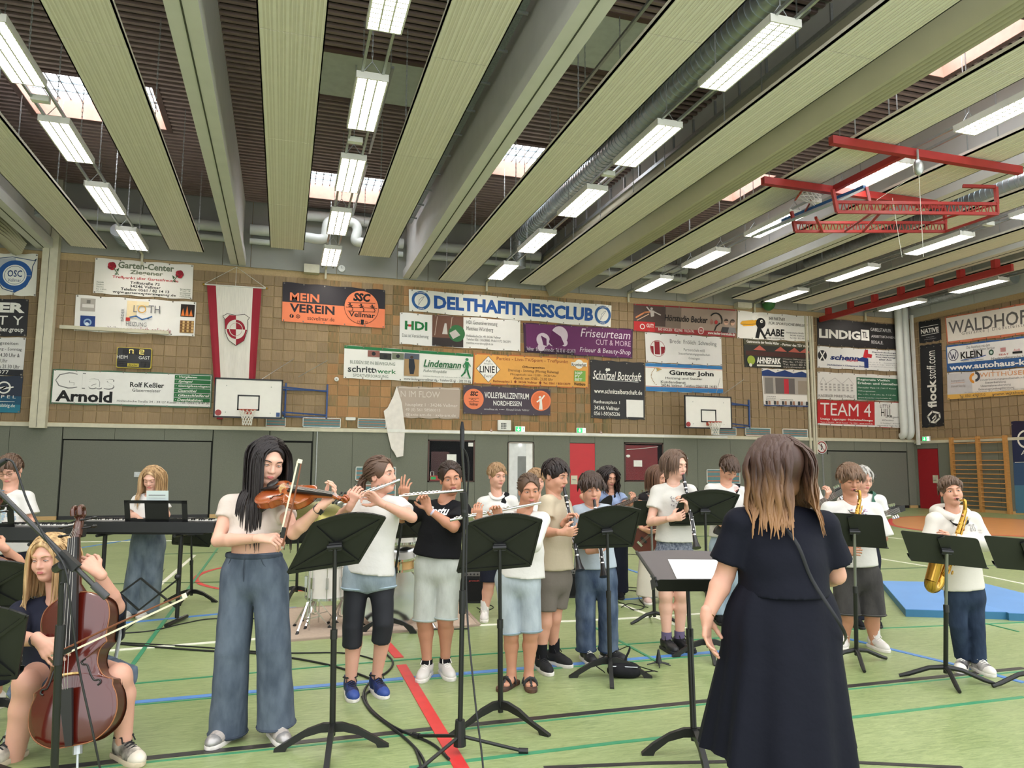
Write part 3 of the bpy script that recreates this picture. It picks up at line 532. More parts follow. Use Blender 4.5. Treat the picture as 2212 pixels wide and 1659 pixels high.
for u, h in ((.89, .22), (.925, .3), (.96, .2)): p.poly([(u-.015, .42), (u, .42-h), (u+.016, .42)], (226, 122, 54))
for i in range(24): p.disc(.883+.019*(i % 6), .6+.085*(i//6), .034, (214, 176, 116) if i % 2 else (120, 84, 50))
p.rect(.42, .08, .5, .56, (240, 220, 178)); p.rect(.5, .08, .6, .2, (240, 226, 190)); p.rect(.415, .56, .45, .66, (196, 54, 50)); p.text('L', .475, .2, .505, .4, (110, 110, 116)); p.disc(.545, .3, .11, (222, 168, 72), .085); p.text('TH', .6, .18, .695, .4, (110, 110, 116)); p.line([(.45, .55), (.5, .51), (.55, .6), (.6, .55), (.63, .5)], .04, (70, 112, 170)); p.text('BÄDER', .37, .32, .4, .68, (120, 120, 126), rot=1); p.text('HEIZUNG', .42, .68, .59, .8, (110, 110, 116)); p.text('Vellmar', .27, .83, .41, .94, (122, 110, 112)); p.text('www.loth-online.de', .43, .82, .8, .95, (150, 60, 80))
p = banner('glazier_banner', 'long white glazier banner with green border and green list', [(114, 797), (459, 809), (456, 882), (108, 872)], (66, 104, 78)); p.rect(.008, .035, .993, .96, (232, 231, 228)); p.text('Glas', .02, .08, .38, .55, (120, 120, 120)); p.text('Glas', .026, .11, .374, .52, (232, 231, 228)); p.text('Arnold', .03, .6, .37, .93, K, bold=.035); p.text('Rolf Keßler', .475, .3, .69, .45, K, **B); p.text('Glasermeister', .49, .49, .67, .58, K); p.text('Holländische Straße 34 - 34127 Kassel - Tel.: (0561) 8 47 31', .4, .83, .985, .91, (70, 70, 70))
for i, s in enumerate(('Verglasen', 'Spiegel', 'Ganzglasanlagen', 'Glasmöbel', 'Glasschleiferei', 'Duschkabinen')): p.rect(.755, .05+.133*i, .99, .165+.133*i, (44, 110, 64)); p.text('· '+s, .765, .07+.133*i, .775+.014*len(s), .15+.133*i, Wt, shear=.25, **B)
# --- centre
p = banner('club_banner', 'black and orange club banner reading MEIN VEREIN', [(611, 609), (832, 627), (831, 709), (609, 694)], (44, 40, 46)); p.rect(0, .5, 1, 1, OR); p.text('MEIN', .07, .25, .35, .46, OR, bold=.03); p.text('VEREIN', .07, .53, .5, .75, (44, 40, 46), bold=.03); p.text('sscvellmar.de', .24, .82, .5, .92, K); p.disc(.09, .85, .05, K); p.text('f', .082, .81, .097, .89, OR, **B); p.disc(.15, .85, .05, K, .038); p.disc(.15, .85, .02, K, .01); p.disc(.765, .5, .44, K); p.disc(.765, .5, .43, OR); p.text('SSC', .68, .13, .855, .35, K, bold=.05, shear=.2); p.line([(.63, .4), (.9, .37)], .012, K); p.line([(.61, .52), (.92, .5)], .012, K); p.line([(.63, .62), (.9, .6)], .012, K); p.text('Vellmar', .64, .63, .9, .76, K, **B); p.text('19', .725, .85, .75, .91, K); p.text('73', .8, .85, .825, .91, K); p.poly([(.758, .82), (.79, .82), (.787, .93), (.774, .96), (.761, .93)], K)
for u in (.65, .76, .87): p.disc(u, .43, .022, K); p.line([(u, .45), (u+.012, .49), (u-.012, .5)], .02, K); p.line([(u-.022, .46), (u+.025, .47)], .016, K); p.line([(u+.012, .49), (u+.03, .56), (u+.02, .6)], .016, K)
p = banner('fitness_club_banner', 'long white banner with big blue DELTHAFITNESSCLUB lettering', [(883, 625), (1321, 660), (1319, 707), (884, 672)], (230, 229, 222)); p.text('DELTHAFITNESSCLUB', .115, .18, .905, .8, (36, 86, 160), bold=.045)
for u in (.055, .955): p.disc(u, .47, .43, (50, 96, 156)); p.disc(u, .47, .3, (234, 232, 226)); p.line([(u-.012, .7), (u-.008, .45), (u+.004, .33), (u+.015, .28), (u+.006, .42), (u-.004, .55), (u-.012, .7)], .02, (110, 120, 140)); p.text('DELTHA-FITNESS', u-.02, .08, u+.02, .14, Wt); p.text('AHNATAL', u-.014, .8, u+.014, .87, Wt)
p = banner('insurance_banner', 'white insurance banner with green HDI lettering and tent photograph', [(864, 675), (1124, 693), (1124, 759), (863, 743)], (234, 232, 230)); p.text('HDI', .04, .25, .22, .53, (34, 120, 66), bold=.04); p.rect(.068, .36, .09, .43, (196, 40, 50)); p.text('Das ist Versicherung', .02, .66, .23, .8, (110, 112, 110)); p.rect(.26, 0, .515, .99, (112, 78, 64)); p.rect(.26, .72, .515, .99, (52, 44, 44)); p.disc(.46, .55, .27, (52, 110, 66)); p.poly([(.4, .55), (.45, .43), (.49, .6), (.43, .74)], (196, 190, 186)); p.poly([(.34, .6), (.36, .25), (.375, .25), (.385, .6)], (206, 200, 196)); p.line([(.28, .65), (.3, .05)], .02, (196, 176, 160)); p.line([(.41, .4), (.42, .05)], .02, (196, 176, 160)); p.text('HDI Generalvertretung', .54, .1, .8, .26, (90, 90, 92)); p.text('Matthias Würzberg', .54, .3, .765, .46, (90, 90, 92))
for i, (s, b) in enumerate((('Holländische Str. 49, 34246 Vellmar', .83), ('Telefon 0561 50628880, Mobil 0172 5662091', .915), ('matthias.wuerzberg@hdi.de', .765))): p.text(s, .54, .56+.115*i, b, .65+.115*i, (110, 110, 112))
p = banner('hairdresser_banner', 'purple hairdresser banner with white profile of two heads', [(1130, 697), (1367, 711), (1366, 775), (1133, 761)], (66, 34, 66)); p.rect(.02, .03, .985, .97, (104, 46, 96)); p.rect(.0, .85, .45, .99, (50, 30, 52)); p.disc(.32, .35, .3, (206, 190, 204)); p.disc(.25, .62, .12, (206, 190, 204)); p.disc(.17, .55, .24, (206, 190, 204)); p.disc(.15, .8, .13, (206, 190, 204)); p.disc(.36, .6, .12, (206, 190, 204)); p.poly([(.25, .2), (.33, .4), (.36, .66), (.27, .8), (.22, .62), (.235, .42)], (92, 36, 84)); p.poly([(.15, .4), (.2, .5), (.2, .75), (.17, .72), (.16, .55)], (92, 36, 84)); p.text('Friseurteam', .51, .08, .975, .36, (226, 214, 224), shear=.2); p.text('CUT & MORE', .65, .42, .98, .6, (216, 190, 210)); p.text('Friseur & Beauty-Shop', .5, .71, .98, .92, (230, 220, 230), shear=.2); p.text('Vellmar · Brüder-Grimm-Str.  Tel. 05 61 - 82 24 70', .02, .8, .46, .93, (214, 200, 214), shear=.2)
p = banner('shoe_banner', 'white orthopaedic shoe banner with green strip and running figure', [(744, 746), (1022, 765), (1020, 829), (742, 817)], (232, 231, 226)); p.rect(0, 0, 1, .09, (40, 120, 72)); p.text('BLEIBEN SIE IN BEWEGUNG', .045, .44, .385, .54, (104, 118, 106)); p.text('schrittwerk', .03, .6, .395, .8, (52, 56, 58), **B); p.rect(.245, .58, .4, .82, (232, 231, 226)); p.text('werk', .25, .66, .395, .8, (46, 120, 74), **B); p.text('schritt', .03, .59, .24, .8, (52, 56, 58), **B) if 0 else None; p.text('SPORTVERSORGUNG', .07, .85, .335, .94, (104, 118, 106))
for u, v, w, c in ((.175, .1, .09, (140, 92, 84)), (.265, .16, .09, (56, 58, 54)), (.36, .13, .09, (122, 128, 108))): p.rect(u, v, u+w, v+.2, c); p.disc(u+w*.5, v+.1, .06, (40, 42, 46))
p.rect(.455, .12, .57, .84, (168, 136, 96)); p.rect(.455, .12, .57, .3, (90, 96, 110)); p.poly([(.49, .3), (.53, .3), (.54, .55), (.53, .78), (.5, .78), (.49, .55)], (40, 46, 56)); p.disc(.512, .24, .05, (70, 54, 48)); p.text('Lindemann', .605, .28, .905, .52, (40, 104, 62), shear=.25, **B); p.line([(.61, .55), (.9, .55)], .01, (70, 120, 80)); p.text('Fußorthopädie', .605, .6, .79, .72, (88, 104, 92), shear=.2); p.text('Lindemann Fußorthopädie GbR, Holländische Straße 121, 34246 Vellmar', .605, .8, .985, .85, (130, 134, 130)); p.text('www.lindemann-vellmar.de - Telefon 05 61 - 202 33 60', .455, .89, .985, .97, (52, 56, 56)); p.disc(.95, .2, .05, (46, 130, 80)); p.poly([(.935, .26), (.965, .28), (.965, .5), (.94, .55)], (46, 130, 80)); p.line([(.945, .5), (.935, .65), (.91, .76)], .05, (46, 130, 80)); p.line([(.955, .5), (.965, .68), (.98, .82)], .05, (46, 130, 80)); p.line([(.94, .3), (.92, .42), (.93, .48)], .03, (46, 130, 80)); p.line([(.96, .3), (.98, .42)], .03, (46, 130, 80))
p = banner('pub_banner', 'orange pub banner with white diamond logo and opening times', [(1024, 763), (1272, 775), (1271, 839), (1022, 829)], (196, 112, 56)); p.rect(.008, .03, .992, .97, (228, 168, 88)); p.poly([(.12, .06), (.225, .5), (.125, .94), (.02, .5)], (70, 66, 62)); p.poly([(.12, .08), (.22, .5), (.125, .92), (.025, .5)], (238, 236, 232)); p.text('LINIE1', .05, .4, .195, .62, K, **B); p.text('Pub', .105, .2, .14, .28, Gy); p.text('Biergarten', .085, .3, .16, .36, Gy); p.text('Events', .09, .68, .16, .77, Gy); p.text('Parties - Live-TV/Sport - Treffpunkt', .19, .08, .81, .22, (150, 72, 52)); p.text('Öffnungszeiten', .41, .33, .605, .43, (92, 62, 40), **B); p.text('Dienstag - Sonntag (Montag Ruhetag)', .29, .46, .73, .57, (110, 80, 56)); p.text('Mittagstisch: von 12:00 - 14:30 Uhr', .31, .6, .71, .69, (110, 80, 56)); p.text('Abends: von 17:00 - 21:00 Uhr', .335, .71, .68, .8, (110, 80, 56)); p.text('Rathausplatz 2 ♦ 34246 Vellmar ♦ Tel. 0561 / 85013079', .165, .83, .835, .94, (136, 62, 42), bold=.012); p.disc(.91, .2, .155, (240, 238, 232)); p.rect(.84, .14, .98, .27, (240, 238, 232)); p.text('Krombacher', .845, .16, .975, .27, K, **B); p.rect(.868, .42, .97, .78, (128, 176, 84)); p.text('HAP', .875, .45, .94, .55, Wt, **B); p.text('PY', .875, .57, .92, .66, Wt, **B); p.text('BET', .875, .68, .94, .76, Wt, **B); p.text('Wettbüro', .866, .82, .97, .92, K, **B)
p = banner('torn_banner', 'half torn beige banner with its white back folded down', [(858, 834), (995, 838), (992, 905), (860, 902)], (176, 160, 146)); p.rect(.01, .03, .99, .06, (206, 196, 186)); p.text('N IM FLOW', .05, .14, .67, .34, (214, 206, 198)); p.text('hausplatz 1 · 34246 Vellmar', .12, .52, .96, .66, (226, 220, 214)); p.text('49 (0) 561 58580015', .12, .69, .68, .81, (226, 220, 214)); p.text('@axia-am.de · axia-am.de', .12, .84, .94, .96, (226, 220, 214))
m = MB(); q = [onY(*x, YW-.12) for x in ((857, 834), (868, 870), (875, 925), (871, 985), (857, 987), (845, 968), (836, 930), (829, 888), (838, 880), (850, 855))]; k = len(q); m.add(q+[a+[0, .03, 0] for a in q], [tuple(range(k)), tuple(range(2*k-1, k-1, -1))]+[(i, k+i, k+(i+1) % k, (i+1) % k) for i in range(k)]); m.build('folded_back', mat('banner_back', (228, 222, 216), .6, bump=.3, bscale=3), p.root)
q = [onY(*x, YW-.15) for x in ((849, 972), (872, 968), (871, 985), (857, 988))]; MB().add(q+[a+[0, .02, 0] for a in q], [(0, 1, 2, 3), (7, 6, 5, 4), (0, 4, 5, 1), (1, 5, 6, 2), (2, 6, 7, 3), (3, 7, 4, 0)]).build('turned_corner', mat('banner_back'), p.root)
p = banner('volleyball_banner', 'dark violet volleyball centre banner with orange round badges', [(1001, 832), (1189, 841), (1189, 898), (1001, 894)], (68, 56, 68)); p.disc(.115, .47, .36, OR); p.text('SSC', .075, .2, .165, .36, K, bold=.05, shear=.2); p.line([(.06, .45), (.17, .44)], .014, K); p.line([(.06, .57), (.17, .56)], .014, K); p.line([(.08, .52), (.1, .47), (.115, .53), (.14, .48)], .014, K); p.text('Vellmar', .065, .6, .165, .7, K, **B); p.text('VOLLEYBALLZENTRUM', .235, .2, .745, .42, (232, 230, 228), bold=.02); p.text('NORDHESSEN', .335, .5, .66, .68, (232, 230, 228), bold=.02); p.text('sscvellmar.de  ▪▪▪▪  Ahnatal-Schule Vellmar', .23, .77, .75, .85, (206, 204, 204)); p.disc(.885, .45, .38, OR, .3); p.disc(.885, .45, .33, (226, 116, 72)); p.disc(.875, .32, .05, Wt); p.poly([(.865, .38), (.895, .38), (.9, .55), (.905, .78), (.86, .78), (.87, .55)], Wt); p.line([(.89, .4), (.925, .25)], .05, Wt); p.line([(.87, .42), (.84, .5)], .05, Wt)
p = banner('restaurant_banner', 'square black banner reading Schnitzel Botschaft', [(1275, 777), (1392, 784), (1393, 907), (1277, 903)], (40, 39, 40)); p.text('Schnitzel Botschaft', .04, .18, .94, .33, Wt, shear=.3, bold=.008); p.line([(.1, .335), (.88, .345)], .008, Wt); p.disc(.3, .16, .028, Wt); p.disc(.335, .155, .024, Wt); p.text('www.schnitzelbotschaft.de', .06, .49, .95, .57, Wt, bold=.01); p.text('Rathausplatz 1', .05, .69, .53, .76, Wt, bold=.01); p.text('34246 Vellmar', .055, .785, .52, .855, Wt, bold=.01); p.text('0561-50365236', .05, .885, .53, .95, Wt, bold=.01); p.rect(.65, .66, .97, .96, (236, 234, 230))
p = banner('hearing_banner', 'red and beige hearing studio banner with large ear drawing', [(1369, 656), (1592, 669), (1588, 729), (1369, 715)], (160, 140, 126)); p.rect(0, 0, 1, .05, (150, 52, 54)); p.rect(0, .05, .3, .78, (82, 68, 64)); p.rect(.3, .05, .45, .8, (128, 112, 102)); p.rect(0, .82, 1, 1, (158, 54, 58)); p.rect(0, .64, .2, .98, (190, 50, 52)); p.text('GUT!', .12, .7, .185, .84, Wt, **B); p.disc(.08, .82, .1, Wt, .07); p.line([(.02, .5), (.1, .3), (.17, .25)], .06, (206, 132, 90)); p.line([(.03, .6), (.14, .35)], .03, (214, 176, 150)); p.poly([(.15, .2), (.19, .22), (.19, .42), (.16, .45)], (196, 186, 180)); p.line([(.15, .24), (.12, .1)], .05, (196, 186, 180)); p.disc(.165, .15, .05, (196, 186, 180)); p.line([(.19, .26), (.25, .36)], .04, (196, 186, 180)); p.text('Hörstudio Becker', .29, .33, .71, .56, (38, 34, 34), shear=.12, **B)
p.disc(.79, .45, .3, K, .25, -20, 140); p.line([(.835, .53), (.8, .64), (.785, .8)], .045, K); p.disc(.795, .5, .07, (178, 50, 52)); [p.disc(.785, .5, .11+.045*i, (178, 90, 84), .09+.045*i, 150, 210) for i in range(3)]
for u in (.895, .96): p.disc(u, .5, .09, (206, 166, 144)); p.disc(u, .45, .09, (72, 60, 54), 0, 0, 180); p.poly([(u-.045, .86), (u-.035, .66), (u+.03, .66), (u+.045, .86)], (62, 60, 62) if u < .93 else (128, 126, 128)); p.line([(u-.015, .48), (u+.015, .48)], .02, K)
p.text('BAD AROLSEN   VELLMAR   FULDATAL', .23, .83, .58, .93, Wt); p.text('www.becker-hoerstudio.de', .715, .85, .99, .95, Wt, **B); p.disc(.645, .84, .13, (220, 200, 196), .1); p.disc(.645, .84, .1, (170, 70, 70)); p.text('50%', .63, .8, .66, .87, Wt)
p = banner('optician_banner', 'white optician banner with black bird and big yellow beak', [(1594, 671), (1751, 684), (1747, 738), (1593, 731)], (230, 228, 222)); p.poly([(.03, .45), (.06, .36), (.2, .3), (.27, .28), (.28, .45), (.2, .52), (.08, .55)], (226, 168, 48)); p.line([(.04, .48), (.15, .47), (.27, .43)], .02, (110, 80, 30)); p.disc(.31, .4, .2, K); p.poly([(.24, .95), (.27, .55), (.32, .55), (.29, .97)], K); p.line([(.3, .6), (.38, .95)], .09, K); p.disc(.32, .33, .06, Wt); p.disc(.325, .34, .025, K); p.disc(.24, .2, .09, Wt, .05); p.disc(.215, .22, .09, Wt); p.text('AABE', .37, .58, .64, .86, K, bold=.03); p.text('IHR PARTNER', .42, .14, .64, .26, (60, 60, 60), shear=.1); p.text('FÜR SPORTLICHE BRILLEN', .42, .3, .96, .42, (60, 60, 60), shear=.1); p.text('RAABE AUGENOPTIK', .38, .9, .65, .96, (90, 90, 90)); [p.text(s, .67+.05*(i > 0), .66+.1*i, .97-.04*(i > 0), .72+.1*i, Gy) for i, s in enumerate(('Holländische Straße 109', '34246 Vellmar', 'Tel. 0561 822 900'))]
p = banner('tax_banner', 'white tax adviser banner with dark red round emblem', [(1393, 718), (1558, 729), (1560, 790), (1396, 782)], (222, 220, 218)); p.disc(.155, .52, .28, (150, 50, 60), .265); p.rect(.115, .28, .18, .72, (140, 40, 50)); p.poly([(.06, .45), (.1, .45), (.1, .74), (.075, .65)], (140, 40, 50)); p.poly([(.195, .45), (.25, .45), (.235, .65), (.195, .74)], (140, 40, 50)); p.text('Brede  Frölich  Schmoling', .315, .17, .93, .36, (120, 120, 122)); [p.text(s, a, .46+.15*i, b, .56+.15*i, (140, 140, 142)) for i, (s, a, b) in enumerate((('Partnerschaft mbB', .49, .77), ('Steuerberatungsgesellschaft', .42, .84), ('Göttingen', .55, .7)))]
p = banner('plumber_banner', 'white plumber banner with blue strips and dotted arrow', [(1394, 784), (1560, 791), (1562, 850), (1395, 845)], (232, 231, 224)); p.rect(0, 0, 1, .12, (54, 120, 178)); p.rect(0, .14, 1, .155, (190, 60, 60)); p.rect(0, .84, 1, .995, (54, 120, 178)); p.rect(0, .81, 1, .825, (190, 60, 60)); p.text('Günter John', .3, .22, .88, .44, K, bold=.03); p.text('Heizung und Sanitär', .25, .46, .73, .57, K); p.text('Kundendienst', .19, .6, .51, .7, K); p.text('34246 Vellmar. Telefon 0561/ 82 14 83', .195, .72, .915, .82, K); [p.disc(.07+.06*(abs(i-6)/6)**2, .75-.05*i, .016, (150, 112, 40)) for i in range(12)]; p.poly([(.11, .13), (.205, .2), (.13, .3), (.15, .22)], (196, 160, 90))
p = banner('beer_garden_banner', 'dark beer garden banner with red parasols and pale lettering', [(1606, 731), (1757, 743), (1756, 798), (1609, 793)], (46, 48, 44)); p.rect(.0, .0, 1, .2, (78, 76, 58)); p.rect(.02, .42, .98, .58, (74, 46, 42)); [p.poly([(u-.09, .38), (u, .2), (u+.09, .38)], (176, 92, 80)) for u in (.22, .52, .72, .88)]; p.text('Gastronomie der Familie Müller', .04, .04, .5, .14, Wt, **B); p.text('- Partner des TSV Vellmar', .52, .06, .98, .16, Wt, **B); p.text('AHNEPARK', .17, .63, .52, .85, Wt, bold=.035); p.rect(.17, .89, .52, .95, (220, 216, 206)); [p.text(s, .55, .62+.1*i, .97-.03*i, .68+.1*i, (214, 206, 196)) for i, s in enumerate(('Unsere Öffnungszeiten:', 'Mo.-Sa. 17-23 Uhr', 'Tel. 0561 82 53', 'www.ahnepark.de'))]; p.disc(.09, .75, .16, (150, 168, 66)); p.disc(.08, .92, .06, (220, 216, 210))
p = banner('window_firm_banner', 'window firm banner with blue roof zigzag and house photograph', [(1645, 796), (1748, 800), (1749, 879), (1650, 877)], (222, 218, 212)); p.poly([(0, .07), (.13, .02), (.28, .1), (.48, .02), (.66, .1), (.84, .04), (1, .12), (1, .2), (0, .2)], (38, 60, 112)); p.rect(.02, .2, .99, .68, (168, 160, 152)); p.rect(.27, .24, .68, .66, (104, 98, 96)); p.rect(.45, .26, .55, .66, (186, 50, 62)); p.rect(.05, .24, .22, .66, (120, 116, 112)); p.rect(.75, .3, .96, .66, (150, 138, 124)); [p.rect(.04+.058*i, .86, .085+.058*i, .96, [(60, 62, 66), (150, 110, 90), (210, 206, 204)][i % 3]) for i in range(16)]; p.rect(0, .97, 1, 1, (38, 60, 112)); [p.text(s, .05, .73+.045*i, .25, .76+.045*i, Gy) for i, s in enumerate(('TEAM', 'Haustüren', 'Fenster'))]; p.text('www.bauelemente.de', .35, .8, .62, .83, Gy)
p = banner('forklift_banner', 'black forklift company banner reading LINDIG', [(1765, 687), (1939, 702), (1942, 755), (1766, 746)], (46, 44, 46)); p.text('LINDIG', .02, .38, .52, .72, Wt, bold=.045); p.rect(.53, .3, .63, .72, Wt); p.text('TL', .545, .38, .61, .62, (46, 44, 46), **B); p.text('GABELSTAPLER.', .65, .2, .915, .33, (216, 214, 212)); p.text('ARBEITSBÜHNEN.', .655, .46, .96, .58, (216, 214, 212)); p.text('REGALE.', .655, .7, .8, .83, (216, 214, 212))
p = banner('roofer_banner', 'white roofer banner with red and blue cross logo', [(1766, 748), (1944, 758), (1946, 803), (1766, 794)], (230, 229, 226)); p.disc(.055, .42, .25, (40, 40, 44)); p.line([(.03, .25), (.08, .62)], .06, Wt); p.line([(.08, .25), (.03, .62)], .06, Wt); p.text('schenn', .145, .35, .49, .6, (36, 50, 110), shear=.2, bold=.04); p.text('nürch', .34, .52, .475, .64, (190, 40, 50), shear=.2, **B); p.poly([(.56, .05), (.6, .03), (.6, .22), (.65, .25), (.64, .42), (.59, .4), (.58, .5), (.53, .5), (.54, .36), (.55, .2)], (196, 46, 54)); p.poly([(.48, .48), (.53, .4), (.6, .45), (.6, .9), (.55, .9), (.55, .62), (.48, .6)], (36, 56, 120)); p.text('Dachdeckerei + Klempnerei GmbH', .105, .8, .57, .9, (60, 70, 110), shear=.2, **B); [p.text(s, .65+.04*(i > 0)+.04*(i > 2), .1+.11*i, .965-.03*(i > 0)-.05*(i > 2), .18+.11*i, (60, 66, 90), **B) for i, s in enumerate(('Dacheindeckungen', 'Bauklempnerei', 'Sanierung', 'aller Art'))]; [p.text(s, .6, .6+.1*i, .95, .65+.1*i, (150, 150, 156)) for i, s in enumerate(('0561 51 31 31     Kunoldstraße 8', 'Fax 0561 51 31 61   34131 Kassel', 'info@dachdecker.de'))]
p = banner('market_hall_banner', 'white and green market hall banner with building drawing', [(1766, 803), (1946, 812), (1948, 867), (1766, 862)], (222, 219, 214)); p.rect(.455, .13, .99, .985, (58, 104, 80)); [p.text(s, .47, .17+.13*i+(.06 if i > 1 else 0), b, .27+.12*i+(.05 if i > 1 else 0), (228, 232, 226), **(B if i < 2 else {})) for i, (s, b) in enumerate((('Regionale Vielfalt', .86), ('Erleben und Genießen.', .97), ('Marställer Platz 10 | 34117 Kassel', .93), ('Öffnungszeiten:', .68), ('Do. + Fr.: 7-18 Uhr, Sa. 7-14 Uhr', .93), ('www.kasseler-markthalle.de', .87)))]; p.text('KASSELER MARKTHALLE', .01, .82, .43, .92, (110, 104, 100)); p.line([(.02, .45), (.06, .2), (.1, .42), (.2, .2), (.28, .42), (.36, .18), (.42, .42)], .016, (170, 166, 162)); [p.rect(.03+.05*(i % 8), .42+.1*(i//8), .055+.05*(i % 8), .48+.1*(i//8), (170, 166, 162)) for i in range(24)]
p = banner('removal_banner', 'red and white removal firm banner reading TEAM 4', [(1766, 864), (1951, 870), (1952, 925), (1766, 918)], (184, 46, 48)); p.rect(.655, .01, .995, .99, (226, 224, 220)); p.rect(0, .93, .655, 1, (226, 224, 220)); p.text('TEAM 4', .03, .1, .61, .6, (226, 220, 216)); p.text('TEAM', .045, .14, .49, .56, (184, 46, 48)) if 0 else None; p.text('Umzüge · Lagerungen · Haushaltsauflösungen', .03, .7, .63, .81, Wt, **B); p.text('Team 4 GmbH · 34123 Kassel · Tel. 0561 · www.team4.de', .03, .85, .63, .9, Wt); p.text('HILL', .73, .26, .86, .56, (60, 56, 54)); p.text('LITTLE', .72, .1, .84, .24, (70, 66, 64)); p.text('am Bergpark', .78, .54, .94, .64, (60, 56, 54), shear=.4); p.text('RESTAURANT', .74, .69, .88, .75, Gy); p.text('Am Brasselsberg 17 · 34132 Kassel', .72, .81, .95, .86, Gy); p.text('restaurant-hill.de · Telefon 0561 · 2880', .68, .9, .98, .95, Gy)
# --- right wall
p = banner('clothing_banner', 'small black square banner reading NATIVE on the right wall', [(1984, 696), (2031, 688), (2033, 735), (1986, 742)], (32, 32, 36), True); p.line([(.1, .27), (.9, .25)], .022, Wt); p.line([(.12, .66), (.92, .63)], .022, Wt); p.text('NATIVE', .1, .36, .92, .58, Wt, bold=.03); p.text('IN THE DESIRE', .33, .76, .7, .8, (170, 170, 172)); p.text('UPWARD SUSTAINABILITY', .24, .85, .8, .89, (170, 170, 172))
p = banner('textile_print_banner', 'tall black banner with white vertical web address and cube logo', [(1987, 747), (2033, 741), (2039, 920), (1992, 924)], (34, 34, 38), True); p.text('stoff.com', .3, .08, .72, .42, Wt, rot=1); p.text('flock', .3, .43, .72, .77, Wt, rot=1, bold=.03); [p.line([(.28, .87), (.5, .815), (.82, .845), (.84, .9), (.62, .95), (.4, .94), (.28, .87)], .022, Wt), p.line([(.5, .9), (.65, .86), (.66, .9), (.48, .94)], .016, Wt)]
p = banner('drinks_banner', 'white drinks trade banner with grey WALDHOF lettering', [(2041, 685), (2300, 640), (2298, 712), (2046, 743)], (196, 112, 80), True); p.rect(.012, .05, 1, .92, (226, 221, 212)); p.text('WALDHOF', .03, .2, .72, .66, (96, 94, 94), bold=.012); p.text('Getränke | Dienstleistungen', .15, .63, .82, .78, (110, 108, 106), sp=1.3)
p = banner('car_dealer_banner', 'blue and white car dealer banner with round car emblems', [(2043, 747), (2300, 716), (2302, 786), (2046, 804)], (48, 92, 150), True); p.rect(.012, .06, 1, .68, (228, 228, 228)); p.disc(.07, .38, .22, (66, 66, 92)); p.disc(.07, .38, .19, (222, 222, 226)); p.line([(.042, .27), (.058, .52), (.07, .36), (.082, .52), (.098, .27)], .035, (66, 66, 92)); p.text('KLEIN', .14, .3, .34, .55, K, bold=.03); p.line([(.14, .6), (.3, .56), (.37, .5)], .03, (54, 92, 160)); p.text('Das Autohaus mit dem', .2, .1, .41, .2, (70, 72, 80), shear=.1); p.text('besonderen Service', .26, .22, .45, .31, (70, 72, 80), shear=.1); p.text('Fuldatal - Ihringshausen', .15, .6, .35, .67, (70, 72, 80), shear=.1); p.disc(.42, .42, .1, (52, 84, 70)); p.disc(.42, .42, .05, (190, 210, 200)); p.rect(.5, .3, .545, .44, (180, 130, 130)); p.text('SEAT', .485, .5, .57, .56, (180, 60, 60)); p.text('Niedervellmarsche Str. 25', .42, .6, .76, .68, (70, 72, 80)); p.text('Audi', .61, .38, .66, .46, (186, 50, 60)); p.rect(.6, .47, .68, .54, K); p.text('www.autohaus-klein.de', .03, .74, .95, .94, (236, 236, 236), bold=.03)
p = banner('tax_office_banner', 'white tax office banner with orange paragraph emblem and yellow strip', [(2046, 806), (2300, 790), (2302, 846), (2047, 863)], (226, 222, 220), True); p.rect(0, .82, 1, 1, (226, 178, 92)); p.rect(0, .02, .24, .82, (200, 198, 202)); p.disc(.26, .25, .2, (226, 150, 60), .1, 90, 270); p.disc(.27, .2, .2, (70, 72, 82), .1, -90, 90); p.text('WITTHÜSER', .31, .03, .72, .24, (214, 150, 104)); p.text('Steuerberatungsgesellschaft mbH', .31, .3, .72, .4, (140, 140, 146)); [p.text(s, a, .42+.12*i, b, .52+.12*i, (100, 100, 106)) for i, (s, a, b) in enumerate((('Steuerberatung', .36, .54), ('Unternehmensberatung', .32, .58), ('Existenzgründungsberatung', .3, .61)))]; p.text('Ihr Ansprechpartner: Dipl.-oec. Matthias Hahn - Steuerberater', .17, .76, .8, .82, (140, 140, 146)); p.text('kompetent', .04, .26, .17, .38, (150, 140, 140)); p.text('zuverlässig', .04, .46, .18, .58, (150, 140, 140)); p.line([(.04, .4), (.17, .39)], .012, (214, 150, 104)); p.text('Tel. 0561-474525-0', .12, .86, .36, .96, (90, 80, 70)); p.text('www.witthueser.de', .42, .86, .8, .96, (90, 80, 70))
p = banner('car_banner', 'dark blue banner fading to light blue beside the wall bars', [(2184, 911), (2330, 900), (2345, 1112), (2195, 1108)], (36, 34, 60), True); p.rect(0, .2, 1, .45, (40, 48, 80)); p.rect(0, .45, 1, .7, (58, 84, 120)); p.rect(0, .7, 1, 1, (78, 122, 150)); p.disc(.22, .2, .1, Wt, .08); p.text('AXIA', .13, .32, .5, .37, Wt); p.line([(.03, .45), (1, .45)], .006, Wt)
text_mesh_all()
for p in PRN: p.flush()
tiles(wall_b, False, BANNER_RECTS, -11.0, XR-.02); tiles(wall_r, True, BR2, 12.0, YW-.05)
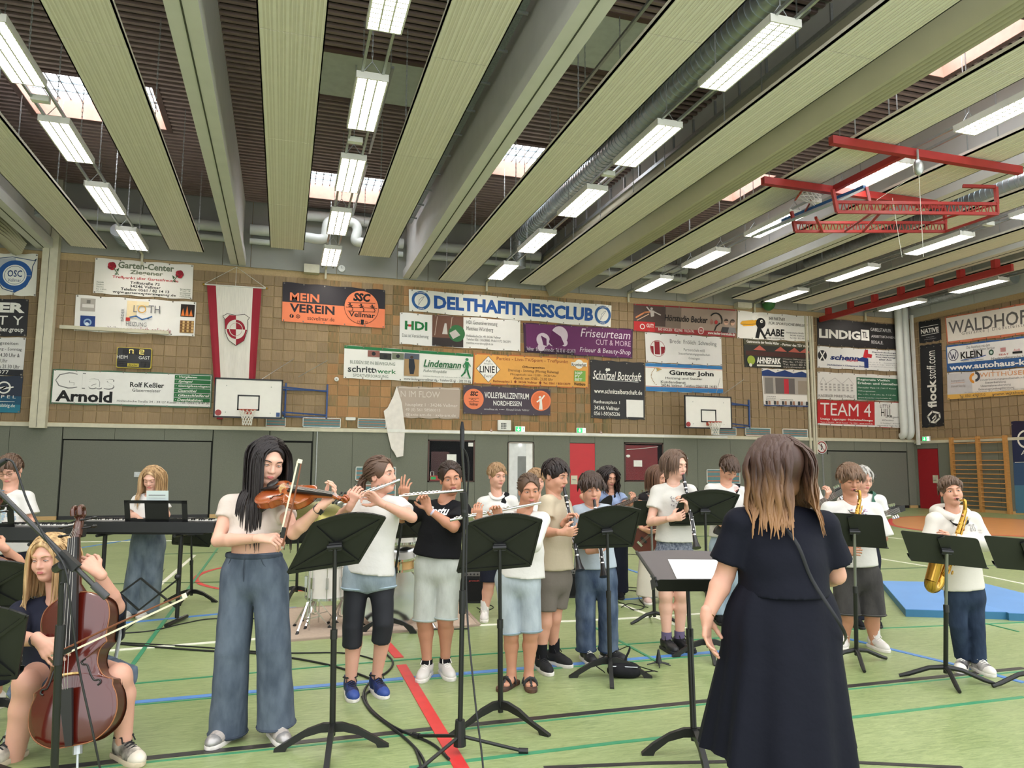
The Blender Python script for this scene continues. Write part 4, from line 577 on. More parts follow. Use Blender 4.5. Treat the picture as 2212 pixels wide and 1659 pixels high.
# ================================================================ things fixed to the walls
NET = mat('white_net_cord', (226, 222, 214), .8); BRD = mat('white_backboard', (232, 230, 224), .5, var=.02); RIM = mat('orange_rim', (178, 70, 48), .45)
def ringtube(m, c, R, r, n=24, ax=(0, 0, 1), k=6):
    a, b, d = frame(ax); m.tube([np.asarray(c)+R*(math.cos(t)*a+math.sin(t)*b) for t in np.linspace(0, 2*math.pi, n, endpoint=False)], r, k, close=True)
def net(m, c, ax, R=.22, L=.42, n=12):
    a, b, d = frame(ax); c = np.asarray(c, float); lv = 5
    def P(i, j): t = 2*math.pi*(i+.5*(j % 2))/n; r = R*(1-.42*min(1, j/3.2)); return c-d*(L*j/lv)+r*(math.cos(t)*a+math.sin(t)*b)
    for j in range(lv):
        for i in range(n):
            m.beam(P(i, j), P(i, j+1), .012, .012); m.beam(P(i+(1 if j % 2 == 0 else 0)*0, j), P(i-1+(j % 2)*2, j+1), .012, .012)
def wall_hoop(x, label, frame_dx, logo):
    Y = YW-1.15; z0, z1 = 2.86, 3.95; t = thing('basketball_hoop', label, 'basketball hoop', (x, YW-.05, 2.86))
    MB().box((x-.9, Y, z0), (x+.9, Y+.03, z1)).build('backboard', BRD, t)
    e = MB()
    for a, b in (((x-.92, z0-.02), (x+.92, z0+.025)), ((x-.92, z1-.025), (x+.92, z1+.02)), ((x-.92, z0), (x-.88, z1)), ((x+.88, z0), (x+.92, z1))): e.box((a[0], Y-.012, a[1]), (b[0], Y+.035, b[1]))
    e.build('edge_frame', BLK, t); q = MB()
    for a, b in (((x-.3, 3.06), (x+.3, 3.1)), ((x-.3, 3.46), (x+.3, 3.5)), ((x-.3, 3.06), (x-.26, 3.5)), ((x+.26, 3.06), (x+.3, 3.5))): q.box((a[0], Y-.006, a[1]), (b[0], Y+.002, b[1]))
    q.build('target_square', BLK, t); bolts = MB()
    for bx in (-.6, .6):
        for bz in (3., 3.75): bolts.ell((x+bx, Y-.004, bz), (.015, .008, .015), n=6, m=4)
    bolts.build('bolts', STEEL, t)
    r = MB(); ringtube(r, (x, Y-.38, 3.05), .225, .012); r.beam((x-.08, Y, 3.03), (x-.08, Y-.17, 3.05), .02, .02).beam((x+.08, Y, 3.03), (x+.08, Y-.17, 3.05), .02, .02).box((x-.1, Y-.02, 2.95), (x+.1, Y-.005, 3.06)); rr = r.build('rim', RIM, t)
    n = MB(); net(n, (x, Y-.38, 3.04), (0, 0, 1)); n.build('net', NET, rr)
    d = MB(); d.lathe([(.085, 0), (.085, .006), (.06, .006)], (x-.79, Y-.002, 2.98), (0, -1, 0), 16); d.beam((x-.84, Y-.008, 3.03), (x-.74, Y-.008, 2.93), .02, .004); d.build('sticker', REDP, t)
    if logo: MB().box((x+.76, Y-.006, 2.9), (x+.86, Y, 3.02)).build('blue_sticker', BLUEP, t)
    s = MB(); xa, xb = x+frame_dx, x+frame_dx+1.22
    for xx in (xa, xb): s.beam((xx, YW-.07, 2.94), (xx, YW-.07, 4.0), .05, .05)
    s.beam((xa, YW-.07, 3.8), (xb, YW-.07, 3.8), .04, .04).beam((xa, YW-.07, 2.98), (xb, YW-.07, 2.98), .04, .04); s.build('wall_frame', BLUEP, t)
    a = MB()
    for bz in (3.05, 3.78): a.beam((xa, YW-.07, bz), (x+.5, Y+.03, bz), .04, .04); a.beam((xb, YW-.07, bz), (x+.7, Y+.03, bz), .04, .04)
    a.build('swing_arm', BLUEP, t); w = MB(); w.tube([(x+.3, Y+.02, 3.95), (x+1.2, YW-.06, 4.75)], .008, 5); w.build('stay_cable', STEEL, t)
    w = MB(); w.tube([(x+1.35, YW-.05, 4.2), (x+2.2, YW-.05, 4.75)], .008, 5); w.build('stay_cable', STEEL, t)
hx = (onY(465, 817, YW-1.15)[0]+onY(608, 905, YW-1.15)[0])/2; wall_hoop(hx, 'basketball backboard and hoop overlapping the red and white flag', 1.0, True)
hx = (onY(1478, 855, YW-1.15)[0]+onY(1582, 925, YW-1.15)[0])/2; wall_hoop(hx, 'basketball backboard and hoop beneath the plumber banner', 1.15, False)
# flag
FA = [onY(*p, YW-.1) for p in ((447, 616), (565, 623), (546, 898), (468, 900))]; t = thing('town_flag', 'long red and white hanging flag with a crest shield', 'flag', tuple(FA[3])); pr = Print(t, FA, (0, -1, 0), .012); PRN.clear(); PRN.append(pr)
FR_ = mat('flag_red', (150, 28, 46), .8, bump=.4, bscale=6, stretch=(6, 1, .4)); FW = mat('flag_white', (224, 220, 210), .8, bump=.4, bscale=6, stretch=(6, 1, .4))
for u0, u1, mm, nm in ((0, .16, FR_, 'red_stripe'), (.16, .84, FW, 'white_field'), (.84, 1, FR_, 'red_stripe')):
    m = MB(); us = np.linspace(u0, u1, 9); vs = np.linspace(0, 1.0, 24); G = [[pr.P(np.array(u), np.array(v*(1.02 if nm == 'red_stripe' else .99)))+np.array([0, -.03*math.sin(u*26)*min(1, v*1.4), 0]) for u in us] for v in vs]; V = np.array(G).reshape(-1, 3); nu = len(us)
    fs = [(j*nu+i, j*nu+i+1, (j+1)*nu+i+1, (j+1)*nu+i) for j in range(len(vs)-1) for i in range(nu-1)]; k = len(V); m.add(np.concatenate([V, V+[0, .008, 0]]), fs+[tuple(k+i for i in f[::-1]) for f in fs]); m.build(nm, mm, t, smooth=60)
pr.off = .05
sh = [(.27, .235), (.36, .215), (.52, .225), (.7, .215), (.8, .24), (.765, .26), (.76, .35), (.7, .42), (.53, .46), (.37, .42), (.31, .36), (.305, .26)]
pr.poly(sh, (220, 216, 206)); pr.line(sh+[sh[0]], .004, (50, 36, 40)); pr.poly([(.31, .26), (.4, .225), (.53, .228), (.53, .335), (.308, .335)], (150, 28, 46)); pr.poly([(.53, .335), (.76, .335), (.7, .42), (.53, .458)], (150, 28, 46)); pr.disc(.53, .335, .075, (220, 216, 206), .05); pr.disc(.53, .335, .05, (150, 28, 46)); pr.disc(.53, .335, .075, (150, 28, 46), .055, 180, 270); pr.disc(.53, .335, .075, (150, 28, 46), .055, 0, 90); pr.disc(.53, .335, .048, (220, 216, 206), 0, 90, 180); pr.disc(.53, .335, .048, (220, 216, 206), 0, 270, 360); pr.flush()
a, b = onY(440, 614, YW-.1), onY(576, 623, YW-.1); MB().tube([a, b], .02, 8).build('pole', WHITE, t); 
for e in (a, b): MB().ell(e, .035).build('finial', mat('brass_finial', (190, 150, 60), .4, .6), t)
c = onY(511, 577, YW-.06); MB().tube([a, c, b], .008, 5).build('cord', WHITE, t); MB().tube([c, (a+b)/2], .006, 5).build('cord', WHITE, t)
# scoreboard
q = [onY(*p, YW-.14) for p in ((251, 749), (327, 752), (325, 797), (250, 794))]; t = thing('scoreboard', 'black electronic scoreboard with yellow digits and yellow edge', 'scoreboard', tuple(q[3])); pr = Print(t, q, (0, -1, 0), .006)
w = pr.w; h = pr.h; o = q[3]; ux = nrm(q[2]-q[3]); uz = np.array([0, 0, 1.]); MB().prism(rrect(0, 0, w, h, .05), o, ux, uz, (0, .09, 0)).build('case', mat('score_yellow', (190, 170, 60), .5), t); MB().prism(rrect(.02, .02, w-.02, h-.02, .045), o-[0, .004, 0], ux, uz, (0, .02, 0)).build('face', mat('score_black', (20, 20, 22), .4), t)
YL = (250, 214, 110); pr.text('HEIM', .03, .4, .33, .56, Wt); pr.text('GAST', .65, .4, .97, .56, Wt); pr.rect(.33, .77, .66, .93, (196, 180, 70)); pr.text('Bodet', .36, .79, .63, .91, (50, 44, 30), shear=.3)
def seg(u, v, s, on):
    P_ = {'a': (0, 0, 1, 0), 'b': (1, 0, 1, .5), 'c': (1, .5, 1, 1), 'd': (0, 1, 1, 1), 'e': (0, .5, 0, 1), 'f': (0, 0, 0, .5), 'g': (0, .5, 1, .5)}
    for k, (x0, y0, x1, y1) in P_.items(): pr.line([(u+x0*s*.6, v+y0*s), (u+x1*s*.6, v+y1*s)], .022, YL if k in on else (52, 50, 48))
for u, on in ((.27, 'bc'), (.37, 'abc'), (.56, 'bc'), (.68, 'abged'), (.2, '')): seg(u, .12, .19, on)
pr.disc(.49, .17, .022, YL); pr.disc(.49, .27, .022, YL)
for u in (.07, .18, .72, .83): seg(u, .68, .2, '')
text_mesh_all(); pr.flush(); LEDM = mat('led_digit', (255, 206, 100), .5, emit=.9)
for ch in t.children:
    if ch.name.startswith('print') and ch.data.materials[0].name == 'print_250_214_110': ch.data.materials[0] = LEDM
# exit signs
GNE = mat('exit_green', (40, 170, 96), .5, emit=.9); WHE = mat('exit_white', (236, 246, 240), .5, emit=.9)
def exit_sign(c, right, label):
    n = np.array((-1., 0, 0) if right else (0, -1., 0)); u = np.array((0, -1., 0) if right else (1., 0, 0)); z = np.array((0, 0, 1.)); t = thing('exit_sign', label, 'sign', tuple(c-z*.09))
    MB().obox(c, u*.17, z*.095, n*.03).build('case', WHITE, t); MB().obox(c+n*.032-u*.06, u*.095, z*.075, n*.002).build('green_field', GNE, t)
    MB().obox(c+n*.032+u*.105, u*.05, z*.075, n*.002).build('white_field', WHE, t); a = MB(); a.obox(c+n*.036-u*.06+z*.02, u*.014, z*.04, n*.002); a.prism([(-.05, 0), (.05, 0), (0, -.055)], c+n*.034-u*.06-z*.005, u, z, n*.004); a.build('arrow', WHE, t)
    r = MB(); f = c+n*.035+u*.105; r.ell(f+z*.05, (.012, .012, .012), n=6, m=4); r.obox(f+z*.012, u*.012, z*.026, n*.002); r.beam(f-z*.012, f-z*.05+u*.025, .014, .004); r.beam(f-z*.012, f-z*.05-u*.022, .014, .004); r.beam(f+z*.03, f+z*.01+u*.035, .01, .004); r.build('running_figure', GNE, t)
exit_sign(onY(1123, 927, YW-.08), False, 'green and white exit sign above the open white doorway'); exit_sign(onY(1255, 930, YW-.08), False, 'green and white exit sign above the bright red door'); exit_sign(onX(2001, 948, XR-.1), True, 'green and white exit sign on the right wall by the white pipe')
# striped air grilles
def grille(x0, x1, z0, z1, label, hue):
    t = thing('air_grille', label, 'vent', ((x0+x1)/2, YW-.06, z0)); Y = YW-.095; f = MB(); w = .022
    f.box((x0, Y, z0), (x1, YW-.052, z0+w)).box((x0, Y, z1-w), (x1, YW-.052, z1)).box((x0, Y, z0), (x0+w, YW-.052, z1)).box((x1-w, Y, z0), (x1, YW-.052, z1)); f.build('frame', WHITE, t); n = 9
    for i in range(n):
        a = z0+w+(z1-z0-2*w)*i/n; MB().box((x0+w, Y+.012, a+.003), (x1-w, YW-.055, a+(z1-z0-2*w)/n-.003)).build('louvre_slat', mat('slat_teal', (96, 140, 146), .6) if (i+hue) % 3 else mat('slat_rust', (176, 128, 108), .6), t)
for a, b, c, d, s, h in ((-.52, .05, 2.66, 2.97, 'partly behind the hoop by the flag', 0), (.54, 1.67, 2.67, 2.97, 'under the blue swing frame', 1), (2.18, 3.06, 2.68, 2.98, 'left of the torn banner flap', 2), (14.7, 15.7, 2.68, 2.97, 'behind the net of the hoop under the plumber banner', 2), (16.08, 17.16, 2.68, 2.98, 'right of the backboard under the plumber banner', 0), (17.68, 18.79, 2.66, 2.97, 'beside the no-smoking sign', 1), (2.16, 3.4, 1.06, 1.49, 'low on the wall behind the ponytail flutist', 0), (2.16, 3.4, .5, .95, 'lowest, near the floor behind the ponytail flutist', 1), (14.44, 15.8, .95, 1.47, 'low on the wall behind the boy with the chain', 2)):
    grille(a, b, c, d, 'striped teal and rust air grille '+s, h)
# small fittings
def wbox(name, label, cat, p0, p1, m, off=.16, back=.052):
    a, b = onY(*p0, YW-off), onY(*p1, YW-off); return tag(MB().prism(rrect(min(a[0], b[0]), min(a[2], b[2]), max(a[0], b[0]), max(a[2], b[2]), .02), (0, YW-off, 0), (1, 0, 0), (0, 0, 1), (0, off-back, 0)).build(name, m, org=((a[0]+b[0])/2, YW-off/2, min(a[2], b[2]))), label, cat)
wbox('wall_speaker', 'grey box loudspeaker under the fascia above the MEIN VEREIN banner', 'speaker', (657, 569), (690, 590), CREAM, .3, .03); wbox('wall_speaker', 'grey box loudspeaker under the fascia beside the bird banner', 'speaker', (1594, 652), (1625, 666), CREAM, .3, .03)
c = onY(738, 580, YW-.08); t = thing('wall_clock', 'small white round wall clock under the fascia', 'clock', tuple(c)); MB().lathe([(.11, 0), (.11, .05), (.1, .06)], c+[0, .05, 0], (0, -1, 0), 20).build('case', WHITE, t); MB().beam(c+[0, -.014, 0], c+[0, -.014, .08], .012, .004).beam(c+[0, -.014, 0], c+[.05, -.014, .02], .012, .004).build('hands', BLK, t)
c = onY(727, 819, YW-.1); t = thing('fire_bell', 'small white round alarm sounder between hoop and shoe banner', 'alarm', tuple(c)); MB().lathe([(.06, 0), (.075, .02), (.07, .07), (.02, .09)], c+[0, .055, 0], (0, -1, 0), 16).build('dome', WHITE, t, smooth=50); MB().ell(c+[0, -.035, 0], .015).build('lens', BLK, t)
t = wbox('emergency_lamp', 'white boxy emergency lamp left of the first exit sign', 'lamp', (1076, 907), (1104, 930), WHITE, .17); c = onY(1088, 920, YW-.18); g = MB()
for i in range(4):
    for j in range(4): g.box(c+[-.09+i*.05, 0, -.09+j*.05], c+[-.06+i*.05, .015, -.06+j*.05])
g.build('grid', BLK, t, org=wloc(t)); wbox('junction_box', 'small white box between two striped grilles', 'box', (747, 901), (768, 908), WHITE, .1)
for px, py, s in ((1061, 931, 'left of the emergency lamp'), (1298, 935, 'right of the second exit sign')):
    c = onY(px, py, YW-.1); t = thing('ornament_ball', 'tiny red and white ball ornament on the ledge '+s, 'ornament', tuple(c-[0, 0, .05])); MB().ell(c, .05).build('ball', mat('ornament_red', (150, 70, 62), .5, c2=(220, 208, 198), scale=30), t, smooth=True); MB().tube([c, c+[0, 0, .08]], .006, 5).build('loop', WHITE, t)
# no smoking sign
c = onY(1775, 966, YW-.09); t = thing('prohibition_sign', 'round white and red prohibition sign on the green wall', 'sign', tuple(c-[0, 0, .25])); MB().lathe([(.25, 0), (.25, .012)], c+[0, .01, 0], (0, -1, 0), 28).build('plate', WHITE, t); r = MB(); ringtube(r, c+[0, -.006, 0], .2, .02, 28, (0, 1, 0), 4); r.beam(c+[-.14, -.008, .14], c+[.14, -.008, -.14], .035, .008); r.build('red_bar', REDP, t); MB().tube([c+[-.03, -.006, .12], c+[.02, -.006, .02], c+[-.03, -.006, -.1]], .02, 6).build('symbol', BLK, t)
# cabinet and conduits, corner pipes
MB().box((18.5, YW-.3, 0), (19.6, YW-.052, 2.04)).build('wall_cabinet', GREEN, org=(19, YW-.25, 0)); o = tag(bpy.data.objects['wall_cabinet'], 'tall green felt covered cabinet box against the back wall', 'cabinet'); MB().box((18.72, YW-.306, .05), (18.73, YW-.298, 2.0)).build('gap', DARK, o, org=wloc(o)); MB().box((19.2, YW-.32, .02), (19.26, YW-.3, 2.04)).build('post', STEEL, o, org=wloc(o))
for x, s in ((18.85, 'first'), (19.02, 'second'), (19.12, 'third')): tag(MB().box((x, YW-.13, 2.04), (x+.07, YW-.06, 7.3)).build('cable_conduit', CREAM, org=(x, YW-.1, 2.04)), 'cream cable conduit rising from the cabinet, %s from the beam side' % s, 'conduit')
for x, s in ((23.16, 'outer'), (23.48, 'inner')): tag(MB().tube(np.concatenate([[(x, YW-.25, 7.9), (x, YW-.25, 3.15)], bez((x, YW-.25, 3.1), (x, YW-.25, 2.85), (x, YW-.2, 2.8), (x, YW-.1, 2.78), 8)]), .14, 16).build('down_pipe', PIPE, smooth=50, org=(x, YW-.25, 2.8)), 'fat white vertical pipe in the wall corner, %s one' % s, 'pipe')
tag(MB().box((XR-.16, 23.02, 2.45), (XR-.06, 23.12, 7.6)).build('conduit_post', WHITE, org=(XR-.1, 23.07, 2.45)), 'slim white vertical post on the right wall corner', 'post')
tag(MB().tube([(.98, YW-.06, 0), (.98, YW-.06, 2.55)], .02, 8).build('earthing_rod', STEEL, org=(.98, YW-.06, 0)), 'thin grey vertical rod on the green wall behind the violin', 'pole')
c = onY(1640, 640, YW-.5); tag(MB().ell((17.12, YW-.28, 7.62), (.24, .24, .28), n=16, m=10).build('gym_ball', mat('green_ball', (46, 104, 50), .5), smooth=True, org=(17.12, YW-.28, 7.34)), 'green ball stuck under the fascia behind a luminaire', 'ball')
# wall bars
WOOD = mat('wall_bar_wood', (190, 138, 78), .5, var=.15, scale=4, stretch=(2, 2, 10))
t = thing('wall_bars', 'double wooden gymnastics wall bars on the right wall', 'wall bars', (XR-.1, 20.4, 0)); Y = [21.55, 20.45, 19.4]
for y in Y: MB().box((XR-.2, y-.05, 0), (XR-.06, y+.05, 2.68)).build('upright', WOOD, t)
for k in range(2):
    for i, z in enumerate([.22, .38, .54, .7, .86, 1.02, 1.18, 1.34, 1.5, 1.66, 1.82, 2.1, 2.45, 2.6]): MB().tube([(XR-.16, Y[k], z), (XR-.16, Y[k+1], z)], .02, 6).build('rung', WOOD, t)
# curtain track in red under the beam at the right
t = thing('curtain_track', 'red steel track with brackets under the far right roof beam', 'track', (19.3, 20, 7.2))
a, b = np.array([19.55, YW-.1, 7.2]), np.array([19.55, 15.4, 7.2]); MB().beam(a, b, .09, .2).build('rail', REDP, t)
for i in range(7): y = 15.8+i*1.15; MB().box((19.4, y, 7.28), (19.6, y+.14, 7.55)).build('bracket', REDP, t)
# the ceiling hung basketball hoop, folded up: two lattice arms, board, rim
def folded_hoop():
    t = thing('folded_hoop', 'red lattice basketball hoop folded up under the ceiling', 'basketball hoop', (13, 12.5, 7.2)); RP = REDP
    for (x0, y0), (x1, y1) in (((9.25, 10.55), (13.78, 10.55)), ((9.25, 12.55), (13.78, 12.55))): MB().beam((x0, y0, 7.4), (x1, y1, 7.4), .12, .15).build('cross_beam', RP, t)
    MB().beam((11., 10.55, 7.42), (11., 12.55, 7.42), .1, .12).build('tie_beam', RP, t)
    A = [(atD(1808, 458, 14.6), atD(2155, 462, 14.6)), (atD(1718, 500, 16.4), atD(2043, 500, 16.4))]; z = np.array([0, 0, 1.])
    for p, q in A:
        h = z*.2; m = MB().beam(p+h*0, q+h*0, .05, .06).beam(p+h, q+h, .05, .06).beam(p, p+h, .05, .05).beam(q, q+h, .05, .05); m.build('lattice_arm', RP, t); n = 24
        MB().tube(smoothpath([p+(q-p)*i/(n*2)+h*(.0 if i % 2 else 1.) for i in range(n*2+1)], 3), .012, 5).build('zigzag_rod', RP, t)
    (p1, q1), (p2, q2) = A; MB().tube([p1+(q1-p1)*.33+z*.2, p2+(q2-p2)*.45+z*.0], .03, 6).tube([p1+(q1-p1)*.22, p2+(q2-p2)*.33], .025, 6).build('brace', RP, t); MB().tube([q1, q2], .03, 6).tube([q1+z*.2, p2+(q2-p2)*.9+z*.2], .02, 6).build('brace', RP, t)
    for p, u in ((q1, 0), (q2, 0)): MB().beam(p+z*.2, p+z*.55, .06, .06).beam(p+z*.55, p+z*.62+np.array([-.5, .3, 0]), .06, .06).build('hanger', RP, t)
    a0, a1 = atD(1690, 478, 17.3), atD(1868, 405, 15.0); d = nrm(a1-a0); s = nrm(np.cross(d, (-.35, -.3, .7))); pl = [a0, a1, a1+s*1.0, a0+s*1.0]; nn = nrm(np.cross(d, s)); k = MB()
    MB().add([x for x in pl]+[x+nn*.04 for x in pl], [(0, 1, 2, 3), (7, 6, 5, 4), (0, 4, 5, 1), (1, 5, 6, 2), (2, 6, 7, 3), (3, 7, 4, 0)]).build('backboard', mat('board_underside', (150, 158, 160), .6), t); MB().beam(a0, a1, .07, .09).build('blue_edge_pad', mat('blue_pad', (44, 100, 160), .5), t)
    rc = atD(1732, 412, 15.9); ax = nrm((-.75, .3, .55)); r = MB(); ringtube(r, rc, .235, .014, 24, ax); rr = r.build('rim', RIM, t); n = MB(); net(n, rc, -ax*-1 if 0 else ax, .22, .4); n.build('net', NET, rr); MB().beam(rc+np.array([.2, -.05, -.2]), (a0+a1)/2*.6+a0*.4, .03, .03).build('rim_bracket', RIM, t)
    for p, q in ((atD(1762, 470, 15.6), p2+(q2-p2)*.18), (atD(1872, 405, 15.), p1+(q1-p1)*.22)): MB().beam(p, q, .05, .05).build('strut', RP, t)
    for p, q in ((p1, p1+z*.45), (p2, p2+z*.45)): MB().beam(p, q+np.array([-.08, 0, 0]), .06, .06).build('strut', RP, t)
    c = atD(1984, 362, 13.8); MB().ell(c, (.1, .08, .16)).build('winch', STEEL, t, smooth=True); MB().tube([c, c+[0, 0, .35]], .02, 6).build('hook', STEEL, t); MB().tube([c, atD(1995, 555, 13.8)], .006, 4).build('rope', WHITE, t); MB().tube([c-[0, 0, .1], p1+(q1-p1)*.25+z*.25], .006, 4).build('rope', WHITE, t); MB().tube([p1+(q1-p1)*.35+z*.3, p1+(q1-p1)*.38-z*.6, p1+(q1-p1)*.39-z*.9], .006, 4).build('rope', WHITE, t)
folded_hoop()
# blue gym mats on the floor
MATB = mat('blue_mat_top', (96, 142, 196), .6, var=.05, scale=2, bump=.1, bscale=60); MATS = mat('blue_mat_side', (44, 104, 140), .55)
def gym_mat(q, label):
    P = [onfloor(*p, z=.07) for p in q]; t = thing('gym_mat', label, 'gym mat', (*((P[0]+P[2])/2)[:2], 0)); k = [p*[1, 1, 0] for p in P]
    MB().add([x for x in P]+k, [(0, 1, 2, 3), (7, 6, 5, 4), (0, 4, 5, 1), (1, 5, 6, 2), (2, 6, 7, 3), (3, 7, 4, 0)]).build('side_cover', MATS, t); c = sum(P)/4
    MB().add([c+(p-c)*.99+[0, 0, .004] for p in P]+[c+(p-c)*.99-[0, 0, .01] for p in P], [(0, 1, 2, 3), (0, 4, 5, 1), (1, 5, 6, 2), (2, 6, 7, 3), (3, 7, 4, 0)]).build('top_cover', MATB, t)
a = [onfloor(*p, z=.07) for p in ((1956, 1317), (2176, 1324), (1997, 1257), (1904, 1255))]; gym_mat([(1956, 1317), (2176, 1323), (1998, 1257), (1903, 1255)], 'blue gym mat lying next to the white hooded saxophonist'); gym_mat([(2179, 1325), (2420, 1333), (2120, 1259), (2000, 1257)], 'second blue gym mat butted against the first one')
# ================================================================ smooth solid modelling (signed distance -> mesh) for people, clothes, instruments
class Vol:
    def __init__(s, lo, hi, vox):
        s.lo = np.asarray(lo, float)-2*vox; s.v = vox; n = np.ceil((np.asarray(hi)+2*vox-s.lo)/vox).astype(int)+1; s.n = n
        s.D = np.full(n, 1., np.float32); s.ax = [s.lo[i]+vox*np.arange(n[i]) for i in range(3)]
    def sl(s, lo, hi):
        a = np.clip(np.floor((np.asarray(lo)-s.lo)/s.v).astype(int), 0, s.n); b = np.clip(np.ceil((np.asarray(hi)-s.lo)/s.v).astype(int)+1, 0, s.n)
        if np.any(b <= a): return None
        q = tuple(slice(i, j) for i, j in zip(a, b)); X = [s.ax[i][q[i]].astype(np.float32) for i in range(3)]
        return q, X[0][:, None, None], X[1][None, :, None], X[2][None, None, :]
    def put(s, q, d, k, op):
        D = s.D[q]
        if op == '+':
            if k <= 0: D = np.minimum(D, d)
            else: h = np.clip(.5+.5*(D-d)/k, 0, 1); D = D*(1-h)+d*h-k*h*(1-h)
        else:
            d = -d
            if k <= 0: D = np.maximum(D, d)
            else: h = np.clip(.5-.5*(D-d)/k, 0, 1); D = D*(1-h)+d*h+k*h*(1-h)
        s.D[q] = D
    def cap(s, a, b, ra, rb=None, k=.02, side=None, cut=0, op='+', wob=None):
        """tapered capsule a->b; ra/rb scalar or (across, through) with `side` the across axis; cut 1: flat end at b, 2: flat at both"""
        a = np.asarray(a, float); b = np.asarray(b, float); rb = ra if rb is None else rb; A = np.broadcast_to(np.asarray(ra, float), (2,)); B_ = np.broadcast_to(np.asarray(rb, float), (2,)); R = max(A.max(), B_.max())+k+3*s.v
        g = s.sl(np.minimum(a, b)-R, np.maximum(a, b)+R)
        if g is None: return s
        q, X, Y, Z = g; L = np.linalg.norm(b-a)+1e-9; w = (b-a)/L; px, py, pz = X-a[0], Y-a[1], Z-a[2]
        h = px*w[0]+py*w[1]+pz*w[2]; t = np.clip(h/L, 0, 1); e = h-t*L
        if side is None and A[0] == A[1] and B_[0] == B_[1]:
            d2 = px*px+py*py+pz*pz-h*h+e*e; d = np.sqrt(np.maximum(d2, 0))-(A[0]+(B_[0]-A[0])*t)
        else:
            sd = nrm(np.asarray(side, float)-w*(np.asarray(side, float)@w)); f = np.cross(w, sd); qs = px*sd[0]+py*sd[1]+pz*sd[2]; qf = px*f[0]+py*f[1]+pz*f[2]
            rx = A[0]+(B_[0]-A[0])*t; ry = A[1]+(B_[1]-A[1])*t; mn = np.minimum(rx, ry); kk = np.sqrt((qs/rx)**2+(qf/ry)**2+(e/mn)**2)+1e-6; k2 = np.sqrt((qs/rx**2)**2+(qf/ry**2)**2+(e/mn**2)**2)+1e-6; d = kk*(kk-1)/k2
        if wob is not None: d = d+wob(X, Y, Z)
        if cut >= 1: d = np.maximum(d, h-L)
        if cut >= 2: d = np.maximum(d, -h)
        s.put(q, d, k, op); return s
    def ell(s, c, r, R=None, k=.02, op='+'):
        c = np.asarray(c, float); r = np.broadcast_to(np.asarray(r, float), (3,)); m = r.max()+k+3*s.v; g = s.sl(c-m, c+m)
        if g is None: return s
        q, X, Y, Z = g; px, py, pz = X-c[0], Y-c[1], Z-c[2]; M_ = np.eye(3) if R is None else np.asarray(R)   # columns = axes
        u = [px*M_[0, i]+py*M_[1, i]+pz*M_[2, i] for i in range(3)]
        k0 = np.sqrt(sum((u[i]/r[i])**2 for i in range(3)))+1e-6; k1 = np.sqrt(sum((u[i]/r[i]**2)**2 for i in range(3)))+1e-6
        s.put(q, k0*(k0-1)/k1, k, op); return s
    def plane(s, p, n):                       # cut away everything on the +n side
        p = np.asarray(p, float); n = nrm(n); X, Y, Z = s.ax[0][:, None, None]-p[0], s.ax[1][None, :, None]-p[1], s.ax[2][None, None, :]-p[2]
        s.D = np.maximum(s.D, (X*n[0]+Y*n[1]+Z*n[2]).astype(np.float32)); return s
    def wave(s, amp, dirs):                   # soft folds
        X, Y, Z = s.ax[0][:, None, None], s.ax[1][None, :, None], s.ax[2][None, None, :]; o = 0
        for (d, ph) in dirs: o = o+np.sin(X*d[0]+Y*d[1]+Z*d[2]+ph)
        s.D += (amp*o/len(dirs)).astype(np.float32); return s
    def arrays(s):
        D = s.D; S = D < 0; n = np.array(D.shape)-1; cnt = np.zeros(n, np.int8); C = [(i, j, k) for i in (0, 1) for j in (0, 1) for k in (0, 1)]
        for i, j, k in C: cnt += S[i:i+n[0], j:j+n[1], k:k+n[2]]
        I = np.nonzero((cnt > 0) & (cnt < 8)); m = len(I[0])
        if not m: return np.zeros((0, 3)), np.zeros((0, 4), int)
        idx = np.full(n, -1, np.int32); idx[I] = np.arange(m); cv = {c: D[I[0]+c[0], I[1]+c[1], I[2]+c[2]].astype(float) for c in C}; pos = np.zeros((m, 3)); w = np.zeros(m)
        for a in range(3):
            for c in C:
                if c[a]: continue
                e = list(c); e[a] = 1; d1, d2 = cv[c], cv[tuple(e)]; x = (d1 < 0) != (d2 < 0); t = np.where(x, d1/(d1-d2+1e-12), 0)
                P = np.tile(np.array(c, float), (m, 1)); P[:, a] += t; pos[x] += P[x]; w[x] += 1
        V = s.lo+s.v*(np.stack(I, 1)+pos/w[:, None]); Fs = []
        for a in range(3):
            b, c = (a+1) % 3, (a+2) % 3; s0 = [slice(None)]*3; s1 = [slice(None)]*3; s0[a] = slice(0, -1); s1[a] = slice(1, None)
            A, B_ = S[tuple(s0)], S[tuple(s1)]; E = np.nonzero(A != B_); E = np.stack(E, 1); ok = (E[:, b] > 0) & (E[:, c] > 0) & (E[:, b] < n[b]) & (E[:, c] < n[c]); E = E[ok]
            if not len(E): continue
            q = []
            for db, dc in ((-1, -1), (0, -1), (0, 0), (-1, 0)): T = E.copy(); T[:, b] += db; T[:, c] += dc; q.append(idx[T[:, 0], T[:, 1], T[:, 2]])
            q = np.stack(q, 1); fl = A[E[:, 0], E[:, 1], E[:, 2]]; q = np.where(fl[:, None], q, q[:, ::-1]); Fs.append(q[(q >= 0).all(1)])
        return V, np.concatenate(Fs)
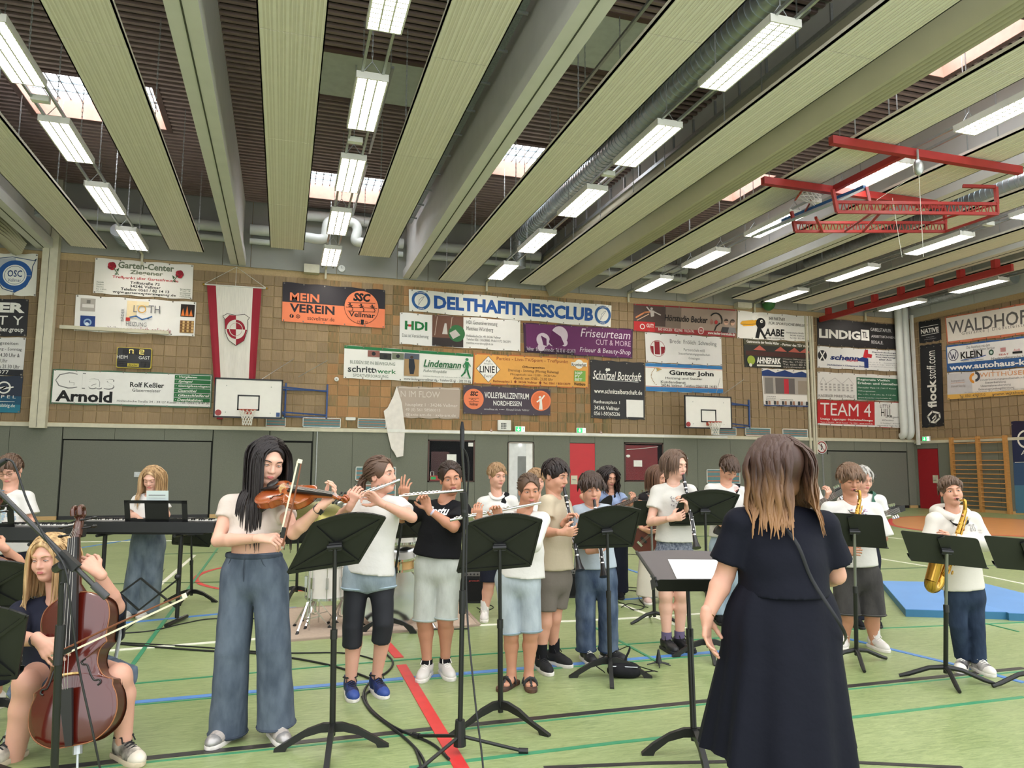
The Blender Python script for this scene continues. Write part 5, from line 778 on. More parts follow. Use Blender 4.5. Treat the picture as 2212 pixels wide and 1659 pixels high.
def mesh_np(parts, off=(0, 0, 0)):
    V = []; Q = []; k = 0
    for v, f in parts:
        if len(v): V.append(v); Q.append(f+k); k += len(v)
    V = np.concatenate(V)-np.asarray(off, float); Q = np.concatenate(Q).astype(np.int32); me = bpy.data.meshes.new('m'); me.vertices.add(len(V)); me.vertices.foreach_set('co', V.astype(np.float32).ravel())
    me.loops.add(Q.size); me.loops.foreach_set('vertex_index', Q.ravel()); me.polygons.add(len(Q)); me.polygons.foreach_set('loop_start', np.arange(0, Q.size, 4, dtype=np.int32)); me.update(calc_edges=True); me.validate()
    me.polygons.foreach_set('use_smooth', np.ones(len(me.polygons), bool)); return me
def vobj(name, vols, m, parent): return link(name, mesh_np([v.arrays() if isinstance(v, Vol) else v for v in vols], wloc(parent)), m, parent)
def bounds(pts, r): P = np.array(pts, float); return P.min(0)-r, P.max(0)+r
HF = np.array([_sy, _cy, 0]); HR = np.array([_cy, -_sy, 0]); UP = np.array([0, 0, 1.])
def folds(seed, f=38, n=6, vert=.5):
    r = np.random.default_rng(seed); return [(nrm(r.normal(size=3)*[1, 1, vert])*f*r.uniform(.6, 1.6), r.uniform(0, 6.28)) for _ in range(n)]
# ---------------------------------------------------------------- materials for people
SKIN = dict(p=(220, 172, 150), m=(206, 152, 126), t=(188, 134, 106), w=(212, 160, 138))
def skin(k): return mat('skin_'+k, SKIN[k], .55, var=.04, scale=14, bump=.03, bscale=300, sub=.12)
def cloth(n, c, c2=None, rough=.85, bump=.25, bs=26, var=.05, sc=5.): return mat('cloth_'+n, c, rough, var=var, scale=sc, bump=bump, bscale=bs, c2=c2, spec=.2)
def denim(n, c, c2): c2 = None if c2 is None else tuple(.45*np.array(c)+.55*np.array(c2)); return mat('denim_'+n, c, .85, var=.08, scale=7, bump=.3, bscale=30, c2=c2, detail=8, spec=.2, stretch=(1.6, 1.6, .7))
def hairm(n, c, c2=None):
    return mat('hair_'+n, c, .42, var=.2, scale=9, stretch=(5, 5, .6), c2=c2, bump=.25, bscale=60, spec=.4)
def ombre():
    m = hairm('ombre', (80, 56, 46)); N, L = m.node_tree.nodes, m.node_tree.links; b = N['Principled BSDF']; tc = N.new('ShaderNodeTexCoord'); sp = N.new('ShaderNodeSeparateXYZ'); L.new(tc.outputs['Object'], sp.inputs[0])
    n = N.new('ShaderNodeTexNoise'); n.inputs['Scale'].default_value = 22; mp = N.new('ShaderNodeMapping'); mp.inputs['Scale'].default_value = (1, 1, .12); L.new(tc.outputs['Object'], mp.inputs[0]); L.new(mp.outputs[0], n.inputs['Vector']); a = N.new('ShaderNodeMath'); a.operation = 'MULTIPLY_ADD'; a.inputs[1].default_value = .22; L.new(n.outputs[0], a.inputs[0]); L.new(sp.outputs[2], a.inputs[2])
    r = N.new('ShaderNodeMapRange'); r.inputs[1].default_value = 1.32; r.inputs[2].default_value = 1.6; L.new(a.outputs[0], r.inputs[0]); x = N.new('ShaderNodeMix'); x.data_type = 'RGBA'; x.inputs['A'].default_value = (*lin((168, 124, 84)), 1); x.inputs['B'].default_value = (*lin((72, 50, 42)), 1); L.new(r.outputs[0], x.inputs['Factor']); L.new(x.outputs['Result'], b.inputs['Base Color']); return m
# ---------------------------------------------------------------- shoe templates (pointing -Y, ankle at origin xy, sole at z 0)
_SH = {}
def shoe_tpl(kind):
    if kind in _SH: return _SH[kind]
    out = [(-.034, .07), (-.038, .0), (-.046, -.09), (-.04, -.155), (-.015, -.187), (.018, -.183), (.04, -.15), (.044, -.09), (.036, .0), (.032, .07), (0, .088)]; o2 = smoothpath([(*p, 0) for p in out+[out[0]]], 3)[:-1, :2]
    sole = MB(); h = .028 if kind != 'sandal' else .03; n = len(o2); rings = [(1.0, 0), (1.04, .006), (1.04, h-.004), (1.0, h)]
    V = np.concatenate([np.c_[(o2-[0, -.05])*g+[0, -.05], np.full(n, z)] for g, z in rings]); sole.add(V, [(i*n+j, i*n+(j+1) % n, (i+1)*n+(j+1) % n, (i+1)*n+j) for i in range(3) for j in range(n)]+[tuple(range(n-1, -1, -1)), tuple(3*n+j for j in range(n))])
    v = Vol((-.07, -.21, .0), (.07, .12, .2), .0075)
    if kind != 'sandal':
        v.ell((0, -.11, .035), (.045, .078, .045), k=.02).ell((0, .03, .05), (.037, .058, .055), k=.03).cap((0, -.08, .05), (0, .02, .085), .036, .034, k=.03).cap((0, .02, .06), (0, .028, .09 if kind == 'low' else .135), .04, .041, k=.02, cut=1)
        v.plane((0, 0, .022), (0, 0, -1))
        toe = Vol((-.07, -.21, .0), (.07, .12, .2), .0075); toe.ell((0, -.128, .034), (.044, .065, .042), k=.02).plane((0, 0, .022), (0, 0, -1)).plane((0, -.125, .06), (0, 1, .5)); tt = mesh_np([toe.arrays()])
        lac = MB(); 
        for i in range(5): y = -.1+i*.022; z = .082+i*.0065; lac.tube([(-.026, y, z-.006), (0, y-.004, z+.008), (.026, y, z-.006)], .0042, 5)
        lac.tube([(0, -.008, .12), (-.03, -.03, .125), (-.035, -.05, .1)], .004, 5).tube([(0, -.008, .12), (.03, -.03, .125), (.035, -.05, .1)], .004, 5)
        if kind == 'high': lac.tube([(-.043, .02, .12), (-.03, -.025, .125), (.03, -.025, .125), (.043, .02, .12)], .012, 6, flat=.5)
        lm = lac.mesh(smooth=True); up = mesh_np([v.arrays()])
    else:
        st = MB(); 
        for y in (-.09, -.02): st.tube(bez((-.045, y, .025), (-.045, y, .1), (.045, y, .1), (.045, y, .025), 10), .014, 6, flat=.35)
        st.tube([(0, -.135, .035), (0, -.1, .07), (0, -.06, .085)], .01, 6, flat=.5); up = st.mesh(smooth=True); tt = lm = None
    _SH[kind] = (up, sole.mesh(smooth=True), tt, lm); return _SH[kind]
def put_shoe(root, ank, yaw, kind, up, sole, lace, toe=None, sc=1.):
    a = np.array([ank[0], ank[1], 0])-wloc(root)*[1, 1, 0]; ms = shoe_tpl(kind); par = None
    for nm, me, m in (('shoe' if kind != 'sandal' else 'sandal_strap', ms[0], up), ('sole', ms[1], sole), ('toe_cap', ms[2], toe), ('laces', ms[3], lace)):
        if me is None or m is None: continue
        o = bpy.data.objects.new(nm, me); COL.objects.link(o)
        if not me.materials: me.materials.append(m)
        o.material_slots[0].link = 'OBJECT'; o.material_slots[0].material = m; o.parent = par or root
        if par is None: o.location = a; o.rotation_euler.z = yaw; o.scale = (sc, sc, sc); par = o
        if nm == 'toe_cap': o.scale = (1.02, 1.02, 1.02)
# ---------------------------------------------------------------- hands
def hand(W, dh, n, thumb, s=1., curl=(.5, .5, .5, .5), spread=.06, tcurl=.4, vox=.0045, rw=.0225):
    """W wrist, dh pointing direction, n palm normal, thumb +1/-1 side; curl per finger (index..little) radians per joint"""
    dh = nrm(dh); n = nrm(n-dh*(np.asarray(n)@dh)); ac = np.cross(dh, n)*thumb; lo, hi = bounds([W, W+dh*.2*s], .11*s); v = Vol(lo, hi, vox)
    v.cap(W-dh*.025*s, W+dh*.03*s, (rw*1.03, rw*.97), (max(.028*s, rw), max(.018*s, rw*.82)), k=.012, side=ac).ell(W, rw*1.02, None, .012)
    v.cap(W+dh*.015*s, W+dh*.075*s, (.03*s, .0155*s), (.041*s, .014*s), k=.012, side=ac)
    lens = ((.043, .026, .021), (.047, .03, .022), (.044, .028, .021), (.035, .021, .018)); r0 = (.0088, .0092, .0088, .0078)
    for i in range(4):
        o = (1.5-i)*.0205*s; p = W+dh*(.086-.004*abs(i-1.2))*s+ac*o; d = nrm(dh+ac*(1.5-i)*spread); a = 0
        v.cap(W+dh*.05*s+ac*o*.8, p, .011*s, .0105*s, k=.008)
        for j, L in enumerate(lens[i]):
            a += curl[i]*(1.1 if j < 2 else .7); q = p+(d*math.cos(a)+n*math.sin(a))*L*s; v.cap(p, q, (r0[i]-.0007*j)*s, (r0[i]-.0012-.0007*j)*s, k=.004); p = q
    p = W+dh*.022*s+ac*.024*s+n*.006*s; a = tcurl
    for j, (L, r) in enumerate(((.036, .0135), (.031, .0108), (.026, .0095))):
        d = nrm(dh*(.75+.2*j)+ac*(.85-.4*j)+n*(.35+a*.6*j)); q = p+d*L*s; v.cap(p, q, r*s, (r-.0015)*s, k=.008); p = q
    return v.arrays()
# ---------------------------------------------------------------- head (local axes r right, f forward, u up; metres)
def head_frame(yaw, pitch, roll):
    y, p, r = map(math.radians, (yaw, pitch, roll)); f = -HF*math.cos(y)+HR*math.sin(y); rt = HR*math.cos(y)+HF*math.sin(y)
    f2 = f*math.cos(p)-UP*math.sin(p); u2 = UP*math.cos(p)+f*math.sin(p); r2 = rt*math.cos(r)+u2*math.sin(r); u3 = u2*math.cos(r)-rt*math.sin(r); return np.stack([r2, f2, u3], 1)
def head_vol(c, R, s, neck, vox, fat=0., nose=1.):
    lo, hi = bounds([c], .155*s); v = Vol(lo-[0, 0, .03], hi, vox); P = lambda x, y, z: c+R@(np.array([x, y, z])*s); E = lambda x, y, z, r, k=.02, op='+': v.ell(P(x, y, z), np.asarray(r)*s, R, k*s, op)
    E(0, -.012, .035, (.0735, .093, .084)); E(0, .022, -.03, (.0585+fat, .066, .082), .03); E(0, .055, -.09, (.026+fat*.6, .026, .022), .035)
    for x in (-1, 1):
        E(x*(.046+fat), .005, -.062, (.016, .03, .024), .035); E(x*(.036+fat*.6), .057, -.028, (.024, .022, .026), .03); v.cap(P(x*.01, .082, .03), P(x*.044, .066, .027), .011*s, .009*s, k=.018*s)
    v.cap(P(0, .083, .018), P(0, .101*nose, -.022), .0085*s, .011*s, k=.014*s); v.ell(P(0, .1*nose, -.026), np.array((.0115, .0105, .009))*s, R, .006*s)
    for x in (-1, 1):
        v.ell(P(x*.0105, .092, -.029), np.array((.008, .009, .007))*s, R, .006*s); E(x*.031, .094, .006, (.0185, .016, .0115), .012, '-')
        v.ell(P(x*.031, .0745, .006), np.array((.0155, .012, .0125))*s, R, .004*s)            # eye ball with lid
        v.ell(P(x*.0755, -.008, -.006), np.array((.0085, .019, .031))*s, R, .006*s); v.ell(P(x*.083, -.002, -.004), np.array((.006, .011, .018))*s, R, .004*s, '-')
    v.ell(P(0, .083, -.057), np.array((.0235, .011, .0125))*s, R, .012*s); v.ell(P(0, .088, -.075), np.array((.018, .01, .006))*s, R, .012*s, '-')
    if neck is not None: v.cap(c+R@(np.array([0, -.022, -.055])*s), neck, .048*s, .05*s, k=.03)
    return v.arrays()
def face_parts(body, c, R, s, brow, lids=.6, lip=(196, 110, 104), iris=(70, 52, 40), mouth='closed'):
    P = lambda x, y, z: c+R@(np.array([x, y, z])*s); lipm = mat('lip_%d' % lip[0], lip, .45); lm = MB()
    for z, r, w in ((-.0525, .0036, .0195), (-.0595, .0046, .017)):
        lm.tube([P(-w, .0885, -.0565), P(-w*.5, .0955, z), P(0, .0965, z-(.0008 if z > -.055 else 0)), P(w*.5, .0955, z), P(w, .0885, -.0565)], [.0015*s, r*s, r*s, r*s, .0015*s], 7)
    lm.build('lips', lipm, body, smooth=70)
    lash = mat('eyelash', (34, 26, 24), .7); wh = mat('eye_white', (236, 232, 226), .25, var=0); ir = mat('iris_%d' % iris[0], iris, .15, var=.1)
    for x in (-1, 1):
        if lids < .9:
            w = MB(); w.ell(P(x*.031, .0785, .0045), np.array((.0125, .0095, .0052*(1.15-lids)))*s, R, 12, 8); e = w.build('eye', wh, body, smooth=True); i = MB(); i.ell(P(x*.031, .0865, .0042-.002*lids), np.array((.0054, .0026, .0046*(1.15-lids)))*s, R, 10, 6); i.build('iris', ir, e, smooth=True) if 0 else i.build('iris', ir, body, smooth=True)
        l = MB(); z = .009 if lids < .9 else .001; l.tube([P(x*.018, .084, z-.005), P(x*.025, .0885, z), P(x*.034, .0875, z+.0006), P(x*.0445, .08, z-.004)], [.0008*s, .0017*s, .0017*s, .001*s], 5); l.build('eyelash', lash, body)
        b = MB(); b.tube([P(x*.014, .092, .024), P(x*.026, .0935, .029), P(x*.038, .087, .03), P(x*.05, .075, .024)], [.0022*s, .004*s, .0036*s, .0012*s], 5, flat=.7); b.build('eyebrow', brow, body)
# ---------------------------------------------------------------- hair
def hair(root, c, R, s, col, kind, n=200, length=.3, part=0., seed=1, coll=(), fringe=.05, tie=None, vox=.007, vol=0., lockr=.0085, curl=0., hl=.04):
    rg = np.random.default_rng(seed); P = lambda x, y, z: c+R@(np.array([x, y, z])*s); cap = Vol(*bounds([c], .16*s), vox)
    gr = .012+vol; cap.ell(P(0, -.012, .035), (np.array((.0735, .093, .084))+gr)*s, R, 0.)
    if kind in ('long', 'bob', 'wavy'): cap.cap(P(0, -.03, .0), P(0, -.035, -.09), (.084*s+vol, .07*s), (.078*s, .05*s), k=.03, side=R[:, 0]); 
    cap.ell(P(0, .118, -.047), np.array((.0735, .11, .098+hl))*s, R, .008*s, '-')
    if kind in ('short',): cap.plane(P(0, -.02, -.052), R@np.array([0, .35, -1.])); 
    if kind in ('pony', 'bun'): cap.plane(P(0, -.02, -.05), R@np.array([0, .5, -1.]))
    for x in (-1, 1):
        if kind in ('short', 'pony', 'bun'): cap.ell(P(x*.09, .005, -.035), np.array((.03, .03, .042))*s, R, .006*s, '-')
    h = vobj('hair', [cap], col, root); m = MB(); ec = P(0, -.012, .035); er = (np.array((.0735, .093, .084))+gr+.001)*s
    def proj(p, lift=0.):
        q = R.T@(p-ec)/er; l = np.linalg.norm(q)
        if l < 1+lift: p = ec+R@(q/l*(1+lift)*er)
        for a, b, r in coll:
            w = b-a; t = np.clip((p-a)@w/(w@w+1e-9), 0, 1); d = p-(a+w*t); L = np.linalg.norm(d)
            if L < r: p = a+w*t+d/(L+1e-9)*r
        return p
    down = -UP
    for i in range(n):
        if kind == 'short':
            th = rg.uniform(0, 6.28); el = rg.uniform(.05, 1.5); q = np.array([math.cos(el)*math.cos(th), math.cos(el)*math.sin(th), math.sin(el)])
            if q[1] > .35 and q[2] < .5: continue
            if q[2] < .1 and q[1] > .1: continue
            v = R@np.array([rg.normal(0, .35)+part*.6, 1.+rg.normal(0, .25), -.1]) if q[1] > -.25 else R@np.array([rg.normal(0, .2), -.4, -1.]); L = rg.uniform(.5, 1.)*length; g0 = .12; st = 6
        elif kind in ('pony', 'bun'):
            th = rg.uniform(0, 6.28); el = rg.uniform(-.3, 1.5); q = np.array([math.cos(el)*math.cos(th), math.cos(el)*math.sin(th), math.sin(el)])
            if q[1] > .25 and q[2] < .48: continue
            T = P(*tie); v = T-(ec+R@(q*er)); L = np.linalg.norm(v)*1.05; g0 = -1; st = 7
        else:
            x0 = part+rg.normal(0, .05); fr = rg.uniform(-.9, .72); sg = 1 if rg.random() < .5 else -1; q = nrm(np.array([x0+sg*abs(rg.normal(0, .42)), fr, math.sqrt(max(.05, 1-fr*fr))])); 
            if q[1] > .45 and q[2] < .55: continue
            sgn = 1 if q[0] > part else -1; v = R@np.array([sgn*1., -.35 if q[1] > .2 else -.5, -.5]); L = length*rg.uniform(.75, 1.08); g0 = .18; st = max(7, int(L/.035))
        p = ec+R@(q*er*.99); pts = [p]; ds = L/st; v = nrm(v)
        for k in range(st):
            if g0 < 0: v = nrm(P(*tie)-p)
            else:
                w = min(1., g0+.17*k) if kind != 'short' else min(.8, g0+.1*k); v = nrm(v*(1-w)+down*w)
                if curl: v = nrm(v+curl*(math.sin(k*1.3+i)*R[:, 0]+math.cos(k*1.1+i*2)*R[:, 1]))
            p = proj(p+v*ds, .01+.03*rg.random()); pts.append(p)
        r = lockr*s*rg.uniform(.7, 1.25); pr = np.interp(np.linspace(0, 1, len(pts)), [0, .15, .7, 1], [.5*r, r, .9*r, .15*r]); m.tube(pts, pr, 5, flat=.55)
    if kind == 'pony':
        T = P(*tie)
        for i in range(40):
            o = rg.normal(0, .012, 3)*s; b = T+o; e = T+R@(np.array([0, -.05, 0])*s)+down*length*rg.uniform(.7, 1.)+rg.normal(0, .02, 3); m.tube(bez(b, b+R@(np.array([0, -.05, .0])*s), e-down*length*.4, e, 7), [.004, .007, .008, .008, .007, .005, .001], 5)
    if kind == 'bun':
        T = P(*tie)
        for i in range(26): d = nrm(rg.normal(size=3)); e = nrm(np.cross(d, rg.normal(size=3))); m.tube([T+.034*s*(d*math.cos(t)+e*math.sin(t)) for t in np.linspace(0, 4.5, 8)], .007*s, 5)
    if m.n: m.build('hair_locks', col, h, smooth=80)
    return h
# ================================================================ the young musicians and their conductor
def person(label, base, head, hs, look, sh, el, wr, hips, kn, an, hands, sk, top, bot, shoes, hr, b=1., vox=.011, face={}, facing=1, foot=(0, 0), neckd=.0, pants_front=0.):
    g = onfloor(*base); H0 = g@HF
    def J(p):
        if len(p) == 4: return np.array(p[:3], float)
        d = ray(p[0], p[1]); return CAM+d*((H0+(p[2] if len(p) > 2 else 0.))/(d@HF))
    root = thing('person', label, 'person', (g[0], g[1], 0)); sl, sr = [J(q)-UP*.028 for q in sh]; E_ = [J(p) for p in el]; W_ = [J(p) for p in wr]; hp = [J(p) for p in hips]; K_ = [J(p) for p in kn]; A_ = [J(p) for p in an]
    side = nrm((sr-sl)*[1, 1, .3]); fr = nrm(np.cross(side, UP))*facing; c = J(head); R = head_frame(*look); S = (sl, sr); mid = (sl+sr)/2; hc = (hp[0]+hp[1])/2; w = np.linalg.norm(sr-sl)/2; hside = nrm(side+0*UP)
    nb = mid+UP*.062-fr*.01; up_ = nrm(mid-hc); skm = skin(sk); ww = top.get('waist', w*.82); hw = top.get('hip', w*.92); d_ = .098*b
    # ---- body: one continuous surface
    lo, hi = bounds([*S, *E_, *W_, *hp, *K_, *A_, nb+UP*.1], .13); v = Vol(lo, hi, vox)
    v.cap(mid-up_*.115, hc+up_*.16, (w*.9, d_*.93), (ww, d_*.95), k=.03, side=side).cap(hc+up_*.16, hc, (ww, d_*.95), (hw, d_*1.05), k=.03, side=side); v.cap(sl+side*.02, sr-side*.02, .045*b, k=.04); v.cap(nb-UP*.06, c+R@(np.array([0, -.022, -.06])*hs), .058*hs, .05*hs, k=.03)
    for i in (0, 1):
        v.cap(S[i], E_[i], .045*b, .034*b, k=.03).cap(E_[i], E_[i]+(W_[i]-E_[i])*.3, .034*b, .0365*b, k=.012).cap(E_[i]+(W_[i]-E_[i])*.3, W_[i], .0365*b, .0225*b, k=.012)
        v.cap(hp[i], K_[i], .075*b, .052*b, k=.03).ell(K_[i]+fr*.008, np.array((.04, .04, .05))*b, None, .03); cm = K_[i]+(A_[i]-K_[i])*.3-fr*.016; v.cap(K_[i], cm, .048*b, .055*b, k=.03).cap(cm, A_[i], .055*b, .033*b, k=.02)
        fy = math.radians(foot[i]); fd = -HF*math.cos(fy)+HR*math.sin(fy); a0 = A_[i]*[1, 1, 0]; v.cap(A_[i], a0+UP*.05-fd*.005, .032, .028, k=.02)
        if shoes and shoes['kind'] == 'sandal': v.cap(a0+UP*.045, a0+UP*.03+fd*.1, (.034, .026), (.04, .02), k=.03, side=np.cross(fd, UP))
    parts = [v]; parts.append(head_vol(c, R, hs, nb-UP*.0, max(.0045, vox*.45), face.get('fat', 0.), face.get('nose', 1.)))
    for i in (0, 1):
        if hands[i]:
            h = dict(hands[i]); n = h.pop('n'); dh = h.pop('d'); parts.append(hand(W_[i], dh[0]*HR+dh[1]*UP-dh[2]*HF, n[0]*HR+n[1]*UP-n[2]*HF, h.pop('t'), h.pop('s', .95), rw=.0225*b, vox=max(.0045, vox*.42), **h))
    body = vobj('body', parts, skm, root)
    if not face.get('none'): face_parts(body, c, R, hs, hr['col'] if not face.get('brow') else face['brow'], face.get('lids', .6), face.get('lip', (196, 112, 106)), face.get('iris', (70, 52, 40)))
    # ---- top
    if top:
        hem = J(top['hem']) if 'hem' in top else hc; hm = hem*1.; t = top.get('t', .012); ex = top.get('hw', hw+.02); ex = ex if top.get('crop') else max([ex]+[bt_.get('w', 0)+.014 for bt_ in bot]); lo, hi = bounds([*S, E_[0], E_[1], hem, nb], .16); v = Vol(lo, hi, top.get('vox', .0095)); k = .03; wa = mid+(hem-mid)*.55; dd = d_+t; fl = top.get('ry', 1.)
        v.cap(mid-up_*.085, wa, (w*.97+t, dd), (top.get('ww', ww+t+.012), dd*fl), k=k, side=side).cap(wa, hem, (top.get('ww', ww+t+.012), dd*fl), (ex, top.get('hy', d_*1.12*fl+.026)), k=k, side=side, cut=1)
        v.cap(nb-UP*.035-side*.03, sl, .046*b+t, .042*b+t, k=.03).cap(nb-UP*.035+side*.03, sr, .046*b+t, .042*b+t, k=.03)
        if top.get('bust'): 
            for x in (-1, 1): v.ell(mid-up_*.2+side*x*w*.48+fr*(d_*.75), (.062, .06, .062), None, .05)
        sf = top.get('sl', .62)
        for i in (0, 1):
            if sf <= 0: continue
            r0, r1 = .043*b+t, top.get('sr', .062*b)
            if sf <= 1: v.cap(S[i], S[i]+(E_[i]-S[i])*sf, r0, r1, k=.03, cut=1)
            else: v.cap(S[i], E_[i], r0, r1, k=.03).cap(E_[i], E_[i]+(W_[i]-E_[i])*(sf-1), r1, top.get('cuff', .04), k=.02, cut=1)
        nk = top.get('nk', 1.); v.cap(nb+UP*(.03-.03*(nk-1))+fr*.022, nb+UP*.14-fr*.01, .062*nk, .075*nk, k=.012, op='-'); v.plane(hem, -up_) if not top.get('nocut') else 0
        if top.get('fold', 1): v.wave(.0035*top.get('fold', 1.), folds(abs(hash(label)) % 999 if 0 else len(label)*7+int(base[0]), 34, 7))
        to = vobj(top.get('name', 'shirt'), [v], top['col'], root)
        if top.get('hood'): 
            vh = Vol(*bounds([nb], .2), .011); [vh.cap(nb-fr*.02+.098*(math.cos(a)*side+math.sin(a)*fr)+UP*(.0-.05*max(0, math.sin(a))), nb-fr*.02+.098*(math.cos(a+.5)*side+math.sin(a+.5)*fr)+UP*(.0-.05*max(0, math.sin(a+.5))), .04-.016*max(0, math.sin(a)), k=.03) for a in np.arange(2.1, 6.9, .5)]; vh.ell(nb-fr*.11-UP*.05, (.1, .07, .09), None, .05); vobj('hood', [vh], top['col'], to)
        if top.get('collar'):
            m = MB(); m.tube([nb+UP*.035+.075*(math.cos(a)*side+math.sin(a)*fr)-UP*.05*max(0, math.sin(a)) for a in np.linspace(-2.6+1.57*2, 1.57*2+2.6-1.57*2+0.0, 5)] if 0 else [nb+UP*(.03-.055*max(0, math.sin(a)))+.072*(math.cos(a)*side+math.sin(a)*fr) for a in np.linspace(0, 2*math.pi, 20, endpoint=False)], .018, 6, flat=.5, close=True); m.build('collar', top['col'], to, smooth=80)
    # ---- bottoms
    legpt = lambda i, u: hp[i]+(K_[i]-hp[i])*u if u <= 1 else K_[i]+(A_[i]-K_[i])*(u-1)
    def legs(bt, name):
        r0, r1, r2 = bt['r']; u = bt['to']; wst = J(bt['waist']); lo, hi = bounds([wst, *hp, *[legpt(i, u) for i in (0, 1)], *[legpt(i, min(1, u)) for i in (0, 1)]], .15); v = Vol(lo, hi, bt.get('vox', .0105)); bw = bt.get('w', hw+.008)
        for i in (0, 1):
            if u <= 1: v.cap(hp[i], legpt(i, u), r0, r2, k=bt.get('lk', .004), cut=1)
            else: v.cap(hp[i], K_[i], r0, r1, k=.004).cap(K_[i], legpt(i, u), r1, r2, k=.004, cut=1)
        v.cap(wst, hc-up_*.02, (bt.get('ww', bw*.93), d_*1.0+.008), (bw, d_*1.12+.008), k=.035, side=side)
        v.plane(wst, up_)
        for i in (0, 1): e = legpt(i, u)
        v.wave(.0032*bt.get('fold', 1.), folds(int(base[1])+13, bt.get('ff', 40), 7, 1.6)); o = vobj(name, [v], bt['col'], root)
        if bt.get('hemc'):
            for i in (0, 1): e = legpt(i, u); d = nrm(e-legpt(i, u-.15)); s_, u_, _ = frame(d); m = MB(); m.tube([e-d*.012+(r2+.002)*(math.cos(a)*s_+math.sin(a)*u_) for a in np.linspace(0, 6.283, 22, endpoint=False)], .0055, 6, close=True); m.build('hem_cuff', bt['hemc'], o, smooth=70)
        if bt.get('belt', 1) and bt.get('det'):
            m = MB(); rx, ry = bt.get('ww', bw*.93)+.004, d_+.012; C = wst-up_*.018
            m.tube([C+rx*math.cos(a)*side+ry*math.sin(a)*fr for a in np.linspace(0, 6.283, 28, endpoint=False)], .013, 6, flat=.4, close=True, up=fr); m.build('waistband', bt['det'], o, smooth=60); f = MB(); f.tube([C+fr*(ry+.004), C+fr*(d_*1.12+.014)-up_*.06, C+fr*(d_*1.05+.012)-up_*.13], .0028, 6); f.build('fly_seam', bt['det'], o)
            for x in (-1, 1): q = MB(); q.tube(bez(C+side*x*rx*.55+fr*ry*.86, C+side*x*rx*.62+fr*ry*.9-up_*.05, C+side*x*rx*.8+fr*ry*.75-up_*.07, C+side*x*rx*1.03+fr*ry*.3-up_*.075, 8), .0024, 5); q.build('pocket_seam', bt['det'], o)
        return o
    for bt in bot: legs(bt, bt.get('name', 'trousers'))
    # ---- shoes, socks
    if shoes:
        for i in (0, 1):
            put_shoe(root, A_[i], YAW*-1-math.radians(-foot[i]), shoes['kind'], shoes['up'], shoes['sole'], shoes.get('lace'), shoes.get('toe'), shoes.get('sc', .95))
            if shoes.get('sock'): m = MB(); m.tube([A_[i]*[1, 1, 0]+UP*.09, A_[i]*[1, 1, 0]*.9+A_[i]*[.1, .1, 0]+UP*(.1+shoes.get('sh', .08))], .043*b, 12); m.build('sock', shoes['sock'], root, smooth=50)
    hh = None
    if hr:
        k = dict(hr); col = k.pop('col'); coll = [(sl, sr, .085), (mid-UP*.02-fr*.02, hc, .135*b), (S[0], E_[0], .07), (S[1], E_[1], .07)]; hh = hair(root, c, R, hs, col, k.pop('kind'), coll=coll, seed=abs(int(base[0])), **k)
    return dict(root=root, c=c, R=R, hs=hs, sl=sl, sr=sr, mid=mid, nb=nb, fr=fr, side=side, up=up_, E=E_, W=W_, hc=hc, hp=hp, K=K_, A=A_, J=J, hair=hh, H0=H0, w=w, d=d_, body=body)
WHT = cloth('white', (212, 209, 204)); OFFW = cloth('off_white', (204, 200, 192)); BLKC = cloth('black', (24, 24, 27)); NAVY = cloth('navy', (28, 30, 42)); SOLEW = mat('white_rubber', (226, 220, 212), .6); SOLEK = mat('black_rubber', (26, 26, 28), .6); LW = mat('white_lace', (230, 226, 218), .8); LK = mat('black_lace', (22, 22, 24), .8)
HBR = hairm('brown', (72, 52, 40)); HDK = hairm('dark', (40, 30, 28)); HBLK = hairm('black', (30, 22, 22)); HBL = hairm('blond', (196, 158, 112), (222, 190, 146)); HLB = hairm('light_brown', (112, 84, 60)); HDB = hairm('dark_blond', (150, 118, 84)); 
FIN = dict(n=(0, -.3, -1), d=(1, -.2, .1), t=1)
P1 = person('girl in cropped pale tee and wide jeans playing the violin', (545, 1597), (579, 996, 0), 1.08, (36, 20, -6), ((497, 1080, .02), (612, 1086, -.02)), ((470, 1168, -.06), (634, 1152, -.2)), ((562, 1163, -.26), (695, 1093, -.33)),
    ((517, 1240, 0), (583, 1240, 0)), ((502, 1405, -.02), (591, 1398, -.02)), ((492, 1586, 0), (597, 1568, .02)),
    (dict(d=(1, .05, .25), n=(.3, -.8, -.4), t=1, curl=(.75, .8, .8, .7), s=1.), dict(d=(.75, .62, .1), n=(-.6, .6, .5), t=-1, curl=(.75, .65, .6, .5), s=1.)), 'p',
    dict(col=cloth('cream_tee', (204, 190, 180)), hem=(549, 1162, 0), sl=.38, sr=.058, nk=1.15, waist=.125, hip=.155, hw=.137, ww=.138, crop=1, bust=1, fold=.8), [dict(col=denim('blue', (72, 82, 96), (112, 122, 134)), waist=(549, 1192, 0), to=2.0, r=(.1, .092, .102), w=.175, ww=.155, det=denim('seam', (58, 66, 78), (88, 96, 108)), hemc=denim('seam', (54, 68, 88), None), ff=30, fold=1.3)],
    dict(kind='low', up=mat('silver_mesh_shoe', (196, 186, 178), .4, .3, var=.15, scale=60), sole=SOLEW, lace=LW, toe=mat('silver_trim', (170, 166, 164), .35, .5)), dict(col=HBLK, kind='long', n=330, length=.6, part=.12, lockr=.0095), face=dict(lids=.75, fat=.002, iris=(40, 30, 26), brow=HBLK), foot=(-12, 35))
SNW = dict(kind='low', up=mat('white_leather', (214, 208, 202), .45, var=.04), sole=SOLEW, lace=LW)
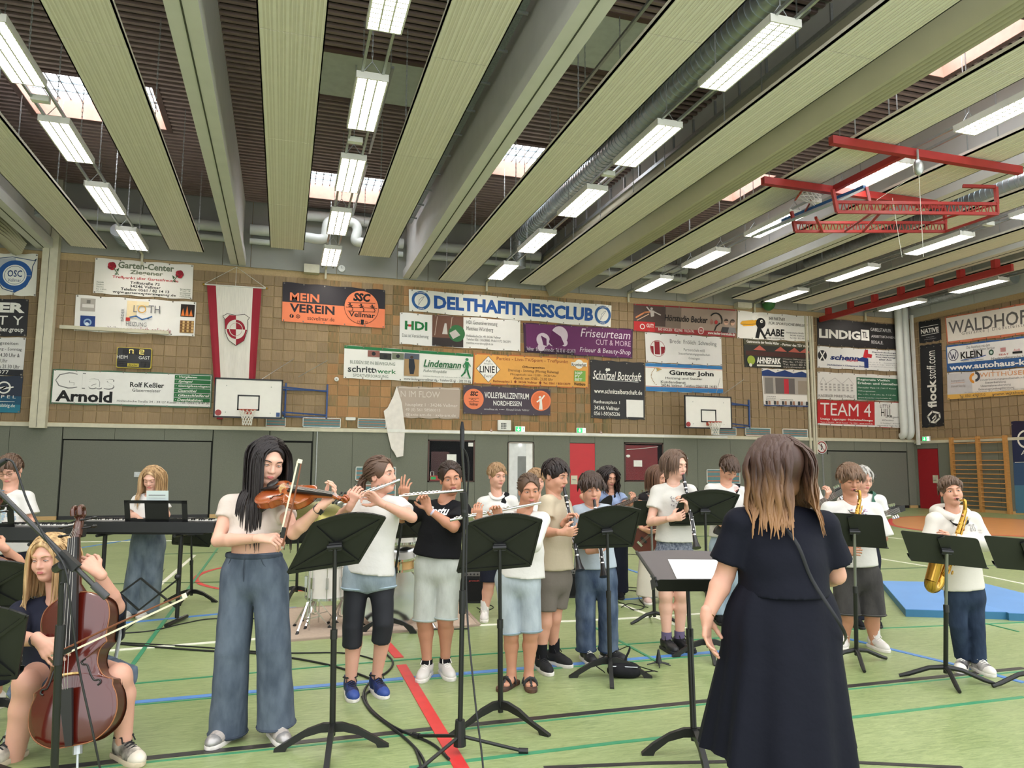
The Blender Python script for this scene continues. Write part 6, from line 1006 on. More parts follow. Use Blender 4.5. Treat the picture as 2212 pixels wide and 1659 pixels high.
# flute players
P2 = person('girl with ponytail in white tee, denim shorts and black leggings playing the flute', (788, 1502), (823, 1027, 0), 1.02, (68, -4, 4), ((770, 1085, .06), (862, 1083, -.06)), ((735, 1117, .0), (890, 1118, -.16)), ((757, 1092, -.2), (822, 1086, -.26)),
    ((772, 1238, 0), (823, 1238, 0)), ((762, 1352, -.02), (828, 1345, -.02)), ((757, 1478, 0), (814, 1458, .06)),
    (dict(d=(.35, .9, .1), n=(.3, .2, -.9), t=1, curl=(.6, .6, .6, .6)), dict(d=(-.85, .6, .1), n=(-.3, -.3, .8), t=-1, curl=(.7, .6, .6, .5))), 'w',
    dict(col=WHT, hem=(797, 1236, 0), sl=.55, sr=.062, nk=1., waist=.125, hip=.155, hw=.168), [dict(col=mat('black_leggings', (24, 25, 34), .7), waist=(797, 1215, 0), to=1.36, r=(.086, .068, .064), name='leggings', w=.15), dict(col=denim('pale', (136, 150, 160), (162, 174, 182)), waist=(797, 1205, 0), to=.32, r=(.095, .09, .096), name='shorts', w=.172, hemc=denim('pale_cuff', (160, 178, 190), None))],
    dict(kind='high', up=mat('blue_black_leather', (34, 58, 128), .45, c2=(24, 26, 34), scale=11), sole=SOLEW, lace=LK, toe=mat('blue_toe', (44, 70, 140), .5)), dict(col=hairm('ash', (92, 70, 56)), kind='pony', n=230, length=.16, tie=(0, -.105, .0), lockr=.007), face=dict(lids=.45), foot=(20, 30))
P3 = person('girl in black printed tee and pale denim shorts playing the flute', (943, 1462), (974, 1034, 0), 1., (12, 6, 8), ((918, 1092, .02), (1000, 1094, -.02)), ((868, 1120, .06), (980, 1140, -.2)), ((874, 1078, -.08), (926, 1101, -.22)),
    ((923, 1225, 0), (972, 1225, 0)), ((917, 1342, -.02), (962, 1338, -.02)), ((922, 1425, 0), (962, 1415, .04)),
    (dict(d=(0, 1, .05), n=(.3, 0, -.9), t=1, curl=(.15, .15, .4, .5)), dict(d=(-.35, .93, .1), n=(-.2, -.2, .9), t=-1, curl=(.75, .7, .7, .6))), 't',
    dict(col=BLKC, hem=(944, 1202, 0), sl=.78, sr=.085, nk=.95, waist=.125, hip=.15, hw=.165, ww=.155), [dict(col=denim('bleached', (190, 193, 186), (206, 209, 202)), waist=(945, 1190, 0), to=1.0, r=(.088, .08, .085), name='shorts', w=.172, hemc=denim('bleached_hem', (176, 186, 184), None))], dict(SNW, sock=BLKC, sh=.02), dict(col=hairm('darkbrown', (52, 38, 32)), kind='pony', n=220, length=.12, tie=(0, -.1, .0), lockr=.0065), face=dict(lids=.4, lip=(160, 84, 76), nose=1.03), foot=(-10, 22))
P4 = person('girl in white blouse and light denim shorts playing the flute in sandals', (1120, 1482), (1143, 1060, 0), .93, (10, 8, 3), ((1088, 1118, .0), (1172, 1114, .0)), ((1048, 1160, -.06), (1150, 1175, -.16)), ((1035, 1124, -.2), (1080, 1122, -.26)),
    ((1096, 1250, 0), (1142, 1250, 0)), ((1104, 1372, -.02), (1146, 1368, -.02)), ((1105, 1452, 0), (1142, 1458, 0)),
    (dict(d=(-.15, .95, .1), n=(.3, .1, -.9), t=1, curl=(.6, .6, .6, .6), s=.85), dict(d=(-.3, .92, .1), n=(-.2, -.2, .9), t=-1, curl=(.7, .7, .7, .6), s=.85)), 't',
    dict(col=cloth('blouse', (214, 210, 204), bump=.5, bs=18), hem=(1125, 1246, 0), sl=1.35, sr=.06, cuff=.05, nk=1.15, waist=.12, hip=.145, hw=.165, ww=.15, fold=1.5), [dict(col=denim('light', (158, 168, 174), (182, 190, 194)), waist=(1122, 1225, 0), to=.98, r=(.08, .075, .08), name='shorts', w=.155, hemc=denim('light_hem', (140, 156, 166), None))],
    dict(kind='sandal', up=mat('black_strap', (26, 24, 24), .5), sole=mat('cork_sole', (104, 72, 52), .8, c2=(60, 44, 36)), sc=.9), dict(col=hairm('sandybrown', (84, 64, 50)), kind='pony', n=210, length=.1, tie=(0, -.1, .02), lockr=.0062), b=.9, face=dict(lids=.4), foot=(-30, 8))
# clarinets
P5 = person('boy in beige tee and grey shorts playing the clarinet', (1192, 1442), (1200, 1028, 0), 1.02, (52, 14, 0), ((1180, 1078, -.1), (1218, 1084, .12)), ((1176, 1150, -.16), (1232, 1150, .06)), ((1213, 1150, -.3), (1220, 1128, -.14)),
    ((1180, 1250, -.06), (1212, 1250, .06)), ((1176, 1345, -.06), (1196, 1335, .06)), ((1170, 1420, -.08), (1197, 1400, .1)),
    (dict(d=(.9, .05, .1), n=(.3, .3, -.6), t=1, curl=(.6, .6, .6, .5)), dict(d=(.5, .6, .2), n=(.4, -.6, .4), t=-1, curl=(.7, .7, .7, .6))), 'm',
    dict(col=cloth('beige_tee', (188, 174, 150)), hem=(1199, 1229, 0), sl=.5, sr=.07, nk=1., waist=.13, hip=.145, hw=.16, ww=.15), [dict(col=cloth('grey_brown', (112, 104, 96)), waist=(1197, 1215, 0), to=.72, r=(.088, .082, .088), name='shorts', w=.16)],
    dict(kind='low', up=mat('black_knit', (28, 28, 30), .8), sole=SOLEW, lace=LK, sock=BLKC, sh=.09), dict(col=HDK, kind='short', n=230, length=.085, lockr=.0085, hl=.008), face=dict(lids=.7, nose=1.05), foot=(20, 45))
P6 = person('boy in light blue tee and faded jeans playing the clarinet', (1288, 1427), (1277, 1056, 0), 1.02, (8, 12, 3), ((1246, 1100, 0), (1312, 1098, 0)), ((1240, 1160, 0), (1326, 1158, 0)), ((1276, 1190, -.2), (1296, 1150, -.2)),
    ((1266, 1245, 0), (1310, 1245, 0)), ((1265, 1330, -.02), (1314, 1330, -.02)), ((1266, 1412, 0), (1314, 1410, .04)),
    (dict(d=(.6, .2, .3), n=(.3, .3, -.6), t=1, curl=(.6, .6, .6, .5), s=.9), dict(d=(-.3, .2, .5), n=(-.4, -.3, -.4), t=-1, curl=(.7, .7, .7, .6), s=.9)), 'm',
    dict(col=cloth('pale_blue_tee', (172, 182, 192)), hem=(1286, 1226, 0), sl=.6, sr=.07, nk=1.05, waist=.13, hip=.15, hw=.165, ww=.152), [dict(col=denim('faded', (54, 68, 92), (122, 134, 148)), waist=(1287, 1215, 0), to=1.93, r=(.085, .078, .078), w=.155, fold=1.6, hemc=denim('faded_hem', (46, 58, 78), None))],
    dict(kind='low', up=mat('black_white_leather', (30, 30, 32), .5), sole=SOLEW, lace=LW, toe=SOLEK), dict(col=hairm('chestnut', (62, 46, 38)), kind='short', n=260, length=.1, lockr=.009, hl=-.012, vol=.006), face=dict(lids=.65), foot=(14, 40))
P7 = person('tall girl with bobbed hair in grey printed tee playing the clarinet', (1455, 1405), (1459, 1005, 0), 1., (34, 10, 4), ((1420, 1056, .02), (1490, 1054, -.02)), ((1405, 1128, -.04), (1505, 1120, -.04)), ((1450, 1120, -.24), (1482, 1098, -.22)),
    ((1437, 1205, 0), (1475, 1205, 0)), ((1438, 1285, -.02), (1472, 1283, -.02)), ((1440, 1378, 0), (1468, 1374, .04)),
    (dict(d=(.8, .2, .1), n=(.3, .3, -.7), t=1, curl=(.6, .6, .6, .5)), dict(d=(-.1, .5, .4), n=(-.5, -.4, -.3), t=-1, curl=(.7, .7, .7, .6))), 'p',
    dict(col=OFFW, hem=(1458, 1169, 0), sl=.55, sr=.066, nk=.95, waist=.118, hip=.145, hw=.15, ww=.138), [dict(col=mat('plaid_skirt', (74, 80, 98), .8, c2=(130, 134, 146), scale=60), waist=(1457, 1160, 0), to=.55, r=(.1, .11, .13), name='skirt', w=.155, fold=1.8, lk=.06)],
    dict(kind='low', up=mat('black_leather', (26, 26, 28), .45), sole=SOLEK, lace=LK, sock=mat('sock_violet', (96, 84, 112), .9), sh=.05), dict(col=hairm('mousy', (100, 78, 64)), kind='bob', n=230, length=.2, part=.05, lockr=.0085, vol=.004), face=dict(lids=.95, lip=(206, 122, 118)), foot=(16, 30))
RL = dict(d=(0, -.9, .3), n=(1, 0, 0), t=1, curl=(.3, .3, .3, .3)); RR = dict(d=(0, -.9, .3), n=(-1, 0, 0), t=-1, curl=(.3, .3, .3, .3)); FAR = dict(vox=.013)
P8 = person('fair boy in white polo shirt with a black strap over his shoulder', (1050, 1338), (1073, 1028, 0), 1.02, (32, 8, 0), ((1043, 1080, .0), (1106, 1077, .0)), ((1036, 1138, .02), (1118, 1135, .02)), ((1062, 1170, -.2), (1092, 1160, -.2)), ((1058, 1200, 0), (1094, 1200, 0)), ((1056, 1262, -.02), (1096, 1262, -.02)), ((1047, 1320, 0), (1098, 1318, .1)),
    (dict(RL, d=(.7, 0, .3)), dict(RR, d=(-.6, .3, .3))), 'w', dict(col=WHT, hem=(1076, 1190, 0), sl=.7, sr=.075, nk=.9, collar=1, waist=.14, hip=.155, hw=.165, ww=.16), [dict(col=NAVY, waist=(1076, 1180, 0), to=.92, r=(.09, .09, .095), name='shorts', w=.16)], dict(SNW, kind='high', sock=WHT, sh=.08), dict(col=HDB, kind='short', n=170, length=.07, lockr=.008, hl=.014), face=dict(lids=.5), foot=(0, 20), **FAR)
P9 = person('curly fair boy in white tee half hidden behind the flutist with sandals', (1150, 1330), (1158, 1040, 0), 1., (20, 5, 0), ((1130, 1088, 0), (1190, 1088, 0)), ((1124, 1140, 0), (1196, 1140, 0)), ((1140, 1165, -.15), (1180, 1165, -.15)), ((1143, 1205, 0), (1176, 1205, 0)), ((1143, 1262, 0), (1176, 1262, 0)), ((1143, 1318, 0), (1176, 1318, .05)),
    (None, None), 'w', dict(col=WHT, hem=(1160, 1195, 0), sl=.7, sr=.07, waist=.14, hip=.155, hw=.165), [dict(col=NAVY, waist=(1160, 1185, 0), to=1.9, r=(.085, .08, .075), w=.16)], SNW, dict(col=HDB, kind='short', n=170, length=.09, lockr=.009, curl=.5, hl=.0, vol=.006), **FAR)
P10 = person('girl with long dark wavy hair in light blue frilled top playing electric guitar', (1325, 1292), (1316, 1031, 0), 1.0, (18, 18, 0), ((1296, 1068, 0), (1342, 1070, 0)), ((1258, 1072, .0), (1352, 1096, -.04)), ((1290, 1100, -.22), (1364, 1086, -.24)), ((1308, 1160, 0), (1338, 1160, 0)), ((1308, 1222, 0), (1338, 1222, 0)), ((1308, 1280, 0), (1338, 1280, .04)),
    (dict(RL, d=(.7, -.4, .3)), dict(d=(.2, .8, .4), n=(-.4, .3, -.6), t=-1, curl=(.8, .8, .8, .8))), 'm', dict(col=cloth('blue_frill', (150, 166, 200), bump=.6, bs=40), hem=(1320, 1150, 0), sl=.28, sr=.075, nk=1.1, waist=.13, hip=.16, hw=.165), [dict(col=NAVY, waist=(1322, 1145, 0), to=1.95, r=(.1, .1, .105), w=.17)], dict(kind='low', up=BLKC, sole=SOLEK, lace=LK), dict(col=HDK, kind='wavy', n=200, length=.36, part=-.05, lockr=.011, curl=.45, vol=.008), face=dict(lids=.9, lip=(170, 92, 86)), **FAR)
P11 = person('girl with brown hair in black and cream strappy top and beige trousers playing the bass', (1413, 1302), (1420, 1029, 0), 1., (48, 22, 0), ((1388, 1070, 0), (1440, 1070, 0)), ((1376, 1120, -.02), (1450, 1110, 0)), ((1388, 1142, -.2), (1452, 1082, -.25)), ((1402, 1185, 0), (1432, 1185, 0)), ((1398, 1240, 0), (1432, 1240, 0)), ((1396, 1288, 0), (1432, 1288, .04)),
    (dict(RL, d=(.7, -.3, .3)), None), 'm', dict(col=cloth('black_strappy', (36, 32, 34)), hem=(1416, 1170, 0), sl=0, nk=1.6, waist=.125, hip=.155, hw=.16), [dict(col=cloth('beige_trousers', (206, 198, 184)), waist=(1416, 1162, 0), to=1.98, r=(.1, .105, .115), w=.165)], dict(kind='low', up=mat('pink_shoe', (206, 176, 168), .5), sole=SOLEW, lace=LW), dict(col=hairm('warmbrown', (96, 66, 48)), kind='long', n=170, length=.33, part=0., lockr=.009), face=dict(lids=.8), **FAR)
P12 = person('boy with necklace in white tee looking down with a black guitar strap', (1566, 1345), (1574, 1012, -.02), 1.02, (14, 42, 0), ((1535, 1052, 0), (1604, 1058, 0)), ((1528, 1105, 0), (1622, 1100, -.05)), ((1562, 1135, -.25), (1610, 1118, -.28)), ((1552, 1180, 0), (1588, 1180, 0)), ((1552, 1255, 0), (1588, 1255, 0)), ((1552, 1330, 0), (1588, 1330, .05)),
    (dict(RL, d=(.7, -.3, .3)), None), 'm', dict(col=WHT, hem=(1570, 1160, 0), sl=.72, sr=.085, nk=1., waist=.14, hip=.155, hw=.17, ww=.16), [dict(col=denim('skyblue', (150, 168, 184), (178, 192, 202)), waist=(1570, 1150, 0), to=1.95, r=(.09, .09, .09), w=.16)], dict(kind='low', up=BLKC, sole=SOLEK, lace=LK), dict(col=HBR, kind='short', n=200, length=.1, lockr=.009, hl=-.004), face=dict(lids=.95), **FAR)
P14 = person('boy in white tee playing guitar, mostly hidden behind the conductor', (1725, 1350), (1728, 1008, 0), 1.04, (30, 10, -5), ((1690, 1052, 0), (1757, 1052, 0)), ((1682, 1110, 0), (1768, 1100, 0)), ((1720, 1140, -.25), (1786, 1078, -.22)), ((1708, 1185, 0), (1742, 1185, 0)), ((1708, 1262, 0), (1742, 1262, 0)), ((1708, 1338, 0), (1742, 1338, .05)),
    (None, dict(d=(.1, .8, .4), n=(-.4, .3, -.6), t=-1, curl=(.8, .8, .8, .8))), 'w', dict(col=WHT, hem=(1724, 1165, 0), sl=.75, sr=.085, waist=.14, hip=.155, hw=.17), [dict(col=NAVY, waist=(1724, 1155, 0), to=1.95, r=(.09, .09, .09), w=.16)], SNW, dict(col=HLB, kind='short', n=150, length=.1, lockr=.009, part=.5, hl=.005), face=dict(lids=.6), **FAR)
P16 = person('grey haired guitarist with glasses and green strap behind the saxophonist', (1862, 1352), (1862, 1036, 0), 1.04, (10, 12, 0), ((1822, 1078, 0), (1900, 1076, 0)), ((1812, 1132, 0), (1908, 1130, 0)), ((1805, 1100, -.25), (1850, 1160, -.25)), ((1845, 1205, 0), (1880, 1205, 0)), ((1845, 1275, 0), (1880, 1275, 0)), ((1845, 1340, 0), (1882, 1340, .05)),
    (None, None), 'w', dict(col=WHT, hem=(1862, 1180, 0), sl=.7, sr=.08, waist=.15, hip=.16, hw=.175), [dict(col=NAVY, waist=(1862, 1170, 0), to=1.95, r=(.09, .09, .09), w=.165)], dict(kind='low', up=BLKC, sole=SOLEK, lace=LK), dict(col=hairm('grey', (150, 144, 136), (186, 182, 176)), kind='short', n=150, length=.08, lockr=.008), face=dict(lids=.5), **FAR)
# saxophones
P15 = person('boy in white tee and charcoal shorts playing the saxophone', (1858, 1400), (1836, 1036, 0), 1.04, (-4, 16, 0), ((1790, 1092, 0), (1890, 1094, 0)), ((1782, 1160, -.02), (1908, 1162, -.02)), ((1824, 1192, -.26), (1846, 1150, -.26)), ((1826, 1245, 0), (1878, 1245, 0)), ((1830, 1328, -.02), (1884, 1330, -.02)), ((1824, 1386, .05), (1890, 1390, 0)),
    (dict(RL, d=(.6, .1, .4), curl=(.6, .6, .6, .6)), dict(RR, d=(-.4, .3, .5), curl=(.6, .6, .6, .6))), 't', dict(col=WHT, hem=(1846, 1222, 0), sl=.95, sr=.09, nk=1.05, waist=.15, hip=.165, hw=.19, ww=.175), [dict(col=denim('charcoal', (62, 60, 60), (84, 80, 78)), waist=(1850, 1205, 0), to=1.0, r=(.098, .098, .108), name='shorts', w=.18, hemc=denim('charcoal_hem', (80, 78, 76), None))], dict(SNW, sock=WHT, sh=.1), dict(col=hairm('lightchestnut', (104, 78, 58)), kind='short', n=280, length=.11, lockr=.0095, hl=-.008, vol=.008), b=1.05, face=dict(lids=.95), foot=(-30, 8))
P17 = person('boy in white hooded sweatshirt and dark jeans playing the saxophone', (2096, 1450), (2055, 1062, 0), .92, (-14, -2, 6), ((2018, 1116, 0), (2100, 1114, 0)), ((2008, 1170, -.02), (2126, 1172, -.02)), ((2038, 1196, -.24), (2052, 1165, -.24)), ((2066, 1282, 0), (2102, 1282, 0)), ((2070, 1350, -.02), (2108, 1352, -.02)), ((2080, 1424, .06), (2114, 1434, 0)),
    (dict(RL, d=(.6, .1, .4), curl=(.6, .6, .6, .6), s=.85), dict(RR, d=(-.4, .3, .5), curl=(.6, .6, .6, .6), s=.85)), 'm', dict(col=cloth('hoodie', (214, 208, 198), bump=.15), hem=(2080, 1272, 0), sl=1.85, sr=.066, cuff=.045, nk=.9, waist=.14, hip=.145, hw=.125, ww=.155, hood=1, name='sweatshirt', t=.018), [dict(col=denim('dark', (36, 48, 68), (58, 72, 92)), waist=(2082, 1255, 0), to=1.95, r=(.075, .062, .055), w=.14)], dict(kind='low', up=mat('white_black_leather', (214, 208, 202), .45, c2=(30, 30, 36), scale=9), sole=SOLEW, lace=LW, toe=SOLEW), dict(col=hairm('midbrown', (88, 66, 50)), kind='short', n=240, length=.075, part=-.4, lockr=.008, hl=.012), b=.88, face=dict(lids=.35, iris=(60, 50, 46)), foot=(-40, -2))
# keyboards
P18 = person('girl with long straight blond hair in white tee standing at the keyboard', (300, 1332), (329, 1033, 0), 1., (2, 26, 0), ((298, 1075, 0), (350, 1077, 0)), ((284, 1112, 0), (360, 1112, 0)), ((302, 1122, -.26), (344, 1122, -.26)), ((306, 1175, 0), (334, 1175, 0)), ((294, 1255, 0), (326, 1252, 0)), ((284, 1322, 0), (318, 1318, .05)),
    (dict(RL, d=(.5, .0, .8), n=(0, -1, 0)), dict(RR, d=(-.3, .0, .8), n=(0, -1, 0))), 'p', dict(col=WHT, hem=(322, 1142, 0), sl=.62, sr=.07, nk=1., waist=.125, hip=.155, hw=.16), [dict(col=denim('greyblue', (92, 104, 116), (140, 150, 158)), waist=(321, 1140, 0), to=2.0, r=(.1, .105, .11), w=.165)], SNW, dict(col=hairm('honey', (178, 140, 98), (206, 172, 128)), kind='long', n=230, length=.42, part=0., lockr=.0085), face=dict(lids=.9), **FAR)
P19 = person('boy with glasses in white printed tee at the second keyboard', (30, 1385), (22, 1015, 0), 1.05, (12, 26, 4), ((-22, 1072, 0), (58, 1068, 0)), ((-34, 1130, 0), (66, 1122, 0)), ((-10, 1148, -.25), (62, 1142, -.2)), ((2, 1200, 0), (40, 1200, 0)), ((2, 1290, 0), (42, 1290, 0)), ((2, 1375, 0), (44, 1375, .05)),
    (None, dict(RR, d=(-.2, -.3, .8), n=(0, -1, 0))), 'w', dict(col=WHT, hem=(20, 1195, 0), sl=.78, sr=.08, nk=.95, waist=.14, hip=.155, hw=.17), [dict(col=NAVY, waist=(20, 1185, 0), to=1.9, r=(.09, .09, .09), w=.16)], SNW, dict(col=hairm('midbrown', (88, 66, 50)), kind='short', n=230, length=.09, lockr=.0085, hl=.004), face=dict(lids=.9), vox=.012)
# cellists (seated)
P21 = person('seated blond girl in dark blue tee and cut-off jeans playing the cello', (150, 1596), (110, 1205, .02), 1.04, (-4, 8, 4), ((48, 1312, .04), (206, 1304, .06)), ((18, 1376, -.2), (252, 1312, -.16)), ((86, 1384, -.5), (212, 1236, -.3)), ((92, 1452, .08), (196, 1452, .08)), ((58, 1474, -.34), (256, 1462, -.32)), ((22, 1672, -.3), (268, 1600, -.28)),
    (dict(d=(.75, -.6, .15), n=(.1, -.5, -.9), t=1, curl=(.35, .45, .45, .45), spread=.12, s=1.02), dict(d=(-.62, .6, .1), n=(-.5, -.4, -.7), t=-1, curl=(.75, .75, .75, .7), s=1.02)), 'w', dict(col=cloth('dark_navy', (36, 38, 52)), hem=(138, 1440, .05), sl=.72, sr=.085, nk=1.15, waist=.18, hip=.19, hw=.2, ww=.19, ry=1.1), [dict(col=denim('cutoff', (74, 86, 102), (118, 132, 146)), waist=(142, 1430, .08), to=.94, r=(.115, .105, .105), name='shorts', w=.2)],
    dict(kind='high', up=mat('black_cream_leather', (36, 34, 36), .5, c2=(214, 204, 188), scale=10), sole=mat('cream_rubber', (206, 190, 164), .6), lace=LK, toe=mat('cream_toe', (214, 204, 188), .5)), dict(col=hairm('goldblond', (184, 146, 98), (220, 184, 134)), kind='long', n=300, length=.42, part=.05, lockr=.0095, vol=.004), b=1.18, face=dict(lids=.7, fat=.006, lip=(190, 108, 104)), foot=(-15, 55))
P20 = person('person in bright blue tee at the frame edge playing a second cello', (-70, 1500), (-62, 1160, .1), 1., (20, 10, 0), ((-98, 1232, .1), (14, 1228, .06)), ((-110, 1310, 0), (46, 1222, -.05)), ((-70, 1340, -.2), (6, 1182, -.2)), ((-95, 1360, .1), (-30, 1360, .1)), ((-110, 1385, -.3), (-10, 1385, -.3)), ((-110, 1490, -.3), (-10, 1490, -.3)),
    (None, dict(d=(-.8, .5, .1), n=(-.5, -.4, -.7), t=-1, curl=(.6, .6, .6, .6))), 'm', dict(col=cloth('royal_blue', (36, 62, 168)), hem=(-60, 1345, .1), sl=.5, sr=.08, waist=.15, hip=.17, hw=.18), [dict(col=NAVY, waist=(-60, 1340, .1), to=1.9, r=(.09, .08, .08), w=.17)], SNW, dict(col=HBR, kind='short', n=120, length=.08), b=1.05, vox=.013)
# conductor, seen from behind
P13 = person('woman conductor in navy dress seen from behind with shoulder length ombre hair', (1690, 1752), (1676, 1012, 0), 1.02, (-152, 8, 0), ((1597, 1118, 0), (1778, 1124, .0)), ((1566, 1242, .04), (1806, 1242, .05)), ((1527, 1332, -.02), (1770, 1250, .28)), ((1640, 1400, 0), (1745, 1400, 0)), ((1640, 1580, 0), (1745, 1580, 0)), ((1640, 1740, 0), (1745, 1740, 0)),
    (dict(d=(-.05, -1, .05), n=(.8, 0, .5), t=-1, curl=(.25, .3, .35, .4), s=1.02), None), 'w', dict(col=cloth('navy_dress', (13, 15, 28), bump=.6, bs=9, rough=.75), hem=(1692, 1282, 0), sl=.74, sr=.088, nk=.95, waist=.185, hip=.21, hw=.2, ww=.195, name='dress_bodice', ry=1.12, nocut=1), [],
    dict(kind='low', up=BLKC, sole=SOLEK, lace=LK), dict(col=ombre(), kind='long', n=560, length=.44, part=0., lockr=.012, vol=.022, curl=.18), b=1.28, face=dict(lids=.5, none=0), facing=-1, foot=(170, 190))
def loft(name, rings, side, fr, m, parent, npl=9, amp=.0, n=72):
    b = MB(); V = []
    for k, (c, rx, ry, a) in enumerate(rings):
        th = np.linspace(0, 2*math.pi, n, endpoint=False); w = 1+a*(np.sin(th*npl+1.1*np.sin(th*3+.4))+.5*np.sin(th*13+2*np.sin(th*2))+.4*np.sin(th*5+1)); V.append(np.asarray(c)+(rx*np.cos(th)*w)[:, None]*side+(ry*np.sin(th)*w)[:, None]*fr+np.outer(.6*a*np.sin(th*4+.5)*.25, UP)*(k == len(rings)-1))
    fs = [(i*n+j, i*n+(j+1) % n, (i+1)*n+(j+1) % n, (i+1)*n+j) for i in range(len(rings)-1) for j in range(n)]
    b.add(np.concatenate(V), fs); return b.build(name, m, parent, smooth=75)
q = P13; w0 = q['J']((1692, 1262, 0)); h0 = q['J']((1682, 1622, 0)); rs = []
for t in np.linspace(0, 1, 16): rs.append((w0+(h0-w0)*t, .198+.13*t**.8+.025*math.sin(min(1, t*2.6)*math.pi), .145+.15*t**.85, .012+.05*t**1.2))
loft('dress_skirt', rs, q['side'], q['fr'], cloth('navy_dress', (0, 0, 0)), q['root'], 7)
# ================================================================ instruments
VARN = mat('amber_varnish', (190, 104, 42), .22, coat=.6, var=.2, scale=5, stretch=(1, 1, 1), c2=(150, 68, 26)); CVAR = mat('red_varnish', (100, 30, 20), .16, coat=.7, var=.18, scale=3, c2=(76, 20, 14)); EBON = mat('ebony', (24, 22, 22), .35); STRG = mat('string_steel', (200, 198, 192), .3, .9); MAPLE = mat('maple', (206, 170, 110), .5, var=.15, stretch=(1, 12, 1)); RIBV = mat('dark_varnish', (74, 38, 24), .3, coat=.4); EDGE = mat('worn_edge', (150, 96, 62), .5)
SILV = mat('silver', (214, 212, 208), .18, .95, .03); BRASS = mat('brass_lacquer', (196, 152, 70), .22, .95, .05); GOLDR = mat('copper_brass', (190, 130, 96), .22, .95, .05)
FH = [(0, 0), (.0, .1), (.02, .17), (.08, .25), (.17, .291), (.27, .287), (.335, .262), (.372, .262), (.385, .235), (.42, .19), (.5, .157), (.58, .17), (.62, .205), (.633, .22), (.66, .212), (.72, .222), (.82, .236), (.91, .215), (.97, .14), (1., .055), (1., 0)]
def fiddle(name, label, o, yd, zd, L, top, rib, fat, cello=False):
    yd = nrm(yd); zd = nrm(zd-yd*(np.asarray(zd)@yd)); xd = np.cross(yd, zd); o = np.asarray(o, float); T = lambda x, y, z: o+(xd*x+yd*y+zd*z)*L; t = thing(name, label, 'cello' if cello else 'violin', tuple(o))
    half = smoothpath([(x, y, 0) for y, x in FH], 3); ring = np.concatenate([half[:, :2], (half[::-1][1:-1]*[-1, 1, 1])[:, :2]]); n = len(ring); C = np.array([0, .47])
    def plate(z0, arch, sgn, grow):
        m = MB(); V = []; S_ = [1., .97, .9, .8, .62, .42, .2]
        for s_ in S_: R2 = C+(ring-C)*s_*grow; V.append(np.array([T(x, y, z0+sgn*(arch*(1-s_*s_)**.75+(.004 if s_ < 1 else 0))) for x, y in R2]))
        V.append(T(*C, z0+sgn*(arch+.004))[None]); k = len(S_); fs = [(i*n+j, i*n+(j+1) % n, (i+1)*n+(j+1) % n, (i+1)*n+j) for i in range(k-1) for j in range(n)]+[((k-1)*n+j, (k-1)*n+(j+1) % n, k*n) for j in range(n)]; m.add(np.concatenate(V), fs); return m
    tp = plate(fat, .045, 1, 1.).build('top_plate', top, t, smooth=60); plate(0, .045, -1, 1.).build('back_plate', rib, t, smooth=60)
    m = MB(); A = np.array([T(x, y, 0) for x, y in C+(ring-C)*.97]); B_ = np.array([T(x, y, fat+.004) for x, y in C+(ring-C)*.97]); m.add(np.concatenate([A, B_]), [(j, (j+1) % n, n+(j+1) % n, n+j) for j in range(n)]); m.build('ribs', rib, t, smooth=60)
    MB().tube([T(x, y, fat) for x, y in ring], .0045*L, 6, close=True).build('edge', EDGE if cello else top, t, smooth=60)
    Zt = fat+.045
    for s_ in (-1, 1):
        P_ = [(.1, .58), (.075, .565), (.085, .545), (.11, .54), (.125, .5), (.14, .46), (.16, .43), (.19, .43), (.2, .41), (.18, .395)]; f = MB(); f.tube(smoothpath([T(s_*x, y-.045, Zt+.004-.1*max(0, x-.07)) for x, y in P_], 3), [.004*L]*3+[.007*L]*(28-6)+[.004*L]*3 if 0 else .0062*L, 6); f.build('f_hole', EBON, tp)
    zb = Zt+.1; br = MB(); br.prism([(-.065, 0), (-.04, .0), (-.03, .03), (.03, .03), (.04, 0), (.065, 0), (.055, .08), (.02, .1), (-.02, .1), (-.055, .08)], T(0, .445, Zt-.004), xd*L, zd*L, yd*.012*L); br.build('bridge', MAPLE, t)
    tl = MB(); tl.add([T(-.045, .36, zb-.035), T(.045, .36, zb-.035), T(.022, .0, Zt-.0), T(-.022, .0, Zt-.0), T(-.045, .36, zb-.06), T(.045, .36, zb-.06), T(.022, .0, Zt-.02), T(-.022, .0, Zt-.02)], [(0, 1, 2, 3), (7, 6, 5, 4), (0, 4, 5, 1), (1, 5, 6, 2), (2, 6, 7, 3), (3, 7, 4, 0)]); tl.build('tailpiece', EBON, t)
    e = 1.42 if not cello else 1.39; fb = MB(); y0 = .6; z0, z1 = zb-.045, fat+.065; fb.add([T(-.06, y0, z0), T(.06, y0, z0), T(.034, e, z1), T(-.034, e, z1), T(-.06, y0, z0-.03), T(.06, y0, z0-.03), T(.034, e, z1-.03), T(-.034, e, z1-.03)], [(0, 1, 2, 3), (7, 6, 5, 4), (0, 4, 5, 1), (1, 5, 6, 2), (2, 6, 7, 3), (3, 7, 4, 0)]); fb.build('fingerboard', EBON, t)
    MB().tube([T(0, .98, fat*.6), T(0, 1.06, fat+.005), T(0, e, fat+.02), T(0, e+.06, fat+.0)], [.055*L, .038*L, .03*L, .03*L], 10).build('neck', rib, t, smooth=60)
    sc = MB(); yc, zc = e+.2, fat-.015; sc.tube([T(0, e+.02, fat+.01), T(0, e+.1, fat-.01), T(0, yc-.01, zc-.03)], [.036*L, .034*L, .026*L], 8); 
    for s_ in (-1, 1): sc.tube([T(s_*(.012+.012*(1-a/11)), yc+(.048-.0035*a)*math.cos(2.2-a), zc+(.048-.0035*a)*math.sin(2.2-a)) for a in np.linspace(0, 11, 34)], [.019*L*(1-.04*k/3) for k in range(34)], 6)
    sc.build('scroll', rib, t, smooth=60)
